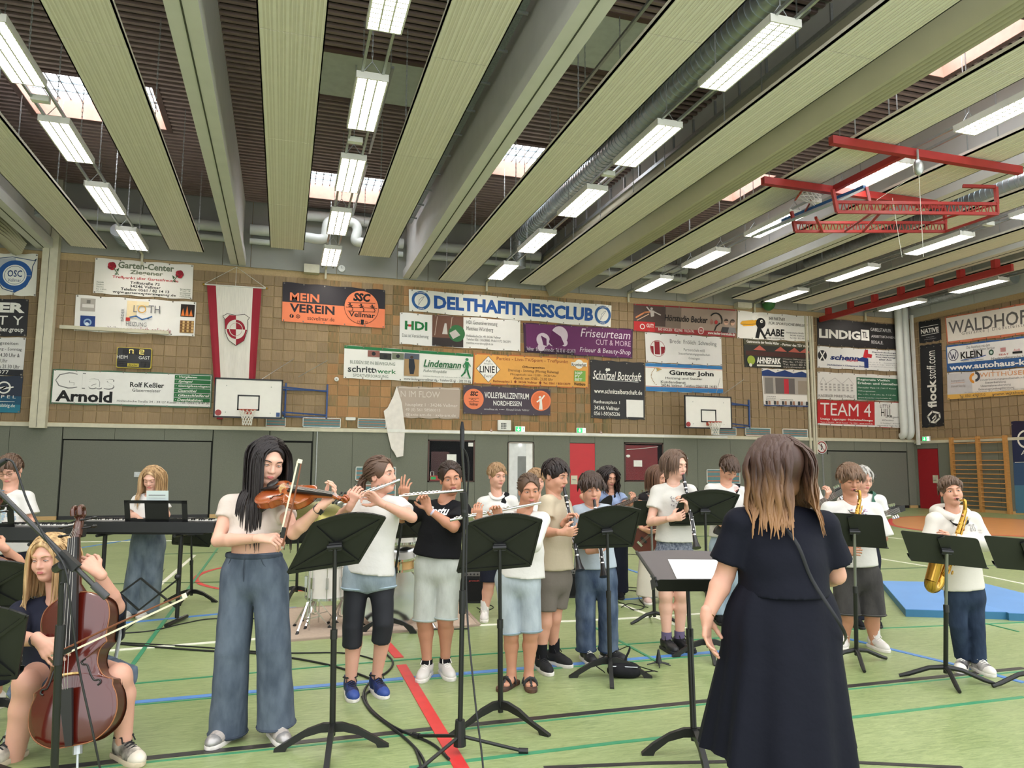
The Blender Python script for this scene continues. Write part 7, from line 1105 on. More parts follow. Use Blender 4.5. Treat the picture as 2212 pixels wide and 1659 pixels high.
    for i in range(4): s_ = 1 if i % 2 else -1; y = e+.04+.032*i; pg = MB(); pg.tube([T(-s_*.03, y, fat), T(s_*.1, y, fat)], .007*L, 8); pg.ell(T(s_*.12, y, fat), np.array((.022, .012, .02))*L, np.stack([xd, yd, zd], 1), 8, 6); pg.build('tuning_peg', EBON, t)
    for i in range(4): x = (i-1.5); MB().tube([T(x*.014, .02 if 0 else .355, zb-.03), T(x*.024, .447, zb+.002), T(x*.014, e, z1+.012), T(x*.01, e+.1, fat+.01)], .0022*L if not cello else .0016*L, 4).build('string', STRG, t)
    if cello: MB().tube([T(0, .0, fat*.5), T(0, -.06, fat*.5)], .03*L, 10).tube([T(0, -.05, fat*.5), T(0, -.05, fat*.5)+nrm((T(0, -.05, fat*.5)-T(0, .5, fat*.5)))*((T(0, -.05, fat*.5)[2]-.004)/max(.05, -nrm((T(0, -.05, fat*.5)-T(0, .5, fat*.5)))[2]))], .006, 8).build('endpin', STEEL, t)
    else: MB().ell(T(-.15, .1, Zt+.005), np.array((.11, .08, .025))*L, np.stack([xd, yd, zd], 1), 14, 8).build('chin_rest', EBON, t, smooth=True); MB().tube([T(-.26, .12, -.06), T(0, .1, -.12), T(.26, .15, -.06)], .03*L, 8).build('shoulder_rest', EBON, t, smooth=60)
    return T
def bow(label, a, b, frog, hs=.012):
    a = np.asarray(a, float); b = np.asarray(b, float); d = nrm(b-a); n = nrm(np.asarray(frog)-d*(np.asarray(frog)@d)); t = thing('bow', label, 'bow', tuple(a)); L = np.linalg.norm(b-a)
    MB().tube([a+(b-a)*u-n*.006*math.sin(u*math.pi) for u in np.linspace(0, 1, 9)], np.linspace(.0055, .004, 9), 8).build('stick', mat('pernambuco', (120, 70, 48), .35, coat=.3), t); MB().obox(a+d*.07+n*.011, d*.028, n*.011, np.cross(d, n)*.006).build('frog', EBON, t); MB().obox(b+n*.008, d*.01, n*.012, np.cross(d, n)*.004).build('tip', mat('bone', (220, 212, 196), .5), t)
    MB().beam(a+d*.07+n*.021, b+n*.019, .009, .0025, np.cross(d, n)).build('bow_hair', mat('bow_hair', (226, 216, 190), .6), t); MB().tube([a-d*.012, a], .006, 8).build('screw_button', SILV, t)
J = P1['J']
fiddle('violin', 'amber varnished violin held under the chin of the girl in wide jeans', J((572, 1072, -.11)), J((764, 1090, -.42))-J((572, 1072, -.11)), UP*.72-HF*.62+HR*.12, .37, VARN, VARN, .095)
bow('violin bow held upright in front of the violin', J((610, 1180, -.33)), J((651, 997, -.36)), -HR*.8+UP*.1)
J = P21['J']; o = J((180, 1606, -.44)); s_ = J((189, 1170, -.2)); fiddle('cello', 'glossy dark red cello between the knees of the seated girl', o, s_-o, -HF+HR*.05, .72, CVAR, RIBV, .14, True)
bow('cello bow with dark stick crossing the cello strings', J((116, 1414, -.6)), J((397, 1284, -.72)), -UP+HR*.3)
J = P20['J']; o = J((-20, 1420, -.35)); s_ = J((8, 1122, -.2)); fiddle('cello', 'second cello at the frame edge with only its scroll showing', o, s_-o, -HF, .6, CVAR, RIBV, .14, True)
def flute(P, a, b, dl, label):
    J = P['J']; R = P['R']; M = P['c']+R@(np.array([0, .1, -.06])*P['hs']); pm = M-CAM; mx = W/2+F*(pm@CR)/(pm@CF); tm = (mx-a[0])/(b[0]-a[0]); dm = M@HF-P['H0']; dr = (dm-dl*(1-tm))/tm; p, q = J((*a, dl)), J((*b, dr)); d = nrm(q-p); s_, u_, _ = frame(d); L = np.linalg.norm(q-p)
    t = thing('flute', label, 'flute', tuple(p)); MB().tube([p, q], .0095, 12).build('tube', SILV, t, smooth=50); MB().tube([q-d*.2, q-d*.12], .0112, 12).tube([q-d*.01, q], .011, 12).build('head_joint_ring', SILV, t, smooth=50); lp = p+(q-p)*tm; MB().obox(lp+u_*.009, d*.014, s_*.009, u_*.003).build('lip_plate', SILV, t)
    for i in range(14): c = p+d*(.05+.028*i)+u_*.012; MB().lathe([(.0085, 0), (.0085, .004), (.004, .005)], c, u_-.4*HF, 10).build('key', SILV, t)
    MB().tube([p+d*.03+u_*.012-HF*.01, p+d*(L*.62)+u_*.012-HF*.01], .0028, 6).build('key_rod', SILV, t)
flute(P2, (726, 1088), (863, 1037), -.24, 'silver flute of the girl with ponytail'); flute(P3, (862, 1072), (1005, 1059), -.16, 'silver flute of the girl in black tee'); flute(P4, (972, 1124), (1168, 1086), -.26, 'silver flute of the girl in the white blouse')
def clarinet(P, bell, dz, label):
    R = P['R']; M = P['c']+R@(np.array([0, .094, -.06])*P['hs']); q = P['J']((*bell, dz)); d = nrm(q-M); L = np.linalg.norm(q-M); s_, u_, _ = frame(d); t = thing('clarinet', label, 'clarinet', tuple(q)); X = lambda u: M+d*L*u
    MB().tube([X(-.02), X(.03), X(.12)], [.005, .012, .013], 12).build('mouthpiece', EBON, t, smooth=50); MB().tube([X(.12), X(.2), X(.21), X(.82), X(.86), X(.93), X(.97), X(1.)], [.0145, .0155, .0135, .0145, .017, .022, .03, .036], 16).build('body', mat('grenadilla', (26, 24, 25), .3), t, smooth=50)
    for u in (.12, .2, .5, .83): MB().tube([X(u-.008), X(u+.008)], .0165, 14).build('ring', SILV, t)
    fr_ = -HF
    for i in range(13): c = X(.25+.043*i); n_ = nrm(fr_*math.cos(i*2.1)*.6+s_*math.sin(i*2.1)+fr_*.5); n_ = nrm(n_-d*(n_@d)); MB().lathe([(.0065, 0), (.0065, .004), (.003, .005)], c+n_*.014, n_, 8).build('key', SILV, t)
    for k in (-1, 1): MB().tube([X(.24)+s_*k*.013-HF*.008, X(.48)+s_*k*.014-HF*.008], .0022, 5).tube([X(.53)+s_*k*.014-HF*.008, X(.8)+s_*k*.015-HF*.008], .0022, 5).build('key_rod', SILV, t)
clarinet(P5, (1253, 1232), -.3, 'black clarinet of the boy in beige'); clarinet(P6, (1305, 1246), -.34, 'black clarinet of the boy in faded jeans'); clarinet(P7, (1505, 1184), -.36, 'black clarinet of the tall girl')
def sax(P, bot, dz, label, strap):
    J = P['J']; R = P['R']; M = P['c']+R@(np.array([0, .094, -.058])*P['hs']); B_ = J((*bot, dz)); t = thing('saxophone', label, 'saxophone', tuple(B_)); fw = -HF; k0 = M+fw*.1-UP*.01; ax = nrm(B_-k0)
    MB().tube([M-fw*.01, M+fw*.05-UP*.008], [.006, .013], 10).build('mouthpiece', EBON, t); MB().tube([M+fw*.045-UP*.008, M+fw*.06-UP*.01], .0145, 10).build('ligature', SILV, t); nk = bez(M+fw*.055-UP*.01, M+fw*.11-UP*.01, k0+UP*.03+fw*.01, k0-UP*.07, 10); MB().tube(nk, np.linspace(.009, .014, 10), 10).build('neck_crook', BRASS, t, smooth=60)
    top = k0-UP*.07; L = np.linalg.norm(B_-top); MB().tube([top, top+ax*.03, top+ax*L*.5, B_], [.016, .015, .024, .033], 16).build('body_tube', BRASS, t, smooth=60); sd = nrm(fw*.45-HR*.9); bo = bez(B_, B_+ax*.08, B_+ax*.08+sd*.11, B_+sd*.11, 10); MB().tube(bo, np.linspace(.033, .043, 10), 16).build('bow_section', BRASS, t, smooth=60)
    b0 = B_+sd*.11; MB().tube([b0, b0-ax*.1, b0-ax*.18+sd*.006, b0-ax*.23+sd*.015, b0-ax*.255+sd*.022], [.043, .047, .052, .062, .072], 18, cap=False).build('bell', BRASS, t, smooth=60)
    rg = np.random.default_rng(3)
    for i in range(15): u = .08+.06*i; c = top+ax*L*u; r = .016+.016*u; n_ = nrm(fw*1.+HR*(.9 if i % 2 else -.9)); n_ = nrm(n_-ax*(n_@ax)); MB().lathe([(.009+.008*u, 0), (.009+.008*u, .006), (.005, .008)], c+n_*(r+.006), n_, 12).build('key_cup', GOLDR if i % 3 == 0 else BRASS, t, smooth=50)
    for n_ in (nrm(fw+HR*.5), nrm(fw-HR*.6), nrm(HR+fw*.2)): MB().tube([top+ax*.05+n_*.03, B_-ax*.05+n_*.045], .003, 6).build('key_rod', BRASS, t)
    MB().tube(smoothpath([B_+sd*.05+fw*.05-ax*.05, B_+sd*.06+fw*.09-ax*.12, B_+sd*.02+fw*.06-ax*.2], 5), .004, 6).build('key_guard', BRASS, t)
    m = MB(); nb = P['nb']; side = P['side']
    for x in (-1, 1): m.tube(smoothpath([nb-P['fr']*.055+UP*.03, nb+side*x*.068+UP*.0, nb+side*x*.055+P['fr']*.09-UP*.08, top+ax*.12-fw*.0+side*x*.008], 5), .015, 6, flat=.2, up=P['fr'])
    m.build('neck_strap', strap, t, smooth=60)
sax(P15, (1830, 1196), -.2, 'brass alto saxophone of the boy in charcoal shorts', mat('brown_strap', (116, 76, 56), .6)); sax(P17, (2032, 1252), -.17, 'brass alto saxophone of the boy in the hooded sweatshirt', BLKC)
def guitar(P, bc, ne, label, col, dzb=-.16, dzn=-.24, sc=1., strap=BLKC, hw=True):
    J = P['J']; c = J((*bc, dzb)); e = J((*ne, dzn)); y = nrm(e-c); z = nrm(-HF-y*((-HF)@y)); x = np.cross(y, z); Ln = np.linalg.norm(e-c); t = thing('guitar', label, 'guitar', tuple(c))
    out = [(0, -.19), (.12, -.18), (.165, -.1), (.15, 0), (.115, .06), (.14, .13), (.13, .2), (.08, .22), (.045, .16), (0, .15), (-.05, .17), (-.1, .2), (-.145, .19), (-.135, .1), (-.115, .04), (-.15, -.04), (-.165, -.12), (-.12, -.18)]; o2 = smoothpath([(a*sc, b*sc, 0) for a, b in out+[out[0]]], 4)[:-1, :2]
    MB().prism(o2, c-z*.02, x, y, z*.042).build('body', col, t, smooth=40); MB().box((0, 0, 0), (0, 0, 0)) if 0 else None; MB().add([c+x*a+y*b+z*h_ for h_ in (.018, .036) for a, b in ((-.028, .08), (.028, .08), (.022, Ln-.14), (-.022, Ln-.14))], [(0, 1, 2, 3), (7, 6, 5, 4), (0, 4, 5, 1), (1, 5, 6, 2), (2, 6, 7, 3), (3, 7, 4, 0)]).build('neck', mat('rosewood', (70, 44, 34), .5), t)
    MB().prism([(-.022, 0), (-.038, .04), (-.03, .16), (.02, .15), (.036, .03), (.022, 0)], c+y*(Ln-.15)+z*.014, x, y, z*.014).build('headstock', col if hw else EBON, t); f = MB()
    for i in range(14): yy = .12+(Ln-.28)*(1-(1-i/14)**1.4); f.obox(c+y*yy+z*.037, x*.025, y*.0015, z*.001)
    f.build('frets', SILV, t); k = 4 if 'bass' in label else 6
    for i in range(k): xx = (i-(k-1)/2)*.0085; MB().tube([c-y*.1*sc+x*xx+z*.04, c+y*(Ln-.05)+x*xx+z*.04], .0009, 4).build('string', STRG, t); MB().lathe([(.008, 0), (.008, .012), (.012, .014), (.012, .03)], c+y*(Ln-.12+.02*(i % 3))+x*(.04 if i < k/2 else -.04)+z*.014, z*.4+x*(1 if i < k/2 else -1), 8).build('tuner', CHROME, t)
    for yy in (-.04, .05): MB().obox(c+y*yy*sc+z*.026, x*.04, y*.014, z*.008).build('pickup', BLK, t)
    MB().obox(c-y*.1*sc+z*.03, x*.035, y*.012, z*.01).build('bridge', CHROME, t)
    sh = P['sr'] if c@HR < P['mid']@HR+.3 else P['sl']; S_ = smoothpath([c-y*.18*sc, P['hc']+P['fr']*.02-P['side']*.16 if 0 else P['mid']-P['up']*.25+P['fr']*.15-P['side']*.05, sh+UP*.055+P['fr']*.03-P['side']*.06, sh+UP*.06-P['fr']*.06-P['side']*.05, sh-UP*.1-P['fr']*.14], 5); MB().tube(S_, .026, 6, flat=.12, up=P['fr']).build('strap', strap, t, smooth=60); return t
MAR = mat('maroon_bass', (88, 36, 30), .3, coat=.4); guitar(P10, (1296, 1108), (1412, 1062), 'electric bass guitar of the girl with dark wavy hair', mat('black_gloss', (20, 20, 22), .25, coat=.4), sc=1., dzn=-.3); guitar(P11, (1396, 1160), (1508, 1058), 'maroon bass guitar of the girl in beige trousers', MAR, hw=False, dzn=-.32); guitar(P12, (1590, 1132), (1490, 1105), 'dark electric guitar of the boy looking down', EBON); guitar(P14, (1700, 1122), (1832, 1052), 'dark guitar of the boy hidden behind the conductor', EBON); guitar(P16, (1830, 1128), (1952, 1098), 'dark guitar of the grey haired guitarist', mat('sunburst', (120, 60, 30), .3, coat=.4), strap=mat('green_strap', (36, 84, 66), .7), hw=False); guitar(P8, (1062, 1165), (1140, 1130), 'dark electric guitar of the fair boy in polo shirt', EBON)
# ================================================================ music stands, keyboards, drums, cables
SB = mat('stand_black', (20, 21, 20), .4, var=.1, scale=20); SBD = mat('stand_desk', (24, 26, 23), .5, var=.12, scale=14)
def quadbox(m, P, n): P = [np.asarray(p, float) for p in P]; m.add(P+[p+n for p in P], [(3, 2, 1, 0), (4, 5, 6, 7), (0, 1, 5, 4), (1, 2, 6, 5), (2, 3, 7, 6), (3, 0, 4, 7)]); return m
def stand(label, base, q, kind='A', dzt=-.1, dzb=.02, front=False, feet=(0, 120, 240), legl=.3, rot=0., paper=None, poleb=None, clutch=1):
    g = onfloor(*base); H0 = g@HF
    def J(p, dz): d = ray(*p); return CAM+d*((H0+dz)/(d@HF))
    TL, TR, BR, BL = J(q[0], dzt), J(q[1], dzt), J(q[2], dzb), J(q[3], dzb); t = thing('music_stand', label, 'music stand', (g[0], g[1], 0), group=None)
    ux = nrm(TR-TL); n = nrm(np.cross(TR-TL, BL-TL)); n = n if n@(CAM-TL) < 0 else -n; C = (TL+TR+BR+BL)/4; cs = -n     # cs: side towards us
    if kind == 'A':
        k = 10; tp = [TL+(TR-TL)*u+nrm(TL-BL)*.05*math.sin(u*math.pi) for u in np.linspace(0, 1, k)]; P_ = tp+[BR, BL]; m = MB(); N_ = len(P_); m.add(P_+[p+n*.006 for p in P_], [tuple(range(N_-1, -1, -1)), tuple(range(N_, 2*N_))]+[(i, (i+1) % N_, N_+(i+1) % N_, N_+i) for i in range(N_)]); d = m.build('desk', SBD, t)
        r = MB(); 
        for i in range(k-1): r.beam(tp[i]+cs*.01, tp[i+1]+cs*.01, .022, .012, up=n)
        r.beam(BL, BR, .02, .012, up=n); r.beam(TL, BL, .012, .012, up=n).beam(TR, BR, .012, .012, up=n); r.build('flange', SB, d)
        x = MB(); [x.beam(C+cs*.008, p, .014, .012, up=n) for p in (TL+(C-TL)*.06, TR+(C-TR)*.06, BL+(C-BL)*.06, BR+(C-BR)*.06)]; x.build('cross_ribs', SB, d)
    else:
        w = np.linalg.norm(TR-TL); h = np.linalg.norm(BL-TL); uy = nrm(TL-BL); m = MB(); m.prism(rrect(0, 0, w, h, .02), BL, nrm(BR-BL), uy, n*.005); d = m.build('desk', SBD, t); x = MB(); x.beam(C+cs*.01+uy*h*.42, C+cs*.01-uy*h*.3, .05, .012, up=n); x.build('spine', SB, d)
    l = MB(); quadbox(l, [BL, BR, BR+n*.05, BL+n*.05], -nrm(TL-BL)*.006); quadbox(l, [BL+n*.05, BR+n*.05, BR+n*.05+nrm(TL-BL)*.025, BL+n*.05+nrm(TL-BL)*.025], n*.004); l.build('ledge', SB, d)
    top = C+cs*.03; b0 = np.array([g[0], g[1], .0]); hub = b0+UP*(.13 if kind == 'A' else .12); mid = hub+(top-hub)*.52
    MB().tube([mid, top], .011, 12).build('upper_pole', mat('stand_steel', (140, 140, 138), .35, .8) if kind == 'B' else SB, t, smooth=50); MB().tube([hub-UP*.06, mid], .016, 12).build('lower_pole', SB, t, smooth=50); MB().tube([mid-UP*.04, mid+UP*.01], .019, 12).build('collar', SB, t); c = MB(); c.tube([top-ux*.04, top+ux*.04], .016, 10); c.obox(top+n*.012, ux*.035, UP*.02, n*.012); c.build('clutch', BLK, t)
    for a in feet:
        a = math.radians(a+rot); d_ = math.cos(a)*HR+math.sin(a)*HF; f = MB()
        if kind == 'A':
            s_ = np.cross(d_, UP); up_ = [(0, .135), (.05, .135), (.13, .11), (.22, .06), (legl, .012), (legl, .0), (legl-.06, .0), (legl-.07, .02), (.14, .07), (.06, .09), (0, .09)]; f.prism([(x, z) for x, z in up_], b0-s_*.014, d_, UP, s_*.028)
        else: f.tube([hub-UP*.02, b0+d_*legl*.35+UP*.085, b0+d_*legl*.8+UP*.03, b0+d_*legl+UP*.012], [.018, .016, .016, .012], 10)
        f.build('foot', SB, t, smooth=30)
    if paper:
        pm = mat('sheet_paper', (236, 236, 230), .8, var=.01); u0, v0, u1, v1 = paper; P_ = lambda u, v: TL*(1-u)*(1-v)+TR*u*(1-v)+BR*u*v+BL*(1-u)*v+(n if not front else -n)*0; side = n*.008 if (n@(CAM-C)) > 0 else -n*.002; off = (-n*.003 if front else n*.008)
        pp = thing('sheet_music', 'white sheet of music on the '+label.split(' of ')[-1] if 0 else label.replace('music stand', 'stand')+', its white sheet music', 'sheet music', tuple(P_(u0, v1))); mm = MB(); quadbox(mm, [P_(u0, v0)+off, P_(u1, v0)+off, P_(u1, v1)+off, P_(u0, v1)+off], -n*.001 if front else n*.001); mm.build('sheet', pm, pp); s = MB()
        for i in range(7): v = v0+(v1-v0)*(.15+.12*i); s.beam(P_(u0+.03*(1), v)+off*1.6, P_(u1-.03, v)+off*1.6, .0012, .0006, up=n)
        s.build('staff_lines', mat('ink', (90, 90, 96), .8), pp)
    return t
stand('black music stand before the violinist, tilted with crossed ribs', (717, 1618), [(676, 1132), (832, 1118), (775, 1213), (622, 1236)], rot=8, feet=(0, 180, 270))
stand('black music stand before the flutist in white blouse', (1081, 1565), [(1014, 1130), (1170, 1124), (1146, 1220), (988, 1234)], feet=(-35, 90, 215), legl=.34)
stand('black music stand before the boy in faded jeans', (1318, 1462), [(1254, 1112), (1383, 1102), (1366, 1178), (1238, 1183)], feet=(-5, 185, 265))
stand('black music stand before the tall clarinet girl', (1531, 1418), [(1474, 1070), (1596, 1070), (1568, 1131), (1447, 1133)], feet=(0, 185, 265))
stand('grey black conductor stand with open page beside the navy dress', (1500, 1632), [(1375, 1192), (1556, 1192), (1585, 1252), (1420, 1252)], kind='A', dzt=.28, dzb=-.04, front=True, feet=(0, 185, 270), paper=(.3, .3, 1.0, .95)) if 0 else None
def conductor_stand():
    g = onfloor(1500, 1630); H0 = g@HF
    def J(p, dz): d = ray(*p); return CAM+d*((H0+dz)/(d@HF))
    t = thing('music_stand', 'nearly flat conductor stand beside the navy dress', 'music stand', (g[0], g[1], 0)); gm = mat('conductor_desk', (86, 80, 80), .5, var=.04)
    A, B_, C, D = J((1375, 1192), .24), J((1575, 1194), .24), J((1572, 1256), -.1), J((1418, 1256), -.1); n = nrm(np.cross(B_-A, D-A)); n = n if n[2] > 0 else -n; tp = [A+(B_-A)*u+nrm(A-D)*.03*math.sin(u*math.pi) for u in np.linspace(0, 1, 10)]; P_ = tp+[C, D]; N_ = len(P_); m = MB(); m.add(P_+[p-n*.006 for p in P_], [tuple(range(N_)), tuple(range(2*N_-1, N_-1, -1))]+[(i, N_+i, N_+(i+1) % N_, (i+1) % N_) for i in range(N_)]); d = m.build('desk', gm, t)
    f = nrm(D-A); ux = nrm(C-D); w = np.linalg.norm(C-D); l = MB(); l.prism(rrect(0, -.055, w, .012, .02), D, ux, n, f*.004); l.prism([(0, 0), (w, 0), (w, .05), (0, .05)], D-n*.055, ux, -f, -n*.004) if 0 else None; l.build('ledge', SB, d); ed = MB(); ed.beam(A, D, .012, .014, up=n); ed.beam(D, D+(A-D)*.2-n*.06, .008, .05, up=n); ed.build('flange', SB, d)
    top = (A+B_+C+D)/4-n*.02; hub = np.array([g[0], g[1], .13]); mid = hub+(top-hub)*.62; MB().tube([mid, top], .011, 12).build('upper_pole', SB, t, smooth=50); MB().tube([hub-UP*.06, mid], .0165, 12).build('lower_pole', SB, t, smooth=50); MB().tube([mid-UP*.08, mid], .02, 12).build('collar', SB, t); MB().obox(top-n*.02, ux*.05, f*.04, n*.015).build('clutch', BLK, t)
    for a in (0, 182, 270):
        a = math.radians(a); d_ = math.cos(a)*HR+math.sin(a)*HF; s_ = np.cross(d_, UP); fm = MB(); fm.prism([(0, .135), (.05, .135), (.13, .11), (.22, .06), (.28, .012), (.28, 0), (.22, 0), (.21, .02), (.14, .07), (.06, .09), (0, .09)], np.array([g[0], g[1], 0])-s_*.014, d_, UP, s_*.028); fm.build('foot', SB, t)
    pp = thing('sheet_music', 'white printed page lying on the conductor stand', 'sheet music', tuple(D)); q = lambda u, v: A*(1-u)*(1-v)+B_*u*(1-v)+C*u*v+D*(1-u)*v+n*.002; mm = MB(); quadbox(mm, [q(.3, .28), q(.93, .28), q(.93, .93), q(.3, .93)], n*.001); mm.build('sheet', mat('sheet_paper', (236, 236, 230), .8, var=.01), pp); s = MB()
    for i in range(9): v = .34+.06*i; s.beam(q(.35, v)+n*.0015, q(.9, v)+n*.0015, .0012, .0005, up=n)
    s.build('staff_lines', mat('ink', (120, 120, 126), .8), pp)
conductor_stand()
stand('flat black music stand before the saxophonist in charcoal shorts', (1851, 1432), [(1764, 1106), (1906, 1111), (1920, 1184), (1778, 1176)], kind='B', dzt=-.25, dzb=-.12, feet=(20, 190, 255))
stand('flat black music stand before the hooded saxophonist', (2044, 1472), [(1945, 1146), (2113, 1160), (2136, 1228), (1968, 1210)], kind='B', dzt=-.25, dzb=-.14, feet=(-18, 160, 255), legl=.3)
stand('flat black music stand beside the hooded saxophonist at the frame edge', (2232, 1484), [(2125, 1157), (2290, 1168), (2318, 1240), (2153, 1226)], kind='B', feet=(-18, 185, 270))
stand('black music stand before the bass girl in beige trousers', (1414, 1346), [(1368, 1082), (1440, 1084), (1442, 1134), (1370, 1134)], kind='B', feet=(200, -20, 90), legl=.26)
stand('black music stand behind the two front flutists', (838, 1368), [(836, 1092), (920, 1090), (903, 1158), (822, 1162)], feet=(0, 180, 265), legl=.26)
stand('black music stand behind the violinist', (640, 1292), [(612, 1090), (690, 1096), (680, 1170), (604, 1174)], feet=(-10, 180, 265), legl=.3)
stand('black music stand behind the first keyboard', (413, 1300), [(376, 1128), (462, 1126), (452, 1180), (372, 1174)], feet=(-5, 180, 265), legl=.3)
stand('black music stand cut off by the frame before the cellist', (-32, 1720), [(-110, 1332), (58, 1330), (36, 1462), (-130, 1470)], feet=(0, 180, 270))
stand('black music stand beside the second cellist', (-12, 1560), [(-90, 1232), (68, 1222), (56, 1310), (-104, 1318)], feet=(0, 180, 270))
stand('black music stand before the boy with glasses', (-26, 1440), [(-90, 1062), (12, 1068), (8, 1098), (-92, 1108)], feet=(0, 180, 270))
# microphone stands
def mic_stand(label, base, piv, tip, tail, dzs, mic=True, feet=(10, 150, 250)):
    g = onfloor(*base); H0 = g@HF
    def J(p, dz): d = ray(*p); return CAM+d*((H0+dz)/(d@HF))
    t = thing('microphone_stand', label, 'microphone stand', (g[0], g[1], 0)); pv = J(piv, 0); b0 = np.array([g[0], g[1], 0.]); hub = b0+UP*.12; mid = hub+(pv-hub)*.6; MB().tube([hub, mid], .0135, 12).build('lower_pole', SB, t, smooth=50); MB().tube([mid-UP*.1, mid+UP*.02], .019, 12).build('clutch', BLK, t); MB().tube([mid, pv], .0095, 12).build('upper_pole', SB, t, smooth=50); MB().tube([hub-UP*.08, hub+UP*.05], [.034, .026], 12).build('hub', BLK, t); e = J(tip, dzs[0]); a = J(tail, dzs[1]); MB().tube([a, e], .008, 10).build('boom', mat('boom_steel', (70, 70, 70), .3, .7), t, smooth=50); d = nrm(e-a); MB().tube([a-d*.01, a+d*.09], .012, 10).build('counter_grip', BLK, t)
    MB().tube([pv+(a-pv)*.0-d*.05, pv+d*.08], .02, 10).build('boom_joint', BLK, t); MB().tube([pv-UP*.03, pv+UP*.02], .018, 10).build('swivel', BLK, t)
    for an in feet: an = math.radians(an); d_ = math.cos(an)*HR+math.sin(an)*HF; f = MB(); f.tube([hub-UP*.03, b0+d_*.32+UP*.018], .0095, 8); ft = f.build('leg', SB, t, smooth=50); MB().tube([b0+d_*.31+UP*.018, b0+d_*.36+UP*.016], .015, 8).build('rubber_foot', BLK, ft)
    return t, J, e, d
t, J, e, d = mic_stand('tall boom microphone stand between two flutists with mic pointing up', (993, 1628), (1003, 1095), (998, 962), (1008, 1130), (-.02, .05), feet=(0, 140, 235)); m = thing('microphone', 'slim black condenser microphone at the top of the boom', 'microphone', tuple(e)); MB().tube([e-d*.02, e+UP*.09], [.012, .013], 12).build('body', BLK, m, smooth=50); MB().tube([e+UP*.09, e+UP*.13], [.013, .006], 12).build('grille', mat('mic_foam', (36, 36, 40), .95), m, smooth=50); MB().tube(smoothpath([e, J((1012, 1000), .0), J((1009, 1105), .03), J((1008, 1300), .02), J((1025, 1500), -.1), J((1042, 1640), -.2), J((1044, 1700), -.3)], 5), .005, 6).build('cable', BLK, m, smooth=60)
def left_mic():
    D0 = 2.5; t = thing('microphone_stand', 'boom microphone stand right in front of the cellist', 'microphone stand', tuple(onfloor(118, 1850)*[1, 1, 0])); b = atD(118, 1850, D0-.25); b = onfloor(118, 1850); A = lambda x, y, dd=0: atD(x, y, D0+dd); pv = A(134, 1225)
    lo = np.array([b[0], b[1], .1]); lo = pv+(A(118, 1659)-pv)*1.35; lo = np.array([lo[0], lo[1], max(.1, lo[2])]); t.location = (lo[0], lo[1], 0); _WL[t.as_pointer()] = np.array([lo[0], lo[1], 0]); mid = pv+(lo-pv)*.28
    MB().tube([pv, mid], .0085, 12).build('upper_pole', SB, t, smooth=50); MB().tube([mid, lo-UP*.05], .0125, 12).build('lower_pole', SB, t, smooth=50); MB().tube([mid-UP*.07, mid+UP*.06], .0155, 12).build('clutch', BLK, t); MB().tube([lo-UP*.08, lo+UP*.04], .03, 12).build('hub', BLK, t)
    for an in (20, 140, 260): an = math.radians(an); d_ = math.cos(an)*HR+math.sin(an)*HF; MB().tube([lo, np.array([lo[0], lo[1], .012])+d_*.3], .009, 8).build('leg', SB, t)
    MB().tube([A(-60, 1005, .05), A(206, 1268)], .0085, 10).build('boom', mat('boom_steel'), t, smooth=50); MB().beam(A(130, 1195), A(166, 1228), .028, .03).build('boom_clamp', BLK, t); MB().tube([A(202, 1263), A(231, 1290)], .013, 12).build('counter_grip', mat('grip_grey', (64, 64, 66), .6), t, smooth=50); MB().tube([A(122, 1228, .02), A(136, 1220, -.02)], .016, 10).build('swivel_knob', BLK, t); MB().tube([A(139, 1215), A(137, 1258)], .012, 10).tube([A(134, 1257), A(136, 1259)], .013, 10).build('swivel', BLK, t)
    m = thing('microphone', 'clip microphone on a bent goose neck over the keyboard boy', 'microphone', tuple(A(2, 1003))); MB().tube(smoothpath([A(10, 993), A(22, 994), A(34, 1010), A(60, 1085), A(100, 1165), A(140, 1225, -.03), A(154, 1320, -.03), A(170, 1440, -.03), A(200, 1580, -.03), A(216, 1660, -.03)], 5), .0035, 6).build('cable', BLK, m, smooth=60); MB().tube([A(14, 993), A(-6, 1004)], [.008, .013], 10).build('capsule', BLK, m, smooth=50)
left_mic()
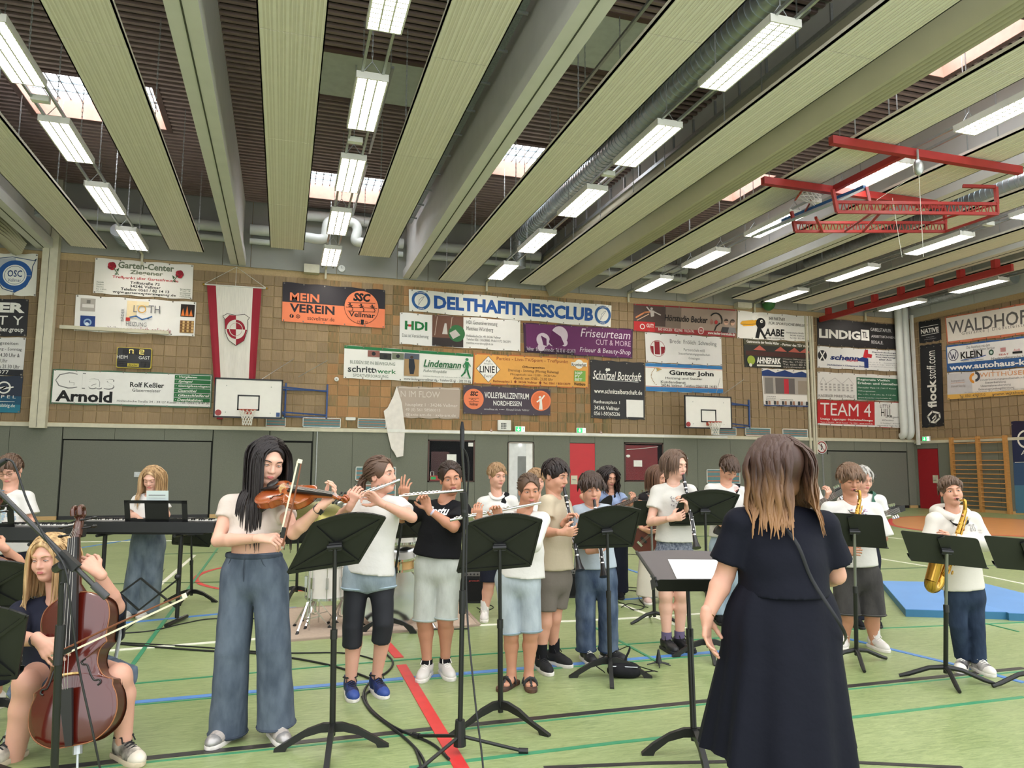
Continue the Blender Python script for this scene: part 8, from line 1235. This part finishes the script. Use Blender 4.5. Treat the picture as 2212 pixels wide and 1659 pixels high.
# keyboards
KEYW = mat('key_white', (226, 222, 212), .4); KBB = mat('keyboard_black', (30, 31, 33), .5)
def keyboard(label, base, Lp, Rp, rest, holes=True, pad=None):
    g = onfloor(*base); H0 = g@HF
    def J(p, dz=0.): d = ray(*p); return CAM+d*((H0+dz)/(d@HF))
    L, R_ = J(Lp), J(Rp); R_[2] = L[2]; ux = nrm(R_-L); w = np.linalg.norm(R_-L); bk = np.cross(UP, ux); bk = bk if bk@HF > 0 else -bk; t = thing('keyboard', label, 'keyboard', tuple((L+R_)/2)); C = (L+R_)/2
    MB().prism(rrect(-w/2, -.05, w/2, .05, .012), C, ux, UP, bk*.3).build('case', KBB, t); MB().obox(C+bk*.15-UP*.06, ux*w*.42, bk*.11, UP*.012).build('underside', BLK, t); n = 52; kw = (w-.12)/n
    for i in range(n): MB().obox(C-ux*(w/2-.06-kw*(i+.5))+bk*.225+UP*.055, ux*kw*.46, bk*.07, UP*.008).build('white_key', KEYW, t)
    for i in range(n-1):
        if i % 7 in (2, 6): continue
        MB().obox(C-ux*(w/2-.06-kw*(i+1))+bk*.19+UP*.066, ux*kw*.25, bk*.04, UP*.008).build('black_key', BLK, t)
    a, b, z0, z1 = rest; rc = C+ux*a; h = z1-z0; m = MB()
    for lo, hi in (((-b, 0), (b, .028)), ((-b, h-.03), (b, h)), ((-b, 0), (-b+.05, h)), ((b-.05, 0), (b, h)), ((-b*.35, 0), (b*.4, h))): m.prism([(lo[0], lo[1]), (hi[0], lo[1]), (hi[0], hi[1]), (lo[0], hi[1])], rc+bk*.03+UP*.05, ux, UP*.97-bk*.22, bk*.008)
    m.build('music_rest', BLK, t); pp = thing('sheet_music', 'printed sheet of music on '+label, 'sheet music', tuple(rc+UP*.06)); m = MB(); m.prism([(-.1, .01), (.11, .01), (.12, .3), (-.09, .3)], rc+bk*.045+UP*.055, ux, UP*.97-bk*.2, bk*.001); m.build('sheet', mat('blue_paper', (206, 218, 216), .8, var=.01), pp); s = MB(); o_ = rc+bk*.045+UP*.055; uy = UP*.97-bk*.2
    for i in range(8): s.beam(o_-ux*.07+uy*(.06+.028*i)-bk*.002, o_+ux*.09+uy*(.06+.028*i)-bk*.002, .006 if i % 2 else .002, .0006, up=bk)
    s.build('notes', mat('ink', (90, 90, 96), .8), pp)
    st = thing('keyboard_stand', 'black folding stand under '+label, 'stand', (C[0], C[1], 0)); zt = L[2]-.07
    for x in (-.3*w, .24*w):
        b0 = C+ux*x+bk*.12; b0[2] = 0; MB().tube([b0+UP*.05, b0+UP*zt], .02, 10).build('post', SB, st); MB().tube([b0-bk*.22+UP*.025, b0+bk*.22+UP*.025], .02, 8).build('foot', SB, st); MB().tube([b0+UP*(zt-.01)-bk*.15, b0+UP*(zt-.01)+bk*.15], .014, 8).build('support_arm', SB, st); MB().ell(b0+UP*(zt*.52)-bk*.03, .03).build('knob', BLK, st)
    x = MB(); p, q = C+ux*(-.3*w)+bk*.12, C+ux*(.24*w)+bk*.12; p[2] = q[2] = 0; m1 = (p+q)/2
    for u0, z0_, u1, z1_ in ((0, .42, .5, .12), (.5, .12, 1, .42), (0, .14, .5, .42), (.5, .42, 1, .14)): x.beam(p+(q-p)*u0+UP*z0_, p+(q-p)*u1+UP*z1_, .014, .022, up=bk)
    x.build('cross_brace', SB, st); return t
keyboard('the long keyboard before the blond girl', (300, 1352), (152, 1138), (462, 1122), (.12, .3, 0, .21)); keyboard('the keyboard before the boy with glasses', (20, 1430), (-130, 1152), (140, 1148), (-.15, .22, 0, .19))
# rug, drum kit
rg_ = [onfloor(*p) for p in ((600, 1388), (1035, 1352), (985, 1296), (600, 1318))]; t = thing('rug', 'beige rug under the drum kit', 'rug', (*((rg_[0]+rg_[2])/2)[:2], 0)); quadbox(MB(), rg_, UP*.012).build('pile', mat('beige_rug', (182, 162, 144), .95, var=.08, scale=40, bump=.4, bscale=300), t); m = MB(); [m.beam(rg_[i]+UP*.008, rg_[(i+1) % 4]+UP*.008, .03, .016) for i in range(4)]; m.build('bound_edge', mat('rug_edge', (160, 142, 126), .9), t)
DRW = mat('white_drum_shell', (214, 208, 200), .3, coat=.3); HEADM = mat('drum_head', (228, 228, 224), .6); TAN = mat('natural_shell', (214, 170, 118), .45)
def drum(label, c, ax, r, h, shell, top, lugs=8, name='drum'):
    ax = nrm(ax); c = np.asarray(c, float); t = thing(name, label, 'drum', tuple(c)); a, b, _ = frame(ax); MB().lathe([(r, 0), (r, h)], c, ax, 32).build('shell', shell, t, smooth=40); MB().lathe([(.001, h), (r, h+.004)], c, ax, 32).build('batter_head', top, t, smooth=40); MB().lathe([(.001, -.0), (r, -.004)], c, ax, 32).build('resonant_head', HEADM, t, smooth=40)
    for z in (-.008, h-.012): m = MB(); m.lathe([(r+.006, z), (r+.012, z), (r+.012, z+.022), (r+.004, z+.022)], c, ax, 32); m.build('hoop', CHROME, t, smooth=40)
    for i in range(lugs): th = 2*math.pi*i/lugs; d = math.cos(th)*a+math.sin(th)*b; MB().obox(c+d*(r+.012)+ax*h*.5, d*.012, np.cross(d, ax)*.012, ax*min(.05, h*.3)).tube([c+d*(r+.014), c+d*(r+.014)+ax*h], .004, 5).build('lug', CHROME, t)
    return t
g = onfloor(860, 1362); bd = np.array([g[0], g[1], .29])+HF*.25; D0 = g@HF
def JD(p, dz=0.): d = ray(*p); return CAM+d*((D0+dz)/(d@HF))
cb = JD((842, 1292), .12); cb[2] = .285; drum('large white bass drum facing forward on the rug', cb, HF-HR*.25, .28, .36, DRW, HEADM, 10, 'bass_drum'); o = bpy.data.objects['bass_drum']; n_ = -nrm(HF-HR*.25); m = MB(); m.lathe([(.07, .0), (.07, .004)], cb+n_*.006-UP*.05-HR*.06, n_, 24); m.build('logo_disc', mat('logo_disc', (120, 96, 70), .5, c2=(60, 120, 140), scale=25), o, org=wloc(o)); sp_ = MB(); sp_.tube([cb+HR*.28-UP*.05, np.array([*(cb+HR*.42+n_*.1)[:2], .02])], .009, 6).tube([cb-HR*.28-UP*.05, np.array([*(cb-HR*.42+n_*.1)[:2], .02])], .009, 6); sp_.build('spurs', CHROME, o, org=wloc(o))
c1 = JD((703, 1290), .1); drum('white floor tom on chrome legs beside the violinist', c1+UP*-.0, UP, .17, .3, DRW, TAN, 8, 'floor_tom'); c2 = JD((872, 1218), .1); drum('mounted tom with natural wood coloured shell', c2, UP-HF*.35, .15, .11, TAN, HEADM, 8, 'rack_tom'); c3 = JD((872, 1168), .3); drum('white rack tom behind the tan one', c3, UP-HF*.1, .16, .2, DRW, HEADM, 6, 'rack_tom')
def tripod(label, top, name='drum_stand', r=.2):
    t = thing(name, label, 'stand', (top[0], top[1], 0)); b = np.array([top[0], top[1], 0.]); MB().tube([b+UP*.12, top], .011, 10).build('post', CHROME, t)
    for a in (20, 140, 260): a = math.radians(a); d = math.cos(a)*HR+math.sin(a)*HF; lg = MB(); lg.beam(b+UP*.26, b+d*r+UP*.02, .016, .008).beam(b+UP*.1, b+d*r*.55+UP*.12, .012, .006); l = lg.build('leg', CHROME, t); MB().tube([b+d*(r-.01)+UP*.028, b+d*(r+.02)+UP*.0], .014, 8).build('rubber_foot', BLK, l)
    return t
tripod('chrome tripod stand next to the floor tom', JD((668, 1232), -.02)); tripod('chrome tripod stand behind the first music stand', JD((740, 1258), .1)); 
for k in range(3): a = k*2.1; d = math.cos(a)*HR+math.sin(a)*HF; MB().tube([c1+d*.185+UP*.15, np.array([*(c1+d*.2)[:2], .013])], .007, 6).build('leg', CHROME, bpy.data.objects['floor_tom'], org=wloc(bpy.data.objects['floor_tom']))
MB().tube([cb+HF*.18+UP*.28, cb+HF*.18+UP*.36, c2+HF*.05], .011, 8).tube([cb+HF*.18+UP*.36, c3+UP*.05], .009, 8).build('tom_holder', CHROME, bpy.data.objects['bass_drum'], org=wloc(bpy.data.objects['bass_drum']))
cc = JD((688, 1105), .2); t = tripod('chrome cymbal stand behind the violinist', cc); MB().lathe([(.001, .02), (.03, .018), (.05, .004), (.2, -.012), (.235, -.018), (.235, -.02), (.05, .0)], cc, UP*.9-HF*.42+HR*.1, 36).build('cymbal', mat('bronze_cymbal', (132, 128, 74), .3, .8, .15, 12), t, smooth=50)
# amplifiers, bag, pegs, cables
def amp(label, p0, p1, base, name='amplifier', tag_=None):
    g = onfloor(*base); H0 = g@HF
    def J(p, dz=0.): d = ray(*p); return CAM+d*((H0+dz)/(d@HF))
    a, b = J(p0), J(p1); w = abs((b-a)@HR); h = a[2]; c = (a+b)/2; c[2] = 0; t = thing(name, label, 'amplifier', tuple(c)); MB().prism(rrect(-w/2, 0, w/2, h, .015), c, HR, UP, HF*.28).build('cabinet', mat('amp_tolex', (30, 30, 32), .8, bump=.3, bscale=200), t); MB().prism(rrect(-w/2+.02, .03, w/2-.02, h-.09, .01), c-HF*.005, HR, UP, HF*.006).build('grille_cloth', mat('grille_cloth', (18, 18, 19), .95, bump=.4, bscale=400), t); MB().obox(c-HF*.004+UP*(h-.04), HR*w*.44, UP*.022, HF*.004).build('control_panel', mat('panel_grey', (110, 108, 106), .5), t)
    k = MB()
    for i in range(7): k.lathe([(.009, 0), (.009, .012)], c-HF*.008+UP*(h-.04)+HR*w*(-.36+.12*i), -HF, 8)
    k.build('knobs', BLK, t); return t, c, w, h
t, c, w, h = amp('black guitar amplifier with small red lettering behind the microphone stand', (985, 1232), (1048, 1305), (1015, 1303)); q = [c-HR*w*.05+UP*(h-.1)-HF*.01, c+HR*w*.42+UP*(h-.1)-HF*.01, c+HR*w*.42+UP*(h-.125)-HF*.01, c-HR*w*.05+UP*(h-.125)-HF*.01]; pr = Print(t, q, -HF, .001); pr.text('prometheus', 0, 0, 1, 1, (196, 84, 80)); text_mesh_all(); pr.flush()
amp('black amplifier half hidden behind the boy in faded jeans', (1218, 1228), (1260, 1292), (1240, 1292)); amp('black speaker box behind the girl with wavy hair', (1328, 1250), (1351, 1286), (1340, 1286)); amp('small black monitor box behind the conductor', (1532, 1262), (1572, 1288), (1552, 1288))
g = onfloor(1345, 1462); t = thing('belt_bag', 'black belt bag lying on the floor by a music stand', 'bag', tuple(g)); v = Vol(*bounds([g+UP*.04], .17), .009); v.ell(g+UP*.05, (.12, .07, .055), None, .02).ell(g+UP*.04+HR*.06, (.08, .065, .05), None, .03).plane(g, -UP); vobj('pouch', [v], cloth('bag_black', (26, 26, 28), bump=.5), t); MB().tube(smoothpath([g-HR*.13+UP*.03, g-HR*.2+UP*.1, g-HR*.05+UP*.16+HF*.05, g+HR*.06+UP*.2+HF*.05, g+HR*.02+UP*.12, g+HR*.0+UP*.06], 6), .016, 6, flat=.2).tube(smoothpath([g+HR*.12+UP*.03, g+HR*.22+UP*.05-HF*.03, g+HR*.24+UP*.03+HF*.04, g+HR*.12+UP*.06+HF*.06], 6), .016, 6, flat=.2).build('strap', BLKC, t, smooth=60); MB().tube([g-HR*.09+UP*.085-HF*.05, g+HR*.1+UP*.08-HF*.055], .004, 5).build('zip', STEEL, t)
g = onfloor(1423, 1438); t = thing('clarinet_peg', 'black clarinet peg stand with five spread legs on the floor', 'instrument stand', tuple(g)); MB().tube([g+UP*.02, g+UP*.05, g+UP*.12], [.026, .02, .007], 12).build('cone', BLK, t, smooth=50); [MB().tube([g+UP*.03, g+UP*.008+.09*(math.cos(a)*HR+math.sin(a)*HF)], [.007, .004], 6).build('leg', BLK, t) for a in np.linspace(0.3, 6.0, 5)]
def cable(pts, label, r=.006): P_ = [onfloor(*p, z=r) for p in pts]; Q = smoothpath(P_, 7); Q[:, 2] = r; tag(MB().tube(Q, r, 6).build('cable', mat('cable_rubber', (28, 29, 30), .5), smooth=60, org=P_[0]), label, 'cable')
cable([(262, 1388), (420, 1397), (600, 1410), (735, 1410), (800, 1422), (828, 1438)], 'black cable running behind the violinist towards the flutist'); cable([(258, 1391), (420, 1404), (560, 1412), (700, 1434), (800, 1466), (812, 1485), (790, 1500), (800, 1530), (850, 1570), (930, 1605), (970, 1640)], 'thick black cable looping past the blue high-top shoes', .008); cable([(826, 1406), (848, 1428), (838, 1450), (795, 1478), (786, 1512), (812, 1546), (860, 1582), (905, 1625), (925, 1668)], 'black cable curling round the flutist and along the red line', .008); cable([(782, 1505), (800, 1536), (845, 1572), (888, 1606), (905, 1640), (910, 1668)], 'third black cable beside the red line', .007)
cable([(262, 1368), (330, 1362), (400, 1346), (470, 1336), (640, 1338)], 'black cable across the floor under the first keyboard'); cable([(355, 1230), (330, 1280), (318, 1320), (270, 1362)], 'thin black cable hanging near the keyboard stand', .004); cable([(640, 1366), (740, 1372), (810, 1364), (1010, 1358)], 'black cable along the rug edge'); cable([(640, 1342), (662, 1338), (672, 1344), (655, 1350), (640, 1346), (650, 1339), (668, 1350), (648, 1357), (636, 1352)], 'coiled black cable beside the tripod stand'); cable([(1350, 1308), (1372, 1318), (1392, 1310), (1380, 1290), (1388, 1262), (1384, 1225)], 'black cable behind the conductor stand'); cable([(1335, 1300), (1350, 1306), (1342, 1312), (1360, 1304), (1400, 1312)], 'black cable tangle behind the wavy haired girl', .005); cable([(1030, 1312), (1046, 1320), (1066, 1312), (1050, 1306), (1036, 1322)], 'black cable tangle by the white high-top shoe', .005); cable([(1350, 1268), (1420, 1273)], 'short black cable behind the bag', .005)
# chair of the cellist
def chair(P, label):
    c = (P['hp'][0]+P['hp'][1])/2; s = P['side']*[1, 1, 0]; s = nrm(s); f = nrm(np.cross(s, UP)); z = c[2]-.09; o = np.array([c[0], c[1], 0]); t = thing('chair', label, 'chair', tuple(o)); MB().prism(rrect(-.2, -.2, .2, .2, .04), o+UP*(z-.03), s, f, UP*.03).build('seat', mat('chair_black', (30, 30, 34), .6), t)
    for x in (-1, 1):
        for y in (-1, 1): MB().tube([o+s*x*.17+f*y*.16+UP*(z-.02), o+s*x*.2+f*y*.2], .011, 8).build('leg', STEEL, t)
    MB().prism(rrect(-.2, 0, .2, .26, .04), o-f*.25+UP*(z+.2), s, UP, f*.02).build('backrest', mat('chair_black'), t)
    for x in (-1, 1): MB().tube([o+s*x*.17-f*.17+UP*(z-.02), o+s*x*.18-f*.245+UP*(z+.3)], .011, 8).build('back_post', STEEL, t)
chair(P21, 'black chair under the cellist in cut-off jeans'); chair(P20, 'black chair under the second cellist')
# ---- accessories and prints on clothes
from mathutils.bvhtree import BVHTree
def kid(root, nm): return [o for o in root.children if o.name.split('.')[0] == nm][0]
def decal(P, nm, px, w, h, col, text=None, shapes=None, lift=.004, **o):
    sh = kid(P['root'], nm); L0 = wloc(P['root']); me = sh.data; V = [v.co.copy() for v in me.vertices]; bv = BVHTree.FromPolygons(V, [tuple(p.vertices) for p in me.polygons]); c = P['J'](px); fr = P['fr']; s = P['side']; up = P['up']; m = MB()
    def put(v, f):
        out = []
        for x, y in v:
            q = c+s*(x-.5)*w+up*(y-.5)*h+fr*.4-L0; hit = bv.ray_cast(Vector(q), Vector(-fr), 1.)[0]; out.append((np.array(hit) if hit else q-fr*.3)+fr*lift+L0)
        m.add(out, f)
    if text: TXT.append((text, o, put)); text_mesh_all()
    if shapes:
        for sp in shapes: put(np.array(sp), [tuple(range(len(sp)))])
    m.build('print', mat('ink_%d_%d_%d' % col, col, .8, var=.02), sh)
decal(P3, 'shirt', (950, 1102), .17, .062, (226, 224, 220), 'Costu', shear=.3, bold=.03); decal(P17, 'sweatshirt', (2086, 1138), .055, .055, (150, 146, 142), 'avs'); decal(P17, 'sweatshirt', (2104, 1146), .03, .03, (160, 156, 152), 'schule\nvellmar')
rr = np.random.default_rng(5); blob = lambda n, r: [[(cx+r*math.cos(a)*rr.uniform(.5, 1.2), cy+r*math.sin(a)*rr.uniform(.5, 1.2)) for a in np.linspace(0, 6.28, 7, endpoint=False)] for cx, cy in rr.uniform(.05, .95, (n, 2))]
decal(P7, 'shirt', (1462, 1086), .13, .12, (132, 124, 126), shapes=blob(34, .05)); decal(P15, 'shirt', (1846, 1104), .16, .05, (150, 90, 150), shapes=blob(18, .06)); decal(P15, 'shirt', (1842, 1104), .16, .05, (70, 130, 120), shapes=blob(10, .05)); decal(P12, 'shirt', (1588, 1056), .05, .05, (216, 130, 116), 'COOL\nKIDS'); decal(P19, 'shirt', (8, 1068), .16, .12, (110, 136, 158), shapes=blob(26, .09)); decal(P19, 'shirt', (24, 1110), .2, .1, (150, 172, 188), shapes=blob(20, .1)); decal(P11, 'shirt', (1424, 1072), .16, .07, (214, 196, 150), shapes=blob(40, .1))
def glasses(P, m):
    c, R, s = P['c'], P['R'], P['hs']; T = lambda x, y, z: c+R@(np.array([x, y, z])*s); g = MB()
    for x in (-1, 1): g.tube([T(x*.032+.021*math.cos(a), .098, .006+.016*math.sin(a)) for a in np.linspace(0, 6.28, 16, endpoint=False)], .0018*s, 5, close=True); g.tube([T(x*.053, .097, .01), T(x*.075, .06, .012), T(x*.08, -.01, .008)], .0018*s, 5)
    g.tube([T(-.011, .1, .008), T(.011, .1, .008)], .0018*s, 5); g.build('glasses', m, P['root'])
glasses(P19, mat('wire_frame', (150, 130, 110), .3, .8)); glasses(P13, mat('clear_frame', (214, 206, 204), .3)); glasses(P16, mat('wire_frame'))
def band(P, i, u, r, w, m, nm):
    a, b = P['E'][i], P['W'][i]; c = a+(b-a)*u; d = nrm(b-a); MB().tube([c-d*w/2, c+d*w/2], r, 16).build(nm, m, P['root'], smooth=40); return c, d
c, d = band(P1, 1, .9, .028, .022, mat('navy_strap', (30, 38, 58), .6), 'watch_strap'); MB().obox(c-HF*.024+HR*.014-UP*.012, d*.016, nrm(np.cross(d, HF))*.016, HF*.006).build('watch_face', BLK, P1['root']); band(P1, 0, .94, .0245, .003, mat('hair_tie', (110, 60, 56), .6), 'bracelet'); band(P21, 0, .9, .034, .016, mat('dark_band', (40, 36, 44), .6), 'wristband'); band(P3, 1, .86, .0265, .014, mat('lilac_band', (186, 180, 200), .5), 'wristband'); band(P13, 0, .94, .031, .004, mat('gold_band', (190, 150, 80), .3, .9), 'bracelet')
MB().tube(smoothpath([P12['nb']+P12['side']*x*.075+P12['fr']*(.02+.07*(1-abs(x)))-UP*(.02+.14*(1-x*x)**1.0) for x in np.linspace(-1, 1, 9)], 3), .004, 5).build('necklace', mat('dark_chain', (60, 60, 64), .4, .8), P12['root'])
q = P13; MB().tube(smoothpath([q['sl']+UP*.075+q['side']*.09-q['fr']*.03, q['mid']-q['fr']*.155-q['up']*.05-q['side']*.0, q['mid']-q['fr']*.165-q['up']*.22+q['side']*.07, q['hc']-q['fr']*.19+q['up']*.12+q['side']*.19, q['hc']+q['up']*.02+q['side']*.27], 6), .0075, 6, flat=.3, up=q['fr']).build('bag_strap', mat('dark_leather_strap', (10, 11, 20), .5), q['root'], smooth=60)
c, R, s = P7['c'], P7['R'], P7['hs']; T = lambda x, y, z: c+R@(np.array([x, y, z])*s); m = MB(); [m.ell(T(.085+.0*a, .03+.014*math.cos(a), .06+.014*math.sin(a)), .009) for a in np.linspace(0, 5.03, 5)]; m.build('hair_flower', mat('flower_blue', (206, 214, 236), .6), P7['root'])
for nm, x in (('strap', 1), ('strap', -1)): MB().tube(smoothpath([P11['sl' if x < 0 else 'sr']+UP*.05-P11['side']*x*.05, P11['mid']+P11['side']*x*.09+P11['fr']*.1-UP*.09], 4), .008, 6, flat=.4, up=P11['fr']).build('shoulder_strap', BLKC, P11['root'])
MB().tube([P1['hc']+P1['up']*.115+P1['fr']*.102-HR*.008, P1['hc']+P1['up']*.115+P1['fr']*.106-HR*.008], .004, 8).build('navel', mat('navel', (150, 96, 84), .8), P1['root'])
